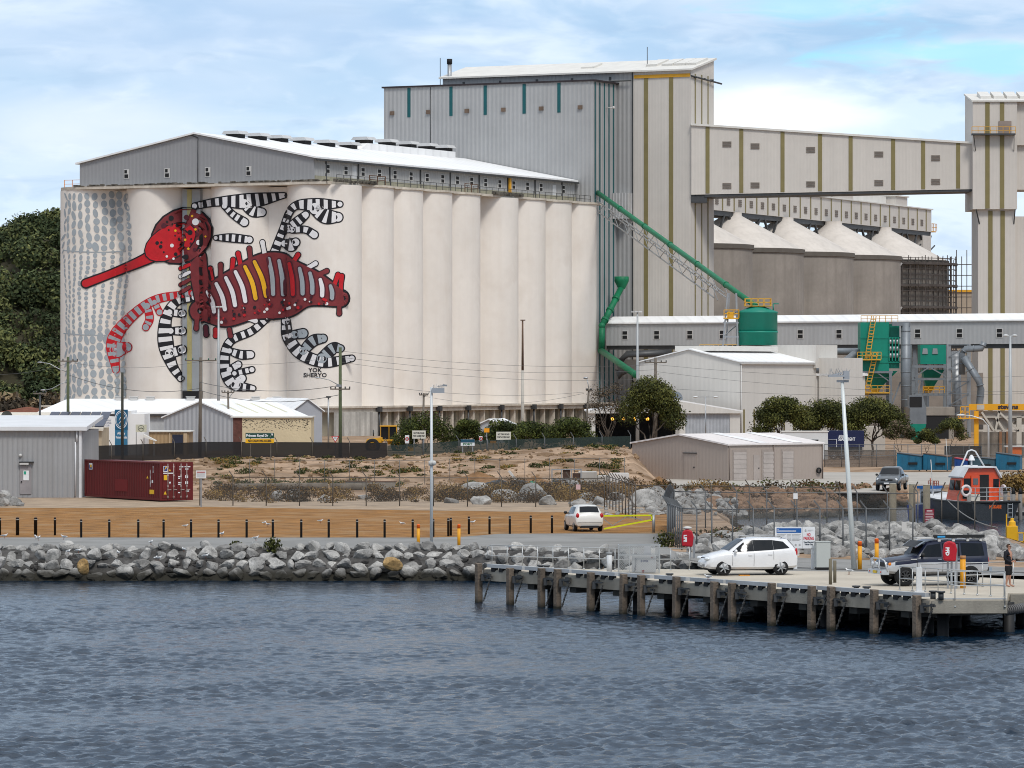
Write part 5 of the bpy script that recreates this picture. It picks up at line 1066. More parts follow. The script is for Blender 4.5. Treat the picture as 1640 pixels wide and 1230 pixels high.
def seawall():
	G = 'boulders of the sea wall'
	lab = 'grey granite boulder packed into the sea wall below the road'
	for row, (dd, z0) in enumerate(((.05, .0), (.75, -.32), (1.25, -.78), (1.7, -1.2))):
		x = -28 + rk.uniform(0, .5)
		while x < 8.6:
			s = rk.uniform(.34, .57); sy = shore_y(x); slope = 1.0 if x < -2 else .75 if x < 4.4 else .45
			put_rock((x + s * .5, sy - dd * (1 / slope) * .95 + rk.uniform(-.1, .1), z0 + rk.uniform(-.1, .1)), (s * rk.uniform(.95, 1.25), s * .9, s * rk.uniform(.55, .8)), lab, G); x += s * rk.uniform(1.5, 1.78) / (1 if x < 4.4 else 1.0)
	put_rock((X_(130, 212.3) - .0, 213.6, -.75), (.3, .4, .4), 'squarish ochre tinted boulder low in the sea wall near the left edge', G, RMO)
	put_rock((X_(627, 213.5), 214.2, -.62), (.52, .4, .32), 'ochre tinted boulder low in the sea wall left of the jetty', G, RMO)
	pts = []
	for q in range(620):
		x = rk.uniform(-30, 9.5); dd = rk.uniform(-.1, 2.4); sl = 1.0 if x < -2 else .75 if x < 4.4 else .45; y = shore_y(x) - dd / sl; pts.append((x, y, tz(x, y) - .12 if x < 4 else -dd * .72 - .1, rk.uniform(.14, .3)))
	rubble('shore_rubble', pts, M_rockd)  # small stones with the shade of the boulder gaps put into their colour
	for nm, xs, ys in (('sea_wall_gap_shade', np.arange(-60, 40, .5), None), ('mound_gap_shade', np.arange(9.5, 29, .5), np.arange(200, 232, .6))):  # near-black sheets over the terrain, painting shade between rocks and under the deck
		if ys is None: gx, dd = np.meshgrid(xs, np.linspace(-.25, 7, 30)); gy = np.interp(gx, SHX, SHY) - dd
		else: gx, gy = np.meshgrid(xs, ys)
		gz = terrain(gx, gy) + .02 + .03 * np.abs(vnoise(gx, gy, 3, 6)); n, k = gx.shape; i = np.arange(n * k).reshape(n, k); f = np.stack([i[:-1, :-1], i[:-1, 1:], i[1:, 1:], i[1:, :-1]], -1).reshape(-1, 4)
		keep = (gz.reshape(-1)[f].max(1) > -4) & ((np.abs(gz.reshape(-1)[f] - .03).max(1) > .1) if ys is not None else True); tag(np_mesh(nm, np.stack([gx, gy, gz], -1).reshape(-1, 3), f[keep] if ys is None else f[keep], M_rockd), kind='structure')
	G2 = 'boulders of the rock mound'; lab = 'pale granite boulder on the fenced rock mound behind the parked cars'; n = 0
	for row in range(8):
		x = 9.2 + rk.uniform(0, .5)
		while x < 27:
			s = rk.uniform(.36, .66); cy = float(np.interp(x, [8.5, 11, 14, 18, 22, 25, 27.5], [219, 219, 218, 218, 219, 220, 221])); wf = float(np.interp(x, [9, 14, 25], [7, 10, 17])); y = cy - wf * (.97 - row * .15) + rk.uniform(-.3, .3)
			z = tz(x, y)
			if row < 7 and z > -.9 and n < 118 and x < (24.4 if y > 208 else 25.5): put_rock((x, y, z + s * .22), (s * rk.uniform(1, 1.3), s, s * rk.uniform(.62, .9)), lab, G2); n += 1
			x += s * rk.uniform(1.7, 2.5)
	pts = []
	for q in range(1000):
		x = rk.uniform(9, 28.2); y = rk.uniform(203, 226); z = tz(x, y)
		if (z > .06 or x > 24) and x < 25.6: pts.append((x, y, max(z, -2) + rk.uniform(-.05, .15), rk.uniform(.2, .46)))
	rubble('mound_rubble', pts, M_rock)
	pts = []
	for q in range(1500):
		x = rk.uniform(-30, 10.5); y = rk.uniform(326, 371); s = rk.choice((.04, .06, .09, .14, .2)) * rk.uniform(.7, 1.3); pts.append((x, y, tz(x, y) + s * .2, s))
	rubble('bank_clods', pts, mat('clod_soil', (.26, .17, .10), 1, var=.4, vs=2))
	# verge stones, basin bank stones
	G3 = 'stones along the scrub verge'
	for (px, py, s) in ((442, 796, .75), (470, 794, .8), (520, 797, .65), (583, 794, .6), (612, 795, .55), (765, 790, 1.35), (770, 802, .8), (810, 797, 1.0), (850, 797, 1.3), (905, 790, 1.5), (880, 803, .8), (940, 796, .7), (925, 804, .6), (960, 803, .75), (1020, 800, .9), (990, 796, .7), (720, 800, .6), (1040, 806, 1.2), (1050, 792, 1.0), (1075, 800, .9), (1085, 788, .8), (1030, 786, .7)):
		x, y = gp(px, py + 6); put_rock((x, y, s * .2), (s, s * .8, s * rk.uniform(.5, .7)), 'grey stone lying in the dry scrub verge beyond the grass field', G3)
	pts = []
	for q in range(1700):
		x = rk.uniform(11, 31); y = rk.uniform(288, 342); z = tz(x, y)
		if -3.2 < z < -.02: pts.append((x, y, z, rk.uniform(.3, .8)))
	rubble('basin_bank', pts, M_rockb)
	pts = []
	for q in range(330):
		x = rk.uniform(4, 15); y = rk.uniform(268, 306); pts.append((x, y, rk.uniform(-.1, .5) * min(1, max(0, (x - 8) / 4)), rk.uniform(.2, .42) if x > 9 else .18))
	rubble('corner_rubble', pts, M_rock)
	G4 = 'white rocks dumped by the workshop'
	for (px, py, s) in ((5, 803, .55), (12, 806, .6), (24, 807, .55), (33, 808, .35), (-2, 808, .7)):
		x, y = gp(px, py + 3); put_rock((x, y, s * .3 + (.35 if px == 5 else 0)), (s, s, s * .8), 'pale rock dumped on the dry grass before the grey workshop', G4)
seawall()

# ------------------------------------------------------------------ scrub
def shrubs():
	B = []; r = random.Random(6)
	for q in range(110):
		px = r.uniform(330, 1075); Y = r.uniform(293, 322); s = r.uniform(.25, .75) * (1.25 if px > 690 else .8); B.append((X_(px, Y), Y, s * .5, s * 1.5, s, s * .85))
	for px, Y, s in ((335, 300, .4), (470, 296, 1.0), (480, 297, .8), (725, 300, .8), (705, 296, .7), (745, 300, .8), (800, 305, .9), (835, 306, .9), (860, 304, 1.0), (885, 303, 1.1), (900, 306, 1.0), (940, 304, 1.0), (955, 306, 1.0), (810, 294, .8), (715, 300, .8), (1125, 318, .8), (1105, 319, .6), (1155, 320, .7)): B.append((X_(px, Y), Y, s * .5, s * 1.4, s, s * .8))
	o = crown('scrub_verge', B, 60000, .065, M_rust, None, 3, hollow=.3); tag(o, kind='stuff')
	B = []
	for q in range(170):
		px = r.uniform(330, 1005); Y = r.uniform(330, 370); x = X_(px, Y); s = r.uniform(.15, .5); B.append((x, Y, tz(x, Y) + s * .2, s * 1.4, s, s * .5))
	for px, py in ((395, 762), (392, 750), (372, 742), (352, 740), (540, 758), (500, 766), (545, 766), (430, 768), (950, 718), (960, 718), (970, 718), (980, 719), (985, 748), (960, 750), (970, 744), (640, 750), (655, 756), (515, 752), (345, 740)):
		Y = 368 if py < 725 else 362 if py < 745 else 345 if py < 760 else 334; x = X_(px, Y); s = .55; B.append((x, Y, tz(x, Y) + .15, s * 1.6, s, s * .6))
	o = crown('bank_weeds', B, 26000, .075, [M_olive[0], M_leaf[2], M_rust[2]], None, 4, hollow=.3); tag(o, kind='stuff')
	B = []
	for q in range(90):
		x = r.uniform(11.5, 29); y = r.uniform(306, 332); z = tz(x, y); s = r.uniform(.3, .8); B.append((x, y, z + s * .3, s * 1.4, s, s * .7))
	for q in range(60):
		x = r.uniform(8.6, 13); y = r.uniform(212, 236); s = r.uniform(.2, .5); B.append((x, y, tz(x, y) + s * .3, s, s, s))
	o = crown('basin_scrub', B, 9000, .11, [M_rust[0], mat('rust_mid', (.12, .065, .03), .9, var=.3), M_olive[1]], None, 5, hollow=.3); tag(o, kind='stuff')
	for (px, py, s) in ((378, 876, .28), (437, 877, .42), (1066, 872, .55)):
		x, y = gp(px, py + 4); o = crown('grass_tuft', [(0, 0, s * .6, s * 1.1, s * .8, s)], 260, .09, M_olive, None, int(px), hollow=.1); o.location = (x, y, 0)
		tag(o, {378: 'small green tuft on top of the sea wall, left of the larger tuft', 437: 'olive grass tuft on top of the sea wall below the black bollards', 1066: 'tall green weed at the foot of the dark fence corner'}[px], 'grass tuft')
	Y = 340; x, y = gp(1628, 788); o = crown('reed_bale', [(0, 0, .7, 2.2, 1.5, .8), (1.5, .2, .9, 1.6, 1.2, .9)], 3000, .12, M_rust, None, 77, hollow=.3); o.location = (x, y, 0); tag(o, 'heap of dry brown brush on the yard at the right edge', 'brush heap')
shrubs()
def trees():
	r = random.Random(15)
	def umbrella(w, h, zt, n, seed):
		q = random.Random(seed); return [(q.uniform(-w, w), q.uniform(-w * .5, w * .5), zt - .5 - h * abs(q.gauss(0, .45)), q.uniform(.6, 1.15), q.uniform(.7, 1.1), q.uniform(.45, .7)) for _ in range(n)]
	def dome(px0, px1, y0, y1, Y, n, seed, zlow=0):
		q = random.Random(seed); s = F / Y; w = (px1 - px0) / 2 / s; h = (y1 - y0) / s; zb = Z_(y1, Y); out = []
		for _ in range(n):
			a = q.uniform(-1, 1); t = math.sqrt(max(0, 1 - a * a)); b = q.uniform(-.8, .8); zz = zb + h * (.04 + .8 * t * q.uniform(.25, 1) ** .6); k = q.uniform(.24, .36) * min(w, h); out.append((a * w * .88, b * w * .7, zz, k * 1.6, k * 1.4, k))
		return out
	def at(px, Y): return (X_(px, Y), Y, .3)
	for px0, px1, y0, y1, Y, n, lab, mats, tr in (
		(1217, 1292, 632, 700, 452, 40, 'dense dark umbrella crowned tree left of the tall white lamp pole', M_olive, .16),
		(1282, 1372, 644, 704, 460, 42, 'dark umbrella crowned tree behind the white cabin and blue truck', M_olive, .16),
		(1352, 1442, 641, 698, 448, 42, 'wide umbrella crowned tree with bare slanting limbs right of the lamp pole', M_olive, .14),
		(1000, 1085, 603, 690, 448, 46, 'tall olive gum tree with pale bare trunks before the dark shed', M_olive, .2)):
		tree('umbrella_tree' if px0 > 1100 else 'gum_tree', lab, 'tree', at((px0 + px1) / 2, Y), dome(px0, px1, y0, y1, Y, int(n * 1.3), px0), tr, 18000, .115, mats, 'yard trees', px0, 6, 1.4 if px0 > 1100 else 1.0, hollow=.55)
	tree('gum_tree', 'thin brown half dead gum tree at the corner of the silo', 'tree', at(975, 452), dome(944, 1008, 603, 690, 452, 26, 5), .12, 3600, .085, M_grey, 'yard trees', 5, 12, .8, hollow=.1)
	mB = [mat('bush_dark', (.022, .032, .009), .8, var=.3, spec=.2), mat('bush_mid', (.05, .066, .015), .8, var=.3, spec=.2), mat('bush_light', (.09, .105, .022), .8, var=.3, spec=.2)]
	for px0, px1, y0, y1, Y, n, lab in ((640, 724, 660, 716, 450, 40, 'largest rounded dark green bush right of the yellow loader'), (727, 772, 672, 716, 462, 22, 'narrow green bush between the loader bush and the white kiosk'), (778, 828, 674, 716, 452, 24, 'green bush half hiding the white kiosk'), (818, 886, 676, 716, 446, 30, 'smooth rounded bush right of the white kiosk'), (878, 946, 672, 716, 442, 30, 'rounded bush beside the leaning power pole')):
		tree('round_bush', lab, 'bush', at((px0 + px1) / 2, Y), dome(px0, px1, y0, y1 + 6, Y, n, px0), .08, 9000, .105, mB, 'round bushes by the silo', px0, 3, .5, hollow=.6)
	for px0, px1, y0, y1, Y, lab, m in ((1418, 1464, 676, 712, 440, 'grey green bushy shrub right of the umbrella trees', [M_olive[0], M_grey[2], M_olive[1]]), (1466, 1502, 692, 712, 438, 'low olive shrub before the dark shed doorway', M_olive), (1500, 1545, 670, 700, 446, 'small flat topped tree under the yellow gantry end', M_olive)):
		tree('yard_shrub', lab, 'shrub', at((px0 + px1) / 2, Y), dome(px0, px1, y0, y1 + 5, Y, 16, px0), .06, 4200, .09, m, 'yard shrubs', px0, 3, .4, hollow=.5)
trees()

# ------------------------------------------------------------------ jetty
M_timber = mat('weathered_timber', (.155, .122, .095), .95, var=.25, vs=2, streak=.6, dark=(.07, .06, .05), bump=1, bs=9, wet=-1.25)
M_pipe = mat('galvanised_rail', (.45, .46, .46), .4, .5, var=.1)
def jetty():
	t = thing('jetty', 'concrete jetty deck on timber fender piles in front of the parked cars', 'jetty', (0, 0, 0))
	P0, P1, P2 = [Vector((*gp(*q), 0)) for q in ((775, 912), (1490, 961), (1613, 961))]
	P3 = Vector((*gp(1614, 951), 0)); P4 = Vector((*gp(1720, 951), 0))
	poly = [P0, P1, P2, P3, P4] + [Vector((*gp(*q), 0)) for q in ((1720, 926), (1640, 929), (1390, 916.5), (1300, 915.5), (1050, 912), (985, 913.5), (783, 907.5))]
	mb = MB(); mb.prism([(p.x, p.y) for p in poly], -.28, .022); mb.build('deck', M_conc, t)
	u = (P1 - P0).normalized(); n = Vector((u.y, -u.x, 0)); L = (P1 - P0).length
	if n.y > 0: n = -n
	mb = MB()
	M_beam = mat('fascia_concrete', (.31, .285, .24), .9, var=.15, vs=.6, streak=.5, dark=(.10, .09, .075), bump=.3)
	def beam(a, b, z0, z1, th, out):
		d = (b - a).normalized(); nn = Vector((d.y, -d.x, 0)); nn = nn if nn.y < 0 else -nn
		p = [a + nn * out, b + nn * out, b + nn * (out - th), a + nn * (out - th)]; mb.hexa([(q.x, q.y, z0) for q in p] + [(q.x, q.y, z1) for q in p])
	beam(P0, P1, -.5, -.02, .4, .06); beam(P1 + u * .1, P2, -.52, -.02, .4, .07); mb.build('fascia_beam', M_beam, t)
	mb = MB(); d = (P4 - P3).normalized(); mb.hexa([(q.x, q.y, z) for z in (-.6, -.02) for q in (P3 + V(.1, -.1, 0), P4 + V(0, -.1, 0), P4 + V(0, .3, 0), P3 + V(.1, .3, 0))]); mb.build('rear_beam', M_beam, t)
	# kerb rail on blocks
	kb = PB(); x = .4; M_kerb = mat('kerb_steel', (.45, .46, .47), .6, .2, var=.12)
	while x < L - .4:
		e = min(L - .2, x + rnd.uniform(2.2, 4.2)); k = kb.new(); a, b = P0 + u * x - n * .02, P0 + u * e - n * .02
		k.bar(a + V(0, 0, .19), b + V(0, 0, .19), .26, .16); y = x + .3
		while y < e - .2: k.bar(P0 + u * y - n * .02 + V(0, 0, .02), P0 + u * (y + .3) - n * .02 + V(0, 0, .02), .2, .18, 1); y += .62
		x = e + rnd.uniform(.15, .5)
	kb.build('kerb_rail', [M_kerb, M_dark], t)
	mb = MB(); mb.hexa([(q.x, q.y, z) for z in (.023, .07) for q in (P1 + u * .0 + V(.3, .02, 0), P2 + V(-.02, .02, 0), P2 + V(-.02, .3, 0), P1 + V(.3, .3, 0))]); mb.build('edge_plate', M_kerb, t)
	bl = PB()
	for px in (870, 880, 1090, 1378, 1393, 1487, 1498): k = (px - 775) / 715; p = P0 + (P1 - P0) * k - n * .25; b = bl.new(); b.cyl(p, p + V(0, 0, .3), .11, n=10); b.cyl(p + V(0, 0, .3), p + V(0, 0, .36), .17, n=10)
	bl.build('cleat_post', M_dsteel, t)
	# fender piles, chains
	PX = (775, 825, 875, 900, 953, 1005, 1035, 1090, 1152, 1181, 1243, 1307, 1339, 1407, 1477)
	pl = PB(); ch = PB(); br = PB()
	for i, px in enumerate(PX):
		k = (px - 820) / F; d = u; tt = (k * P0.y - P0.x) / (u.x - k * u.y); c = P0 + u * tt + n * .26; h = rnd.uniform(.16, .3); a = u * .145; b = n * .14; lean = V(rnd.uniform(-.04, .04), 0, 0)
		m = pl.new(); m.hexa([c - a - b + V(0, 0, -4), c + a - b + V(0, 0, -4), c + a + b + V(0, 0, -4), c - a + b + V(0, 0, -4), c - a * .95 - b + V(0, 0, h) + lean, c + a * .9 - b + V(0, 0, h) + lean, c + a * .8 + b * .9 + V(0, 0, h - .03) + lean, c - a * .85 + b * .9 + V(0, 0, h + .02) + lean])
		m = br.new(); q = c + u * .55 - n * .1
		for j in range(6): e = q + u * rnd.uniform(-.35, .35) + V(0, 0, rnd.uniform(-.38, -.12)) + n * .02; m.bar(e - u * .09, e + u * .09, .11, .09)
		m.bar(c + u * .16 + V(0, 0, -.22), c + u * .95 + V(0, 0, -.2), .07); m.bar(c + u * .3 + V(0, 0, -.22), c + u * .3 + V(0, 0, -.5), .16)
		m = ch.new(); a0, b0 = c + u * .95 + V(0, 0, -.3), c + u * .34 + V(0, 0, -1.45)
		for j in range(11): p = a0.lerp(b0, j / 11); m.bar(p, a0.lerp(b0, (j + .75) / 11), .07 if j % 2 else .045)
	pl.build('fender_pile', M_timber, t, bevel=.02); br.build('fender_bracket', M_dsteel, t); ch.build('chain', mat('chain_steel', (.12, .115, .11), .6, .3, var=.3), t)
	ip = PB()
	for row, (off, st) in enumerate(((1.6, 3.3), (5, 3.3), (9, 3.6))):
		k = 3.2 + row
		while k < L: p = P0 + u * k - n * off; ip.new().cyl((p.x, p.y, -4), (p.x, p.y, -.28), .24, n=10); k += st
	for k in (2, 5.5): p = P1 + V(k - 1.4, 1.0, 0); ip.new().cyl((p.x, p.y, -4), (p.x, p.y, -.28), .24, n=10)
	ip.build('bearing_pile', mat('black_steel', (.012, .012, .013), .6, var=.3), t)
	cb = PB()
	for k in range(9): p = P0 + u * (3.2 + k * 3.3); e = p - n * (1.5 + k * 1.25); cb.new().bar(p - n * .4 + V(0, 0, -.55), e + V(0, 0, -.55), .5, .5)
	cb.build('crosshead', mat('crosshead_concrete', (.10, .095, .085), .9), t)
	mb = MB(); mb.tube([P2 + V(-.05, .3, -.45), P2 + V(.9, .75, -.32), P2 + V(2.4, 1.2, -.2)], .2, 12); f = thing('floating_hose', 'grey ribbed hose reaching right from the jetty corner', 'hose', tuple(P2)); o = mb.build('hose', mat('hose_grey', (.17, .165, .165), .8, var=.2, rib=.12), f); o.location = -P2
	pp = PB()
	for px, py, h in ((1330, 937, 1.1), (1337, 934, .95)): p = Vector((*gp(px, py), .02)); pp.new().cyl(p, p + V(0, 0, h), .07, n=8)
	for o, l in zip(pp.build('bollard_stake', mat('stake_wood', (.16, .14, .10), .9, var=.2)), ('taller of two thin wooden stakes standing on the jetty', 'shorter of two thin wooden stakes standing on the jetty')): tag(o, l, 'stake')
	return u, n
U_, N_ = jetty()
def pipe_rail(name, label, pts, h=1.0, spacing=1.3, loop=False, z=0.02, base=0.0, r=.021):
	pts = [Vector((*p, z)) for p in pts]; t = thing(name, label, 'railing', tuple(pts[0])); q = [p - pts[0] for p in pts]
	hi = [p + V(0, 0, h) for p in q]; lo = [p + V(0, 0, h * .5) for p in q]
	if loop:
		d = (q[0] - q[1]).normalized() * .28; hi = [q[0] + V(0, 0, h * .75) + d, q[0] + V(0, 0, h * .95) + d * .8, q[0] + V(0, 0, h)] + hi[1:]; lo = [hi[0], q[0] + V(0, 0, h * .55) + d * .8, q[0] + V(0, 0, h * .5)] + lo[1:]
	mb = MB(); mb.tube(hi, r, 8); mb.build('top_rail', M_pipe, t); mb = MB(); mb.tube(lo, r, 8); mb.build('lower_rail', M_pipe, t); ps = PB()
	for a, b in zip(q[:-1], q[1:]):
		n = max(1, round((b - a).length / spacing))
		for i in range(n + (1 if b is q[-1] else 0)): p = a.lerp(b, i / n); m = ps.new(); m.cyl(p + V(0, 0, base), p + V(0, 0, h), r, n=8); m.cyl(p + V(0, 0, base), p + V(0, 0, base + .06), r * 2.2, n=8)
	ps.build('post', M_pipe, t); return t
pipe_rail('pipe_railing', 'grey pipe railing along the back edge of the jetty before the rocks', [gp(788, 908.2), gp(985, 914.2), gp(1104, 914)], 1.0, .86, True)
pipe_rail('pipe_railing', 'pipe railing of the jetty ramp running in front of the off roader', [gp(1441, 946), gp(1608, 957.5)], .98, .85)
pipe_rail('pipe_railing', 'pipe railing with a rounded end bolted to the corner platform of the jetty', [(gp(1529, 961)[0], gp(1529, 961)[1] - .1), (gp(1609, 961)[0], gp(1609, 961)[1] - .1)], 1.12, 1.55, True, base=-.3)
pipe_rail('pipe_railing', 'pipe railing passing in front of the standing person to the right edge', [gp(1474, 944), gp(1720, 936)], 1.02, 1.7)
mb = MB(); p = gp(1472, 949); mb.box(-.12, .12, -.1, .1, 0, 1.0); mb.box(-.2, .2, -.18, .18, 0, .05); t = thing('service_pillar', 'square white service pillar beside the ramp railing', 'pillar', (*p, .022)); mb.build('pillar_body', mat('service_white', (.6, .61, .62), .5), t, bevel=.015)

# ------------------------------------------------------------------ bollards, poles, fences
M_blk = mat('black_plastic', (.012, .012, .013), .5, var=.1)
def bollards():
	t = thing('black_bollard', 'x', 'bollard', (0, 0, 0), 0, 'black bollards along the edge of the dry grass'); mb = MB(); mb.cyl((0, 0, 0), (0, 0, .94), .064, n=12); mb.lathe([(.064, .94), (.06, .98), (.03, 1.0), (0, 1.0)], 12); mb.build('post', M_blk, t); mb = MB(); mb.lathe([(.065, .86), (.067, .86), (.067, .9), (.065, .9)], 12); mb.build('reflector_band', mat('reflector_grey', (.4, .4, .38), .4), t)
	L = [(0, 858), (28, 857.5), (57, 857.5), (88, 857.5), (130, 861), (175, 861), (221.5, 861), (262, 861), (306, 861), (350, 861), (395, 861), (437, 861), (482.5, 861), (526.5, 861), (572, 861), (616, 861), (661, 861), (694, 860), (718, 859), (722, 858), (751, 855.8), (784, 855.5), (816.5, 855), (850, 854), (884, 854)]
	lab = lambda i: 'black bollard with grey band in the long left row by the grass' if i < 17 else ('black bollard hidden behind the grey lamp pole' if i == 17 else 'one of a tight pair of black bollards between two yellow ones' if i < 20 else 'black bollard in the short right row left of the white hatchback')
	for i, (px, py) in enumerate(L):
		o = t if i == 0 else dup(t, (*gp(px, py), 0)); o.location = (*gp(px, py), 0); o['label'] = lab(i)
		if i in (1, 2): o.scale = (1.5, 1.5, 1.0)
	w = MB()
	M_yb = mat('bollard_yellow', (.75, .33, .012), .5, var=.08)
	t = thing('yellow_bollard', 'x', 'bollard', (0, 0, 0), 0, 'yellow bollards with orange tops'); mb = MB(); mb.cyl((0, 0, 0), (0, 0, 1.02), .085, n=14); mb.build('post', M_yb, t); mb = MB(); mb.cyl((0, 0, 1.02), (0, 0, 1.2), .087, n=14); mb.lathe([(.087, 1.2), (.06, 1.23), (0, 1.235)], 14); mb.build('orange_cap', mat('orange_cap', (.9, .14, .01), .5), t)
	for i, (px, py, l) in enumerate(((670, 878, 'orange topped yellow bollard left of the grey lamp pole on the sea wall'), (735, 878, 'orange topped yellow bollard right of the grey lamp pole on the sea wall'), (1377, 912, 'orange topped yellow bollard next to the big white pole'), (1404, 907, 'orange topped yellow bollard behind the bonnet of the off roader'))):
		o = t if i == 0 else dup(t, (0, 0, 0)); o.location = (*gp(px, py), 0); o['label'] = l
		if i > 1: o.scale = (1.15, 1.15, 1.05)
	o = thing('yellow_bollard', 'thick yellow bollard with dull top beside the off roader rear door', 'bollard', (*gp(1542, 943), .02), 0, 'yellow bollards with orange tops'); mb = MB(); mb.cyl((0, 0, 0), (0, 0, 1.22), .12, n=14); mb.build('post', M_yb, o); mb = MB(); mb.cyl((0, 0, 1.22), (0, 0, 1.36), .125, n=14); mb.build('dull_cap', mat('dull_cap', (.42, .2, .08), .6), o)
bollards()
def lamp_posts():
	x, y = gp(691, 879); M_p = mat('pole_grey', (.58, .60, .61), .45, .1, var=.05); t = thing('lamp_post', 'slim pale grey lamp post on the sea wall left of centre', 'lamp post', (x, y, 0)); zt = Z_(620, y)
	mb = MB(); mb.tube([(0, 0, 0), (0, 0, zt * .48), (0, 0, zt)], [.085, .075, .06], 12); mb.cyl((0, 0, 0), (0, 0, .12), .2, n=12); mb.build('pole', M_p, t)
	mb = MB(); mb.box(.02, .66, -.15, .15, zt - .3, zt - .05); mb.build('lamp_head', mat('lamp_head_grey', (.33, .35, .38), .5), t); mb = MB()
	for i in range(16): a = .05 + i * .04; mb.bar((a, 0, zt - .06), (a + rnd.uniform(-.05, .05), rnd.uniform(-.1, .1), zt + rnd.uniform(.1, .18)), .012)
	mb.build('bird_spikes', M_gsteel, t); mb = MB(); mb.bar((.3, 0, zt + .02), (.75, 0, zt + .12), .03); mb.bar((.58, 0, zt + .1), (.8, 0, zt + .08), .09); mb.build('camera_arm', M_gsteel, t)
	zc = Z_(742, y); mb = MB(); mb.cyl((0, 0, zc - .12), (0, 0, zc + .12), .15, n=12); mb.ball((.12, -.1, zc + .02), .13, 6); mb.build('security_camera', M_frame, t)
	x, y = gp(1368, 912); t = thing('lamp_post', 'tall thick white lamp post leaning left beside the notice board', 'lamp post', (x, y, .02)); zt = Z_(612, y); dx = -.55
	mb = MB(); mb.tube([(0, 0, 0), (dx * .5, 0, zt * .5), (dx, 0, zt)], [.13, .105, .075], 14); mb.build('pole', mat('pole_mint', (.66, .69, .68), .45, .1, var=.05), t)
	mb = MB(); mb.bar((dx - .25, 0, zt + .02), (dx + .3, 0, zt + .02), .16, .1); mb.box(dx - .62, dx + .1, -.25, .25, zt + .22, zt + .3); mb.box(dx + .05, dx + .32, -.2, .2, zt + .1, zt + .5); mb.bar((dx - .6, 0, zt + .26), (dx, 0, zt + .4), .06); mb.build('lamp_head', mat('lamp_head_grey', (0, 0, 0)), t); mb = MB()
	for i in range(26): a = dx - .6 + i * .035; mb.bar((a, 0, zt + .28), (a + rnd.uniform(-.12, .12), rnd.uniform(-.1, .1), zt + rnd.uniform(.4, .62)), .012)
	mb.build('bird_spikes', M_gsteel, t)
	for px, yt, yb, Y, lab in ((350, 495, 640, 520, 'tall grey floodlight mast in front of the mural'), (1021, 503, 700, 500, 'tall grey floodlight mast before the lower gallery'), (1618, 541, 745, 402, 'tall grey twin lamp mast at the right edge')):
		x = X_(px, Y); zt = Z_(yt, Y); t = thing('light_mast', lab, 'light mast', (x, Y, .2), 0, 'tall light masts'); mb = MB(); mb.tube([(0, 0, 0), (0, 0, zt * .5), (0, 0, zt)], [.22, .17, .1], 10); mb.build('pole', mat('mast_grey', (.40, .42, .43), .5, .2, var=.08), t); h = PB()
		if px == 1618:
			for sg in (-1, 1): m = h.new(); m.tube([(0, 0, zt - .1), (sg * .25, 0, zt + .02)], .04, 6); m.ball((sg * .42, 0, zt + .02), .26, 6, sc=(1, .6, .42))
		else:
			for sg in (-1, 0, 1): m = h.new(); m.box(sg * .45 - .3, sg * .45 + .1, -.25, .25, zt, zt + .14 + .03 * sg)
		h.build('lamp_head', mat('lamp_shell', (.62, .63, .63), .5), t)
	x, Y = X_(837, 470), 470; zt = Z_(518, Y); t = thing('light_mast', 'tall mast with rusty upper half in front of the plain silo cells', 'light mast', (x, Y, .3), 0, 'tall light masts'); mb = MB(); mb.cyl((0, 0, 0), (0, 0, zt * .62), .2, .15, 10); mb.build('lower_pole', mat('mast_cream', (.45, .42, .37), .6, var=.1), t); mb = MB(); mb.cyl((0, 0, zt * .62), (0, 0, zt), .14, .09, 10); mb.box(-.25, .3, -.15, .15, zt, zt + .12); mb.build('rusty_upper_pole', mat('rusty_steel', (0, 0, 0)), t)
	x, Y = X_(1130, 480), 480; zt = Z_(640, Y); t = thing('street_lamp', 'grey double armed street lamp before the white shed', 'street lamp', (x, Y, .3)); mb = MB(); mb.cyl((0, 0, 0), (0, 0, zt), .09, .06, 8); mb.bar((-1, 0, zt), (1, 0, zt), .06); mb.build('pole', M_gsteel, t); h = PB()
	for sg in (-1, 1): h.new().ball((sg * 1.15, 0, zt), .3, 6, sc=(1, .5, .3))
	h.build('lamp_head', mat('lamp_shell', (0, 0, 0)), t)
	x, Y = X_(526, 470), 470; zt = Z_(643, Y); t = thing('street_lamp', 'thin grey lamp post left of the green power pole', 'street lamp', (x, Y, .5)); mb = MB(); mb.cyl((0, 0, 0), (0, 0, zt), .1, .08, 8); mb.build('pole', M_gsteel, t); mb = MB(); mb.box(-.25, .25, -.2, .2, zt - .1, zt + .1); mb.build('lamp_head', M_dsteel, t)
	x, Y = X_(1583, 398), 398; zt = Z_(682, Y); t = thing('street_lamp', 'white curved arm street lamp among the blue skips', 'street lamp', (x, Y, 0)); mb = MB(); mb.tube([(0, 0, 0), (0, 0, zt), (-.5, 0, zt + .6), (-1.6, 0, zt + .95), (-2.4, 0, zt + 1.0)], [.1, .08, .06, .05, .05], 8); mb.build('pole', mat('lamp_shell', (0, 0, 0)), t); mb = MB(); mb.ball((-2.6, 0, zt + 1.0), .42, 6, sc=(1, .5, .3)); mb.build('lamp_head', M_frame, t)
lamp_posts()
M_pole = mat('pole_timber', (.17, .145, .12), .95, var=.25, vs=1, streak=.4); M_poleg = mat('pole_green', (.10, .12, .065), .95, var=.25, vs=1, streak=.4); M_poled = mat('pole_dark', (.05, .05, .04), .95, var=.25, vs=1, streak=.4)
M_wire = mat('wire', (.12, .12, .12), .6, var=0)
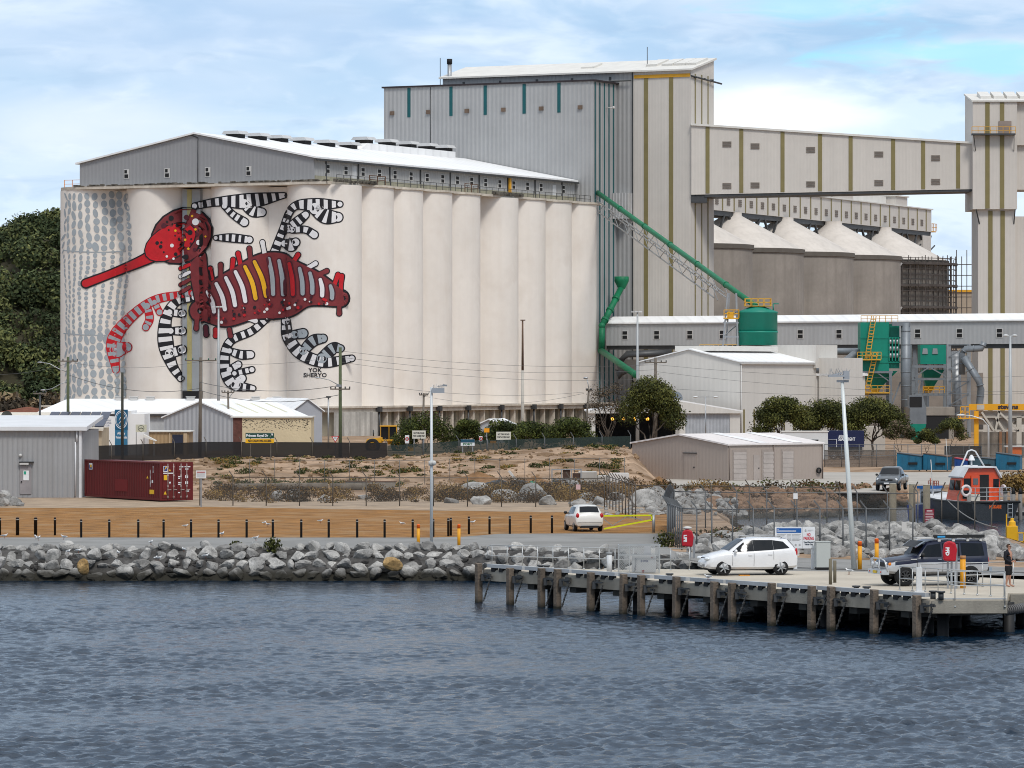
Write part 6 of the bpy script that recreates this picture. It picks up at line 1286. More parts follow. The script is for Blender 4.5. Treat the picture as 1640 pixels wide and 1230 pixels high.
def power_poles():
	tops = {}
	for px, yt, Y, r, m, arms, lab, lean in (
		(109, 573, 425, .17, M_poleg, [(580, 1.0)], 'dark power pole with curved lamp arms right of the wooded hill', 0), (196, 598, 405, .15, M_poled, [], 'dark plain pole standing in front of the blue logo panel', 0), (320, 574, 430, .19, M_pole, [(579, 1.6)], 'stout brown power pole with green insulators in front of the mural', -.25),
		(367, 627, 470, .14, M_pole, [(630, .7)], 'short brown power pole beside the cream brick building', .3), (545, 558, 384, .17, M_poleg, [(625, .9)], 'green stained power pole with a lamp arm at the bank fence', 0), (677, 631, 470, .14, M_pole, [(634, .5)], 'short power pole rising from the largest bush', -.3), (935, 625, 455, .13, M_pole, [(627, .3)], 'leaning power pole with a small lamp near the silo corner', -.9),
		(1050, 574, 460, .2, M_pole, [(582, 1.2), (619, 1.2)], 'stout grey power pole with two crossarms beside the gum tree', 0), (64, 630, 395, .11, M_dsteel, [(632, .6)], 'thin grey pole with short crossarm left of the dark power pole', 0)):
		x = X_(px, Y); zt = Z_(yt, Y); t = thing('power_pole', lab, 'power pole', (x, Y, .1), 0, 'power poles'); mb = MB(); mb.cyl((lean and -lean * 0, 0, 0), (-lean * .4 if lean > -.5 else .55, 0, zt), r, r * .8, 9); mb.build('pole', m, t); tx = (-lean * .4 if lean > -.5 else .55)
		ab = PB(); ins = PB()
		for (ya, w) in arms:
			za = Z_(ya, Y); ab.new().bar((tx - w, -.12, za), (tx + w, -.12, za), .12)
			for k in (-.95, -.5, .5, .95): ins.new().cyl((tx + k * w, -.12, za + .06), (tx + k * w, -.12, za + .24), .06, n=6)
		ab.build('crossarm', M_pole, t); ins.build('insulator', mat('insulator_green', (.03, .12, .08), .3) if px == 320 else M_dsteel, t)
		l = PB()
		if px == 109:
			for (ya, dx, dy) in ((598, -2.6, 1.0), (612, -2.3, -.9)):
				za = Z_(ya, Y); m_ = l.new(); m_.tube([(0, 0, za), (dx * .35, 0, za + dy * .35), (dx * .7, 0, za + dy * .85), (dx, 0, za + dy)], .045, 6); m_.ball((dx - .2, 0, za + dy), .24, 5, sc=(1.2, .5, .35))
		elif px == 545: m_ = l.new(); z0 = Z_(620, Y); m_.tube([(0, 0, z0), (-1.0, 0, z0 + .55), (-1.9, 0, z0 + .75)], .04, 6); m_.ball((-2.05, 0, z0 + .75), .2, 5, sc=(1.2, .5, .4)); m_.bar((-.3, 0, z0 + .05), (.1, -.2, z0), .25)
		elif px == 677: m_ = l.new(); m_.bar((0, 0, zt - .6), (1.0, 0, zt + .35), .05)
		elif px == 935: m_ = l.new(); m_.tube([(tx, 0, zt), (tx - .2, 0, zt + 1.1)], .04, 6); m_.ball((tx - .35, 0, zt + 1.2), .22, 5, sc=(1.2, .6, .6))
		elif px == 1050: m_ = l.new(); z0 = Z_(640, Y); m_.tube([(.1, 0, z0), (.5, 0, z0 + .1), (.8, 0, z0 - .6)], .05, 6)
		elif px == 367: m_ = l.new(); m_.tube([(0, 0, zt - .8), (.5, 0, zt - .1), (1.2, 0, zt + .2)], .04, 6)
		l.build('lamp_arm', M_gsteel, t); tops[px] = (x, Y, zt)
	def P(px, py): return Vector((X_(px, tops[px][1]), tops[px][1] - .1, Z_(py, tops[px][1])))
	def E(px, py, Y): return Vector((X_(px, Y), Y, Z_(py, Y)))
	for i, (a, b, sag) in enumerate(((P(109, 600), P(320, 622), .9), (P(320, 612), P(545, 617), .7), (P(320, 625), P(545, 632), .9), (P(545, 562), P(1050, 584), .7), (P(545, 572), P(1050, 592), .8), (P(545, 580), P(1050, 606), .8), (P(320, 579), P(545, 570), .5), (P(109, 580), P(320, 579), .6), (P(1050, 584), E(1700, 600, 440), .8), (P(1050, 595), E(1700, 625, 440), .9), (P(1050, 621), E(1700, 628, 440), .6), (P(545, 608), P(935, 628), .8), (E(-60, 596, 430), P(109, 582), .6), (P(677, 634), P(935, 630), 1.0))):
		mb = MB(); mb.tube([a.lerp(b, k / 10) - V(0, 0, sag * 4 * (k / 10) * (1 - k / 10)) - a for k in range(11)], .026 if i in (0, 1, 2) else .014, 4); o = mb.build('power_line', M_wire); o.location = a
		d = ['thick cable from the dark lamp pole to the stout brown pole', 'upper thick cable from the stout brown pole to the green pole', 'lower thick cable from the stout brown pole to the green pole', 'topmost thin wire from the green pole to the gum tree pole', 'second thin wire from the green pole to the gum tree pole', 'third thin wire from the green pole to the gum tree pole', 'thin wire from the brown pole top across the mural', 'thin wire from the dark lamp pole across the spotted silo cell', 'upper wire running right across the white shed', 'middle wire running right across the white shed', 'low wire running right across the white shed', 'sagging wire from the green pole to the leaning pole', 'wire crossing the wooded hill at the left edge', 'slack wire from the bush pole to the leaning pole'][i]; tag(o, d, 'power line', 'overhead wires')
power_poles()
def mesh_mat(name, col, alpha):
	return mat(name, col, .8, var=.1, alpha=alpha)
M_chain = mesh_mat('chain_link', (.22, .23, .23), .13); M_chaind = mesh_mat('dark_chain_link', (.012, .012, .012), .85); M_shade = mesh_mat('shade_cloth', (.014, .013, .014), .96); M_shadeg = mesh_mat('green_shade_cloth', (.02, .035, .032), .85)
def fence(name, label, pts, h, spacing, post_m, mesh_m, arm=None, rail=True, mesh_h=None, r=.036, mid=False, skip_mesh=False, mz=0.0):
	P = [Vector(p) for p in pts]; t = thing(name, label, 'fence', tuple(P[0])); Q = [p - P[0] for p in P]; ps = PB()
	for a, b in zip(Q[:-1], Q[1:]):
		n = max(1, round((b - a).length / spacing))
		for i in range(n + (1 if b is Q[-1] else 0)):
			p = a.lerp(b, i / n); m = ps.new(); m.cyl(p, p + V(0, 0, h), r, n=6)
			if arm: m.bar(p + V(0, 0, h - .02), p + V(arm[0], arm[1], h + arm[2]), r * 1.7)
	ps.build('post', post_m, t)
	if rail:
		rl = PB()
		for z in ([h - .06, h * .5] if mid else [h - .06]): rl.new().tube([q + V(0, 0, z) for q in Q], r * .8, 6)
		rl.build('rail', post_m, t)
	if not skip_mesh:
		mb = MB(); mh = mesh_h or h
		for a, b in zip(Q[:-1], Q[1:]): mb.add([a + V(0, .045, mz), b + V(0, .045, mz), b + V(0, .045, mh), a + V(0, .045, mh)], [(0, 1, 2, 3)])
		mb.build('mesh_panel', mesh_m, t, fix=False)
	return t
M_gal = mat('fence_post_grey', (.13, .135, .14), .6, .2, var=.15); M_rustpost = mat('fence_post_brown', (.11, .095, .08), .8, var=.3)
def fences():
	def g3(px, py): x, y = gp(px, py); return (x, y, tz(x, y))
	fence('chain_fence', 'long brown chain link fence along the scrub verge', [g3(320, 810), g3(640, 811), g3(968, 813)], 2.0, 2.35, M_rustpost, M_chain, (-.28, 0, .38))
	fence('chain_fence', 'chain link fence turning the corner behind the white hatchback', [g3(972, 813), g3(1018, 832), (X_(1200, 258), 258, 0), (X_(1345, 255), 255, 0)], 2.15, 2.6, M_rustpost, M_chain, (-.26, 0, .36))
	fence('chain_fence', 'dark meshed fence side receding beside the road end', [g3(1069, 871), (X_(1074, 240), 240, 0), (X_(1079, 249), 249, 0)], 2.15, 1.05, M_dsteel, M_chaind, (-.22, -.1, .34))
	fence('chain_fence', 'galvanised fence with bent tops in front of the rock mound', [(X_(1069, 223), 223, 0), (X_(1092, 215), 215, 0), (X_(1140, 212.5), 212.5, 0), (X_(1240, 211), 211, .1), (X_(1462, 207.5), 207.5, .2)], 2.2, 1.18, M_gal, M_chain, (-.3, 0, .36))
	fence('chain_fence', 'galvanised fence with bent tops behind the rock mound', [(X_(1080, 247), 247, 0), (X_(1180, 245), 245, 0), (X_(1470, 243), 243, 0)], 2.15, 1.75, M_gal, M_chain, (-.28, 0, .38))
	fence('chain_fence', 'short fence with the maroon notice on the tip of the mound', [(X_(1464, 226), 226, .9), (X_(1508, 225), 225, .9), (X_(1588, 221), 221, .1)], 1.9, 1.6, M_rustpost, M_chain, (.2, 0, .4), rail=False)
	o = fence('shade_fence', 'dark brown shade cloth fence along the top of the sandy bank', [(X_(128, 372), 372, 1.1), (X_(330, 372), 372, 1.5), (X_(500, 373), 373, 1.45), (X_(620, 372), 372, 1.4)], 1.55, 2.9, M_rustpost, M_shade, (-.2, 0, .35), rail=False, mesh_h=1.45)
	fence('shade_fence', 'green black shade cloth fence on the right half of the bank', [(X_(620, 373), 373, 1.45), (X_(735, 373), 373, 1.85), (X_(1010, 373), 373, 2.3)], 1.25, 2.6, M_gal, M_shadeg, (-.25, 0, .4), rail=False, mesh_h=1.15)
	fence('yard_fence', 'tall grey post and wire fence behind the blue skips', [(X_(1320, 405), 405, 0), (X_(1432, 405), 405, 0), (X_(1520, 408), 408, 0), (X_(1680, 408), 408, 0)], 2.2, 1.75, M_gal, M_chain, None, mid=True)
	fence('yard_fence', 'black screened fence panel behind the small blue bin', [(X_(1513, 410), 410, 0), (X_(1572, 410), 410, 0)], 1.95, 1.7, M_dsteel, M_shade, None)
	fence('yard_fence', 'brown slatted lower fence right of the beige shed', [(X_(1320, 407), 407, .0), (X_(1435, 407), 407, .0)], 1.6, 2.2, M_rustpost, mesh_mat('brown_screen', (.10, .075, .06), .75), None)
	fence('wire_fence', 'thin steel wire fence standing on the sandy bank slope', [(X_(400, 334), 334, tz(X_(400, 334), 334)), (X_(640, 334), 334, tz(X_(640, 334), 334)), (X_(1000, 336), 336, tz(X_(1000, 336), 336))], 2.0, 1.95, M_gal, M_chain, None, rail=True, skip_mesh=True, r=.022)
	# yellow swing gate
	x0, y0 = gp(967, 853); x1, y1 = gp(1044, 853.2); t = thing('swing_gate', 'yellow tapered swing gate across the track beside the white hatchback', 'gate', (x1, y1, 0)); w = x1 - x0; M_fy = mat('fluoro_yellow', (.70, .72, .01), .5)
	mb = MB(); a = [V(-w, 0, .95), V(0, 0, .98), V(0, 0, .72), V(-w, 0, .22)]
	for p, q in zip(a, a[1:]): mb.bar(p, q, .085)
	mb.build('gate_frame', M_fy, t); mb = MB()
	for p, q in ((V(-w, 0, .75), V(-w * .82, 0, .4)), (V(-w * .82, 0, .4), V(-w * .52, 0, .92)), (V(-w * .52, 0, .92), V(-w * .2, 0, .72))): mb.bar(p, q, .04)
	mb.build('brace', M_gsteel, t); mb = MB(); mb.cyl((.1, 0, 0), (.1, 0, 1.02), .085, n=10); mb.build('gate_post', M_gsteel, t)
fences()
# ------------------------------------------------------------------ vehicles
M_glass = mat('car_glass', (.010, .012, .015), .05, spec=.28, var=0); M_tyre = mat('tyre_rubber', (.014, .014, .015), .85, var=.2); M_rim = mat('alloy_rim', (.50, .51, .52), .3, .8, var=.05); M_trim = mat('black_trim', (.02, .02, .021), .5, var=.1)
M_head = mat('headlight_glass', (.62, .65, .68), .1, spec=.8, var=.1, vs=8); M_tail = mat('tail_light_red', (.45, .012, .015), .15, var=.1); M_amber = mat('amber_lens', (.7, .2, .01), .2); M_chrome = mat('chrome', (.6, .6, .6), .15, 1, var=0)
def paint_mat(n, c, coat=.6): return mat(n, c, .35, coat=coat, var=.03, vs=1.5, spec=.5)
def wheel(parent, x, y, r, w, spokes, side, rim_r=.62, rim_m=None):
	mb = MB(); pr = [(r * .60, -w / 2), (r * .9, -w / 2), (r * .98, -w * .36), (r, -w * .2), (r, w * .2), (r * .98, w * .36), (r * .9, w / 2), (r * .60, w / 2)]; mb.lathe(pr, 28, (0, 0, 0), 'y'); o = mb.build('wheel', M_tyre, parent); o.location = (x, y, r)
	mb = MB(); s = side; rr = r * rim_r; mb.lathe([(rr, s * w * .46), (rr * .9, s * w * .5), (rr * .86, s * w * .3)], 28, (0, 0, 0), 'y'); mb.lathe([(0, s * w * .1), (rr * .95, s * w * .1)], 20, (0, 0, 0), 'y', 1)
	for k in range(spokes):
		a = 2 * math.pi * k / spokes + .3; c, q = math.cos(a), math.sin(a); mb.bar((c * rr * .12, s * w * .42, q * rr * .12), (c * rr * .9, s * w * .4, q * rr * .9), rr * .36, .05)
	mb.cyl((0, s * w * .3, 0), (0, s * w * .47, 0), rr * .22, n=10); mb.build('rim', [rim_m or M_rim, M_trim], o); return o
def car(name, label, cat, loc, rz, S):
	t = thing(name, label, cat, loc, rz); K = S['stations']; cx = [k[0] for k in K]
	xs = sorted(set(list(np.linspace(cx[0], cx[-1], 44)) + cx)); I = lambda j, x: float(np.interp(x, cx, [k[j] for k in K]))
	def sec(x):
		zb, zs, zt, w, wr = [I(j, x) for j in range(1, 6)]
		return [(0, zb), (w * .82, zb), (w * .965, zb + .1), (w, zb + (zs - zb) * .55), (w * .997, zs - .17), (w * .985, zs - .03), (w * .965, zs), (wr, zt - min(.09, (zt - zs) * .6)), (wr * .86, zt - .015), (0, zt + .015)]
	def side_y(x, z):
		s = sec(x); zs = [p[1] for p in s[2:8]]; ys = [p[0] for p in s[2:8]]; return float(np.interp(z, zs, ys))
	mb = MB(); n = None; vs = []
	for x in xs:
		s = sec(x); ring = [(x, y, z) for y, z in s] + [(x, -y, z) for y, z in s[-2:0:-1]]; n = len(ring); vs += ring
	fs = [(i * n + j, i * n + (j + 1) % n, (i + 1) * n + (j + 1) % n, (i + 1) * n + j) for i in range(len(xs) - 1) for j in range(n)]
	mb.add(vs, fs, 0, True); o0 = len(vs); mb.add([], []); mb.f += [tuple(range(n))[::-1], tuple(range((len(xs) - 1) * n, len(xs) * n))]; mb.m += [0, 0]; mb.sm += [False, False]
	mats = [S['paint'], M_trim] + ([S['paint2']] if 'paint2' in S else [])
	body = mb.build('body', mats, t)
	cut = MB()
	for wx in S['wheels']:
		for sg in (-1, 1): cut.cyl((wx, sg * .5, S['wr']), (wx, sg * 1.4, S['wr']), S['wr'] * S.get('arch', 1.17), n=28, mi=1)
	co = cut.build('cutter', mats); md = body.modifiers.new('b', 'BOOLEAN'); md.operation = 'DIFFERENCE'; md.object = co; md.solver = 'EXACT'
	dg = bpy.context.evaluated_depsgraph_get(); me = bpy.data.meshes.new_from_object(body.evaluated_get(dg)); body.modifiers.clear(); body.data = me; bpy.data.objects.remove(co)
	if 'paint2' in S:
		for p in me.polygons:
			if p.material_index == 0 and p.center.z < S['split']: p.material_index = 2
	me.set_sharp_from_angle(angle=R(32))
	def pane(nm, pts, m=M_glass, off=.016):
		for sg in (-1, 1):
			g = MB(); k0 = len(pts); E = [(pts[i][0] + (pts[(i + 1) % k0][0] - pts[i][0]) * q / 6, pts[i][1] + (pts[(i + 1) % k0][1] - pts[i][1]) * q / 6) for i in range(k0) for q in range(6)]; k = len(E)
			cx_, cz_ = sum(p[0] for p in E) / k, sum(p[1] for p in E) / k; vs = [(cx_ + (x - cx_) * f, cz_ + (z - cz_) * f) for f in (1, .75, .5, .25, .0) for x, z in E]
			g.add([(x, sg * (side_y(x, z) + off), z) for x, z in vs], [(j * k + i, j * k + (i + 1) % k, (j + 1) * k + (i + 1) % k, (j + 1) * k + i) for j in range(4) for i in range(k)], 0, True); g.build(nm, m, t)
	for w in S['windows']: pane('window', w)
	def top_strip(nm, xa, xb, f, off=.014):
		g = MB(); X = np.linspace(xa, xb, 9); vs = []
		for x in X:
			wr, zt = I(5, x), I(3, x)
			for q in (-1, -.5, 0, .5, 1): vs.append((x, q * wr * f, zt + off + (.015 if q == 0 else .0075 if abs(q) < 1 else 0)))
		g.add(vs, [(i * 5 + j, i * 5 + j + 1, i * 5 + 6 + j, i * 5 + 5 + j) for i in range(8) for j in range(4)], 0, True); g.build(nm, M_glass, t)
	top_strip('windscreen', *S['screen'], .9)
	if 'rear' in S: top_strip('rear_window', *S['rear'], .86)
	for wx in S['wheels']:
		for sg in (-1, 1): wheel(t, wx, sg * (S['track'] - .02), S['wr'], S.get('ww', .22), S['spokes'], sg, S.get('rim_r', .62), S.get('rim_m'))
	sm = MB()
	for x, z0, z1 in S['seams']:
		for sg in (-1, 1):
			zz = np.linspace(z0, z1, 6)
			for a, b in zip(zz[:-1], zz[1:]): sm.bar((x, sg * (side_y(x, a) + .001), a), (x, sg * (side_y(x, b) + .001), b), .014, .014)
	sm.build('door_seam', M_trim, t)
	for sg in (-1, 1):
		for x, z in S['handles']: h = MB(); y = sg * (side_y(x, z) + .02); h.bar((x - .09, y, z), (x + .09, y, z), .03, .035); h.build('door_handle', S.get('handle_m', S['paint']), t)
		mx, mz = S['mirror']; m = MB(); y = side_y(mx, mz); m.ball((mx, sg * (y + .13), mz + .04), .12, 6, sc=(.6, .9, .75)); m.bar((mx, sg * y, mz), (mx, sg * (y + .1), mz + .02), .05); m.build('mirror', S.get('mirror_m', S['paint']), t)
	S['side_y'] = side_y; return t
def lamp_box(t, name, m, c, s, rz=0, ry=0):
	for sg in (-1, 1):
		g = MB(); g.ball((0, 0, 0), 1, 7, sc=s); o = g.build(name, m, t); o.location = (c[0], sg * c[1], c[2]); o.rotation_euler = (0, ry, sg * rz)
def plate(t, x, z, m, back=False, w=.38, h=.11, y=0):
	g = MB(); g.box(x - .01, x + .01, y - w / 2, y + w / 2, z - h / 2, z + h / 2); g.build('number_plate', m, t)
M_wp = paint_mat('white_car_paint', (.72, .72, .73)); M_plw = mat('plate_white', (.7, .7, .7), .5); M_ply = mat('plate_yellow', (.65, .45, .02), .5)
def suv():
	x, y = gp(1197, 921); S = dict(paint=M_wp, stations=[(-2.12, .42, .80, .88, .70, .62), (-2.06, .34, .95, 1.12, .80, .68), (-1.95, .32, 1.10, 1.30, .84, .64), (-1.68, .30, 1.13, 1.58, .875, .60), (-1.2, .28, 1.10, 1.655, .89, .61), (-.3, .27, 1.04, 1.675, .90, .62), (.3, .27, 1.01, 1.62, .90, .61), (.62, .27, .99, 1.42, .90, .64), (1.1, .28, .96, 1.08, .89, .76), (1.55, .28, .89, .985, .86, .76), (1.9, .30, .78, .88, .80, .70), (2.05, .34, .66, .74, .72, .62), (2.13, .40, .54, .60, .60, .50)],
             wheels=(1.32, -1.31), wr=.345, track=.78, spokes=6, rim_r=.74, windows=[[(.92, 1.05), (.40, 1.45), (-.03, 1.555), (-.058, 1.08)], [(-.066, 1.085), (-.04, 1.56), (-.95, 1.555), (-.965, 1.13)], [(-.975, 1.135), (-.96, 1.55), (-1.45, 1.48), (-1.72, 1.2)]], screen=(1.06, .36), rear=(-2.02, -1.72), seams=[(.93, .45, .98), (-.05, .42, 1.02), (-.96, .70, 1.08)], handles=[(.12, .90), (-.80, .93)], mirror=(.80, 1.04))
	t = car('white_suv', 'white small suv with grey roof rails parked on the jetty apron', 'car', (x, y, .022), R(180 + 13), S)
	lamp_box(t, 'headlight', M_head, (2.0, .62, .745), (.17, .16, .09), rz=-.55); lamp_box(t, 'tail_light', M_tail, (-2.04, .74, 1.0), (.06, .08, .2)); lamp_box(t, 'fog_light', M_head, (2.07, .52, .52), (.05, .08, .05))
	g = MB(); g.hexa([(2.02, -.36, .70), (2.10, -.36, .62), (2.10, .36, .62), (2.02, .36, .70), (1.98, -.38, .79), (2.03, -.38, .79), (2.03, .38, .79), (1.98, .38, .79)]); g.build('grille', M_trim, t); plate(t, 2.14, .50, M_plw); g = MB(); g.box(2.08, 2.125, -.42, .42, .36, .46); g.build('air_intake', M_trim, t)
	for sg in (-1, 1): g = MB(); g.tube([(.28, sg * .55, 1.64), (.2, sg * .55, 1.71), (-.5, sg * .56, 1.735), (-1.3, sg * .56, 1.72), (-1.42, sg * .56, 1.65)], .02, 6); g.build('roof_rail', M_gsteel, t)
	g = MB(); g.box(-1.95, 1.9, -.6, .6, .22, .30); g.build('underbody', M_dark, t)
	g = MB(); g.prism([(-.35, -1.0), (.1, -1.03), (.15, -1.2), (-.1, -1.13), (-.3, -1.2)], .025, .06); o = g.build('wheel_chock', mat('chock_orange', (.75, .3, .02), .6)); o.location = (x - .1, y, 0); tag(o, 'small orange wheel chock on the deck under the white suv', 'wheel chock')
suv()
def offroader():
	x, y = gp(1490, 937.5); M_navy = paint_mat('navy_car_paint', (.008, .012, .034), .25); M_sil = mat('silver_car_paint', (.52, .53, .55), .35, .3, coat=.5, var=.03)
	S = dict(paint=M_navy, paint2=M_sil, split=.945, stations=[(-2.32, .62, 1.12, 1.5, .80, .66), (-2.28, .56, 1.18, 1.84, .86, .68), (-2.0, .52, 1.19, 1.92, .885, .70), (-1.0, .50, 1.18, 1.94, .895, .71), (.1, .50, 1.17, 1.94, .895, .71), (.45, .50, 1.17, 1.86, .895, .71), (.92, .50, 1.16, 1.28, .89, .80), (1.2, .50, 1.12, 1.225, .88, .80), (1.9, .52, 1.06, 1.155, .86, .78), (2.18, .55, .98, 1.09, .83, .75), (2.26, .58, .9, 1.0, .80, .72)],
             wheels=(1.50, -1.47), wr=.42, track=.80, spokes=8, rim_r=.56, rim_m=M_dsteel, ww=.3, arch=1.16, windows=[[(.84, 1.23), (.46, 1.70), (-.14, 1.78), (-.16, 1.24)], [(-.24, 1.24), (-.23, 1.79), (-.98, 1.79), (-.99, 1.25)], [(-1.08, 1.25), (-1.07, 1.79), (-2.05, 1.76), (-2.12, 1.26)]], screen=(.90, .47), rear=(-2.3, -2.27), seams=[(.95, .62, 1.17), (-.20, .6, 1.2), (-1.03, .8, 1.2), (1.0, 1.0, 1.12)], handles=[(-.05, 1.12), (-.9, 1.12)], mirror=(.72, 1.28), mirror_m=M_trim, handle_m=M_chrome)
	t = car('off_roader', 'old navy over silver off roader with bull bar and roof awning on the jetty', 'car', (x, y, .022), R(180 + 17), S)
	lamp_box(t, 'headlight', M_head, (2.24, .58, .93), (.05, .14, .09)); lamp_box(t, 'indicator', M_amber, (2.16, .79, .93), (.08, .05, .08)); lamp_box(t, 'tail_light', M_tail, (-2.31, .74, 1.05), (.04, .07, .16))
	g = MB(); g.box(2.24, 2.285, -.46, .46, .82, 1.0); g.build('grille', M_trim, t)
	g = MB()
	for yy in (-.40, .40): g.tube([(2.36, yy, .55), (2.5, yy, .8), (2.48, yy, 1.12), (2.40, yy, 1.2)], .035, 8)
	for z, w in ((1.16, .46), (.82, .40)): g.bar((2.46, -w, z), (2.46, w, z), .06)
	for sg in (-1, 1): g.tube([(2.42, sg * .42, 1.16), (2.4, sg * .80, 1.08), (2.34, sg * .88, .78), (2.30, sg * .88, .62)], .034, 8)
	g.hexa([(2.25, -.92, .50), (2.52, -.80, .50), (2.52, .80, .50), (2.25, .92, .50), (2.25, -.92, .70), (2.5, -.80, .70), (2.5, .80, .70), (2.25, .92, .70)]); g.build('bull_bar', mat('bull_bar_alloy', (.56, .57, .58), .35, .5, var=.05), t)
	lamp_box(t, 'spot_light', M_head, (2.52, .24, .93), (.05, .09, .09)); lamp_box(t, 'bar_indicator', mat('red_lens', (.5, .05, .01), .2), (2.5, .62, .60), (.03, .08, .04)); plate(t, 2.535, .60, M_ply)
	g = MB(); g.hexa([(.98, -.70, 1.62), (.60, -.72, 1.86), (.60, .72, 1.86), (.98, .70, 1.62), (.99, -.70, 1.64), (.61, -.72, 1.89), (.61, .72, 1.89), (.99, .70, 1.64)]); g.build('sun_visor', M_trim, t)
	for sg in (-1, 1): g = MB(); g.bar((.99, sg * .71, 1.62), (.58, sg * .73, 1.89), .05, .05); g.build('visor_edge', M_chrome, t)
	g = MB()
	for xx in (-.1, -.75, -1.4, -2.0): g.bar((xx, -.72, 2.0), (xx, .72, 2.0), .05)
	g.build('roof_bar', M_dsteel, t)
	for sg in (-1, 1):
		for xx in (-.1, -.75, -1.4, -2.0): g = MB(); g.hexa([(xx - .06, sg * .74, 1.86), (xx + .06, sg * .74, 1.86), (xx + .06, sg * .66, 1.86), (xx - .06, sg * .66, 1.86), (xx - .07, sg * .73, 2.0), (xx + .05, sg * .73, 2.0), (xx + .05, sg * .64, 2.0), (xx - .07, sg * .64, 2.0)]); g.build('bar_foot', M_frame, t)
	g = MB(); g.bar((.15, .70, 2.07), (-2.15, .70, 2.07), .15, .13); o = g.build('rolled_awning', M_trim, t); g = MB(); g.box(-.35, .0, .776, .785, 2.03, 2.1); g.build('awning_badge', mat('badge_blue', (.05, .35, .7), .5), o)
	g = MB(); g.box(.15, .9, .3, .75, 1.99, 2.03); g.build('roof_board', M_frame, t)
	g = MB(); g.box(-2.1, 2.0, -.55, .55, .40, .60); g.build('chassis', M_dark, t)
	for sg in (-1, 1): g = MB(); g.bar((.95, sg * .90, .50), (-.95, sg * .90, .50), .1, .05); g.build('side_step', M_trim, t)
	g = MB(); g.box(-2.45, -2.32, -.85, .85, .55, .75); g.build('rear_bumper', M_chrome, t)
	g = MB(); g.box(.98, 1.25, -.91, -.89, 1.12, 1.16); g.box(.98, 1.25, .883, .90, 1.115, 1.15); g.build('badge', M_frame, t)
offroader()
def hatchback():
	x, y = gp(934, 850); S = dict(paint=paint_mat('pearl_car_paint', (.70, .68, .64)), stations=[(-1.83, .42, .66, .72, .70, .60), (-1.78, .32, .84, .92, .78, .66), (-1.70, .30, .92, 1.06, .81, .66), (-1.42, .28, .98, 1.40, .83, .60), (-1.1, .26, .97, 1.48, .84, .60), (-.3, .24, .95, 1.51, .845, .61), (.35, .24, .93, 1.44, .845, .60), (1.0, .25, .90, 1.0, .83, .68), (1.5, .28, .78, .86, .78, .64), (1.80, .34, .60, .68, .66, .54), (1.86, .42, .5, .55, .55, .45)],
             wheels=(1.2, -1.19), wr=.30, track=.745, ww=.19, spokes=7, windows=[[(.90, .97), (.34, 1.32), (-.05, 1.40), (-.07, .99)], [(-.14, .99), (-.13, 1.40), (-.95, 1.37), (-1.1, 1.02)]], screen=(.98, .38), rear=(-1.68, -1.40), seams=[(.85, .4, .93), (-.1, .38, .96)], handles=[(.05, .86), (-.8, .88)], mirror=(.74, .98), mirror_m=M_trim)
	t = car('white_hatchback', 'small white hatchback seen from behind on the pale asphalt by the yellow gate', 'car', (x, y, .006), R(101), S)
	lamp_box(t, 'tail_light', M_tail, (-1.73, .69, .90), (.10, .10, .16), rz=.4); plate(t, -1.80, .72, M_plw); lamp_box(t, 'rear_reflector', M_tail, (-1.80, .5, .46), (.03, .07, .03)); lamp_box(t, 'headlight', M_head, (1.62, .58, .7), (.12, .12, .07))
	g = MB(); g.box(-1.9, -1.4, -.5, .5, .22, .34); g.build('underbody', M_trim, t)
hatchback()
def pickup():
	x, y = gp(1428, 785); P = paint_mat('grey_car_paint', (.055, .062, .068)); S = dict(paint=P, stations=[(-2.6, .55, 1.0, 1.06, .86, .82), (-2.55, .5, 1.08, 1.14, .92, .88), (-1.05, .45, 1.10, 1.16, .95, .90), (-1.0, .45, 1.12, 1.2, .95, .85), (-.82, .45, 1.13, 1.76, .95, .68), (-.4, .42, 1.13, 1.82, .955, .69), (.3, .42, 1.12, 1.80, .955, .69), (.55, .42, 1.11, 1.68, .955, .70), (1.15, .42, 1.09, 1.22, .95, .82), (1.9, .44, 1.0, 1.10, .92, .80), (2.38, .48, .84, .94, .86, .74), (2.5, .52, .66, .74, .78, .66)],
             wheels=(1.58, -1.52), wr=.38, track=.84, spokes=5, windows=[[(1.0, 1.17), (.5, 1.62), (.1, 1.68), (.08, 1.18)], [(0, 1.18), (.02, 1.68), (-.65, 1.66), (-.72, 1.19)]], screen=(1.12, .56), rear=(-.98, -.84), seams=[(1.0, .55, 1.1), (.04, .55, 1.12), (-.85, .6, 1.12)], handles=[(.2, 1.02), (-.65, 1.03)], mirror=(.9, 1.16), mirror_m=M_trim)
	t = car('pickup', 'dark grey crew cab pickup parked on the yard facing the camera', 'pickup', (x, y, .006), R(256), S)
	lamp_box(t, 'headlight', M_head, (2.28, .68, .86), (.12, .15, .1), rz=-.5); g = MB(); g.box(2.40, 2.50, -.45, .45, .76, .88); g.build('grille', M_trim, t); plate(t, 2.52, .58, M_plw, w=.4)
	g = MB(); g.box(-2.5, -1.1, -.78, .78, 1.14, 1.17); g.build('tray', M_trim, t); g = MB(); g.box(2.3, 2.49, -.7, .7, .50, .58); g.build('bumper', M_trim, t)
	g = MB(); g.ball((0, 0, 0), .11, 5, sc=(.3, 1, .8)); o = g.build('emblem', M_chrome, t); o.location = (2.5, 0, .83)
pickup()
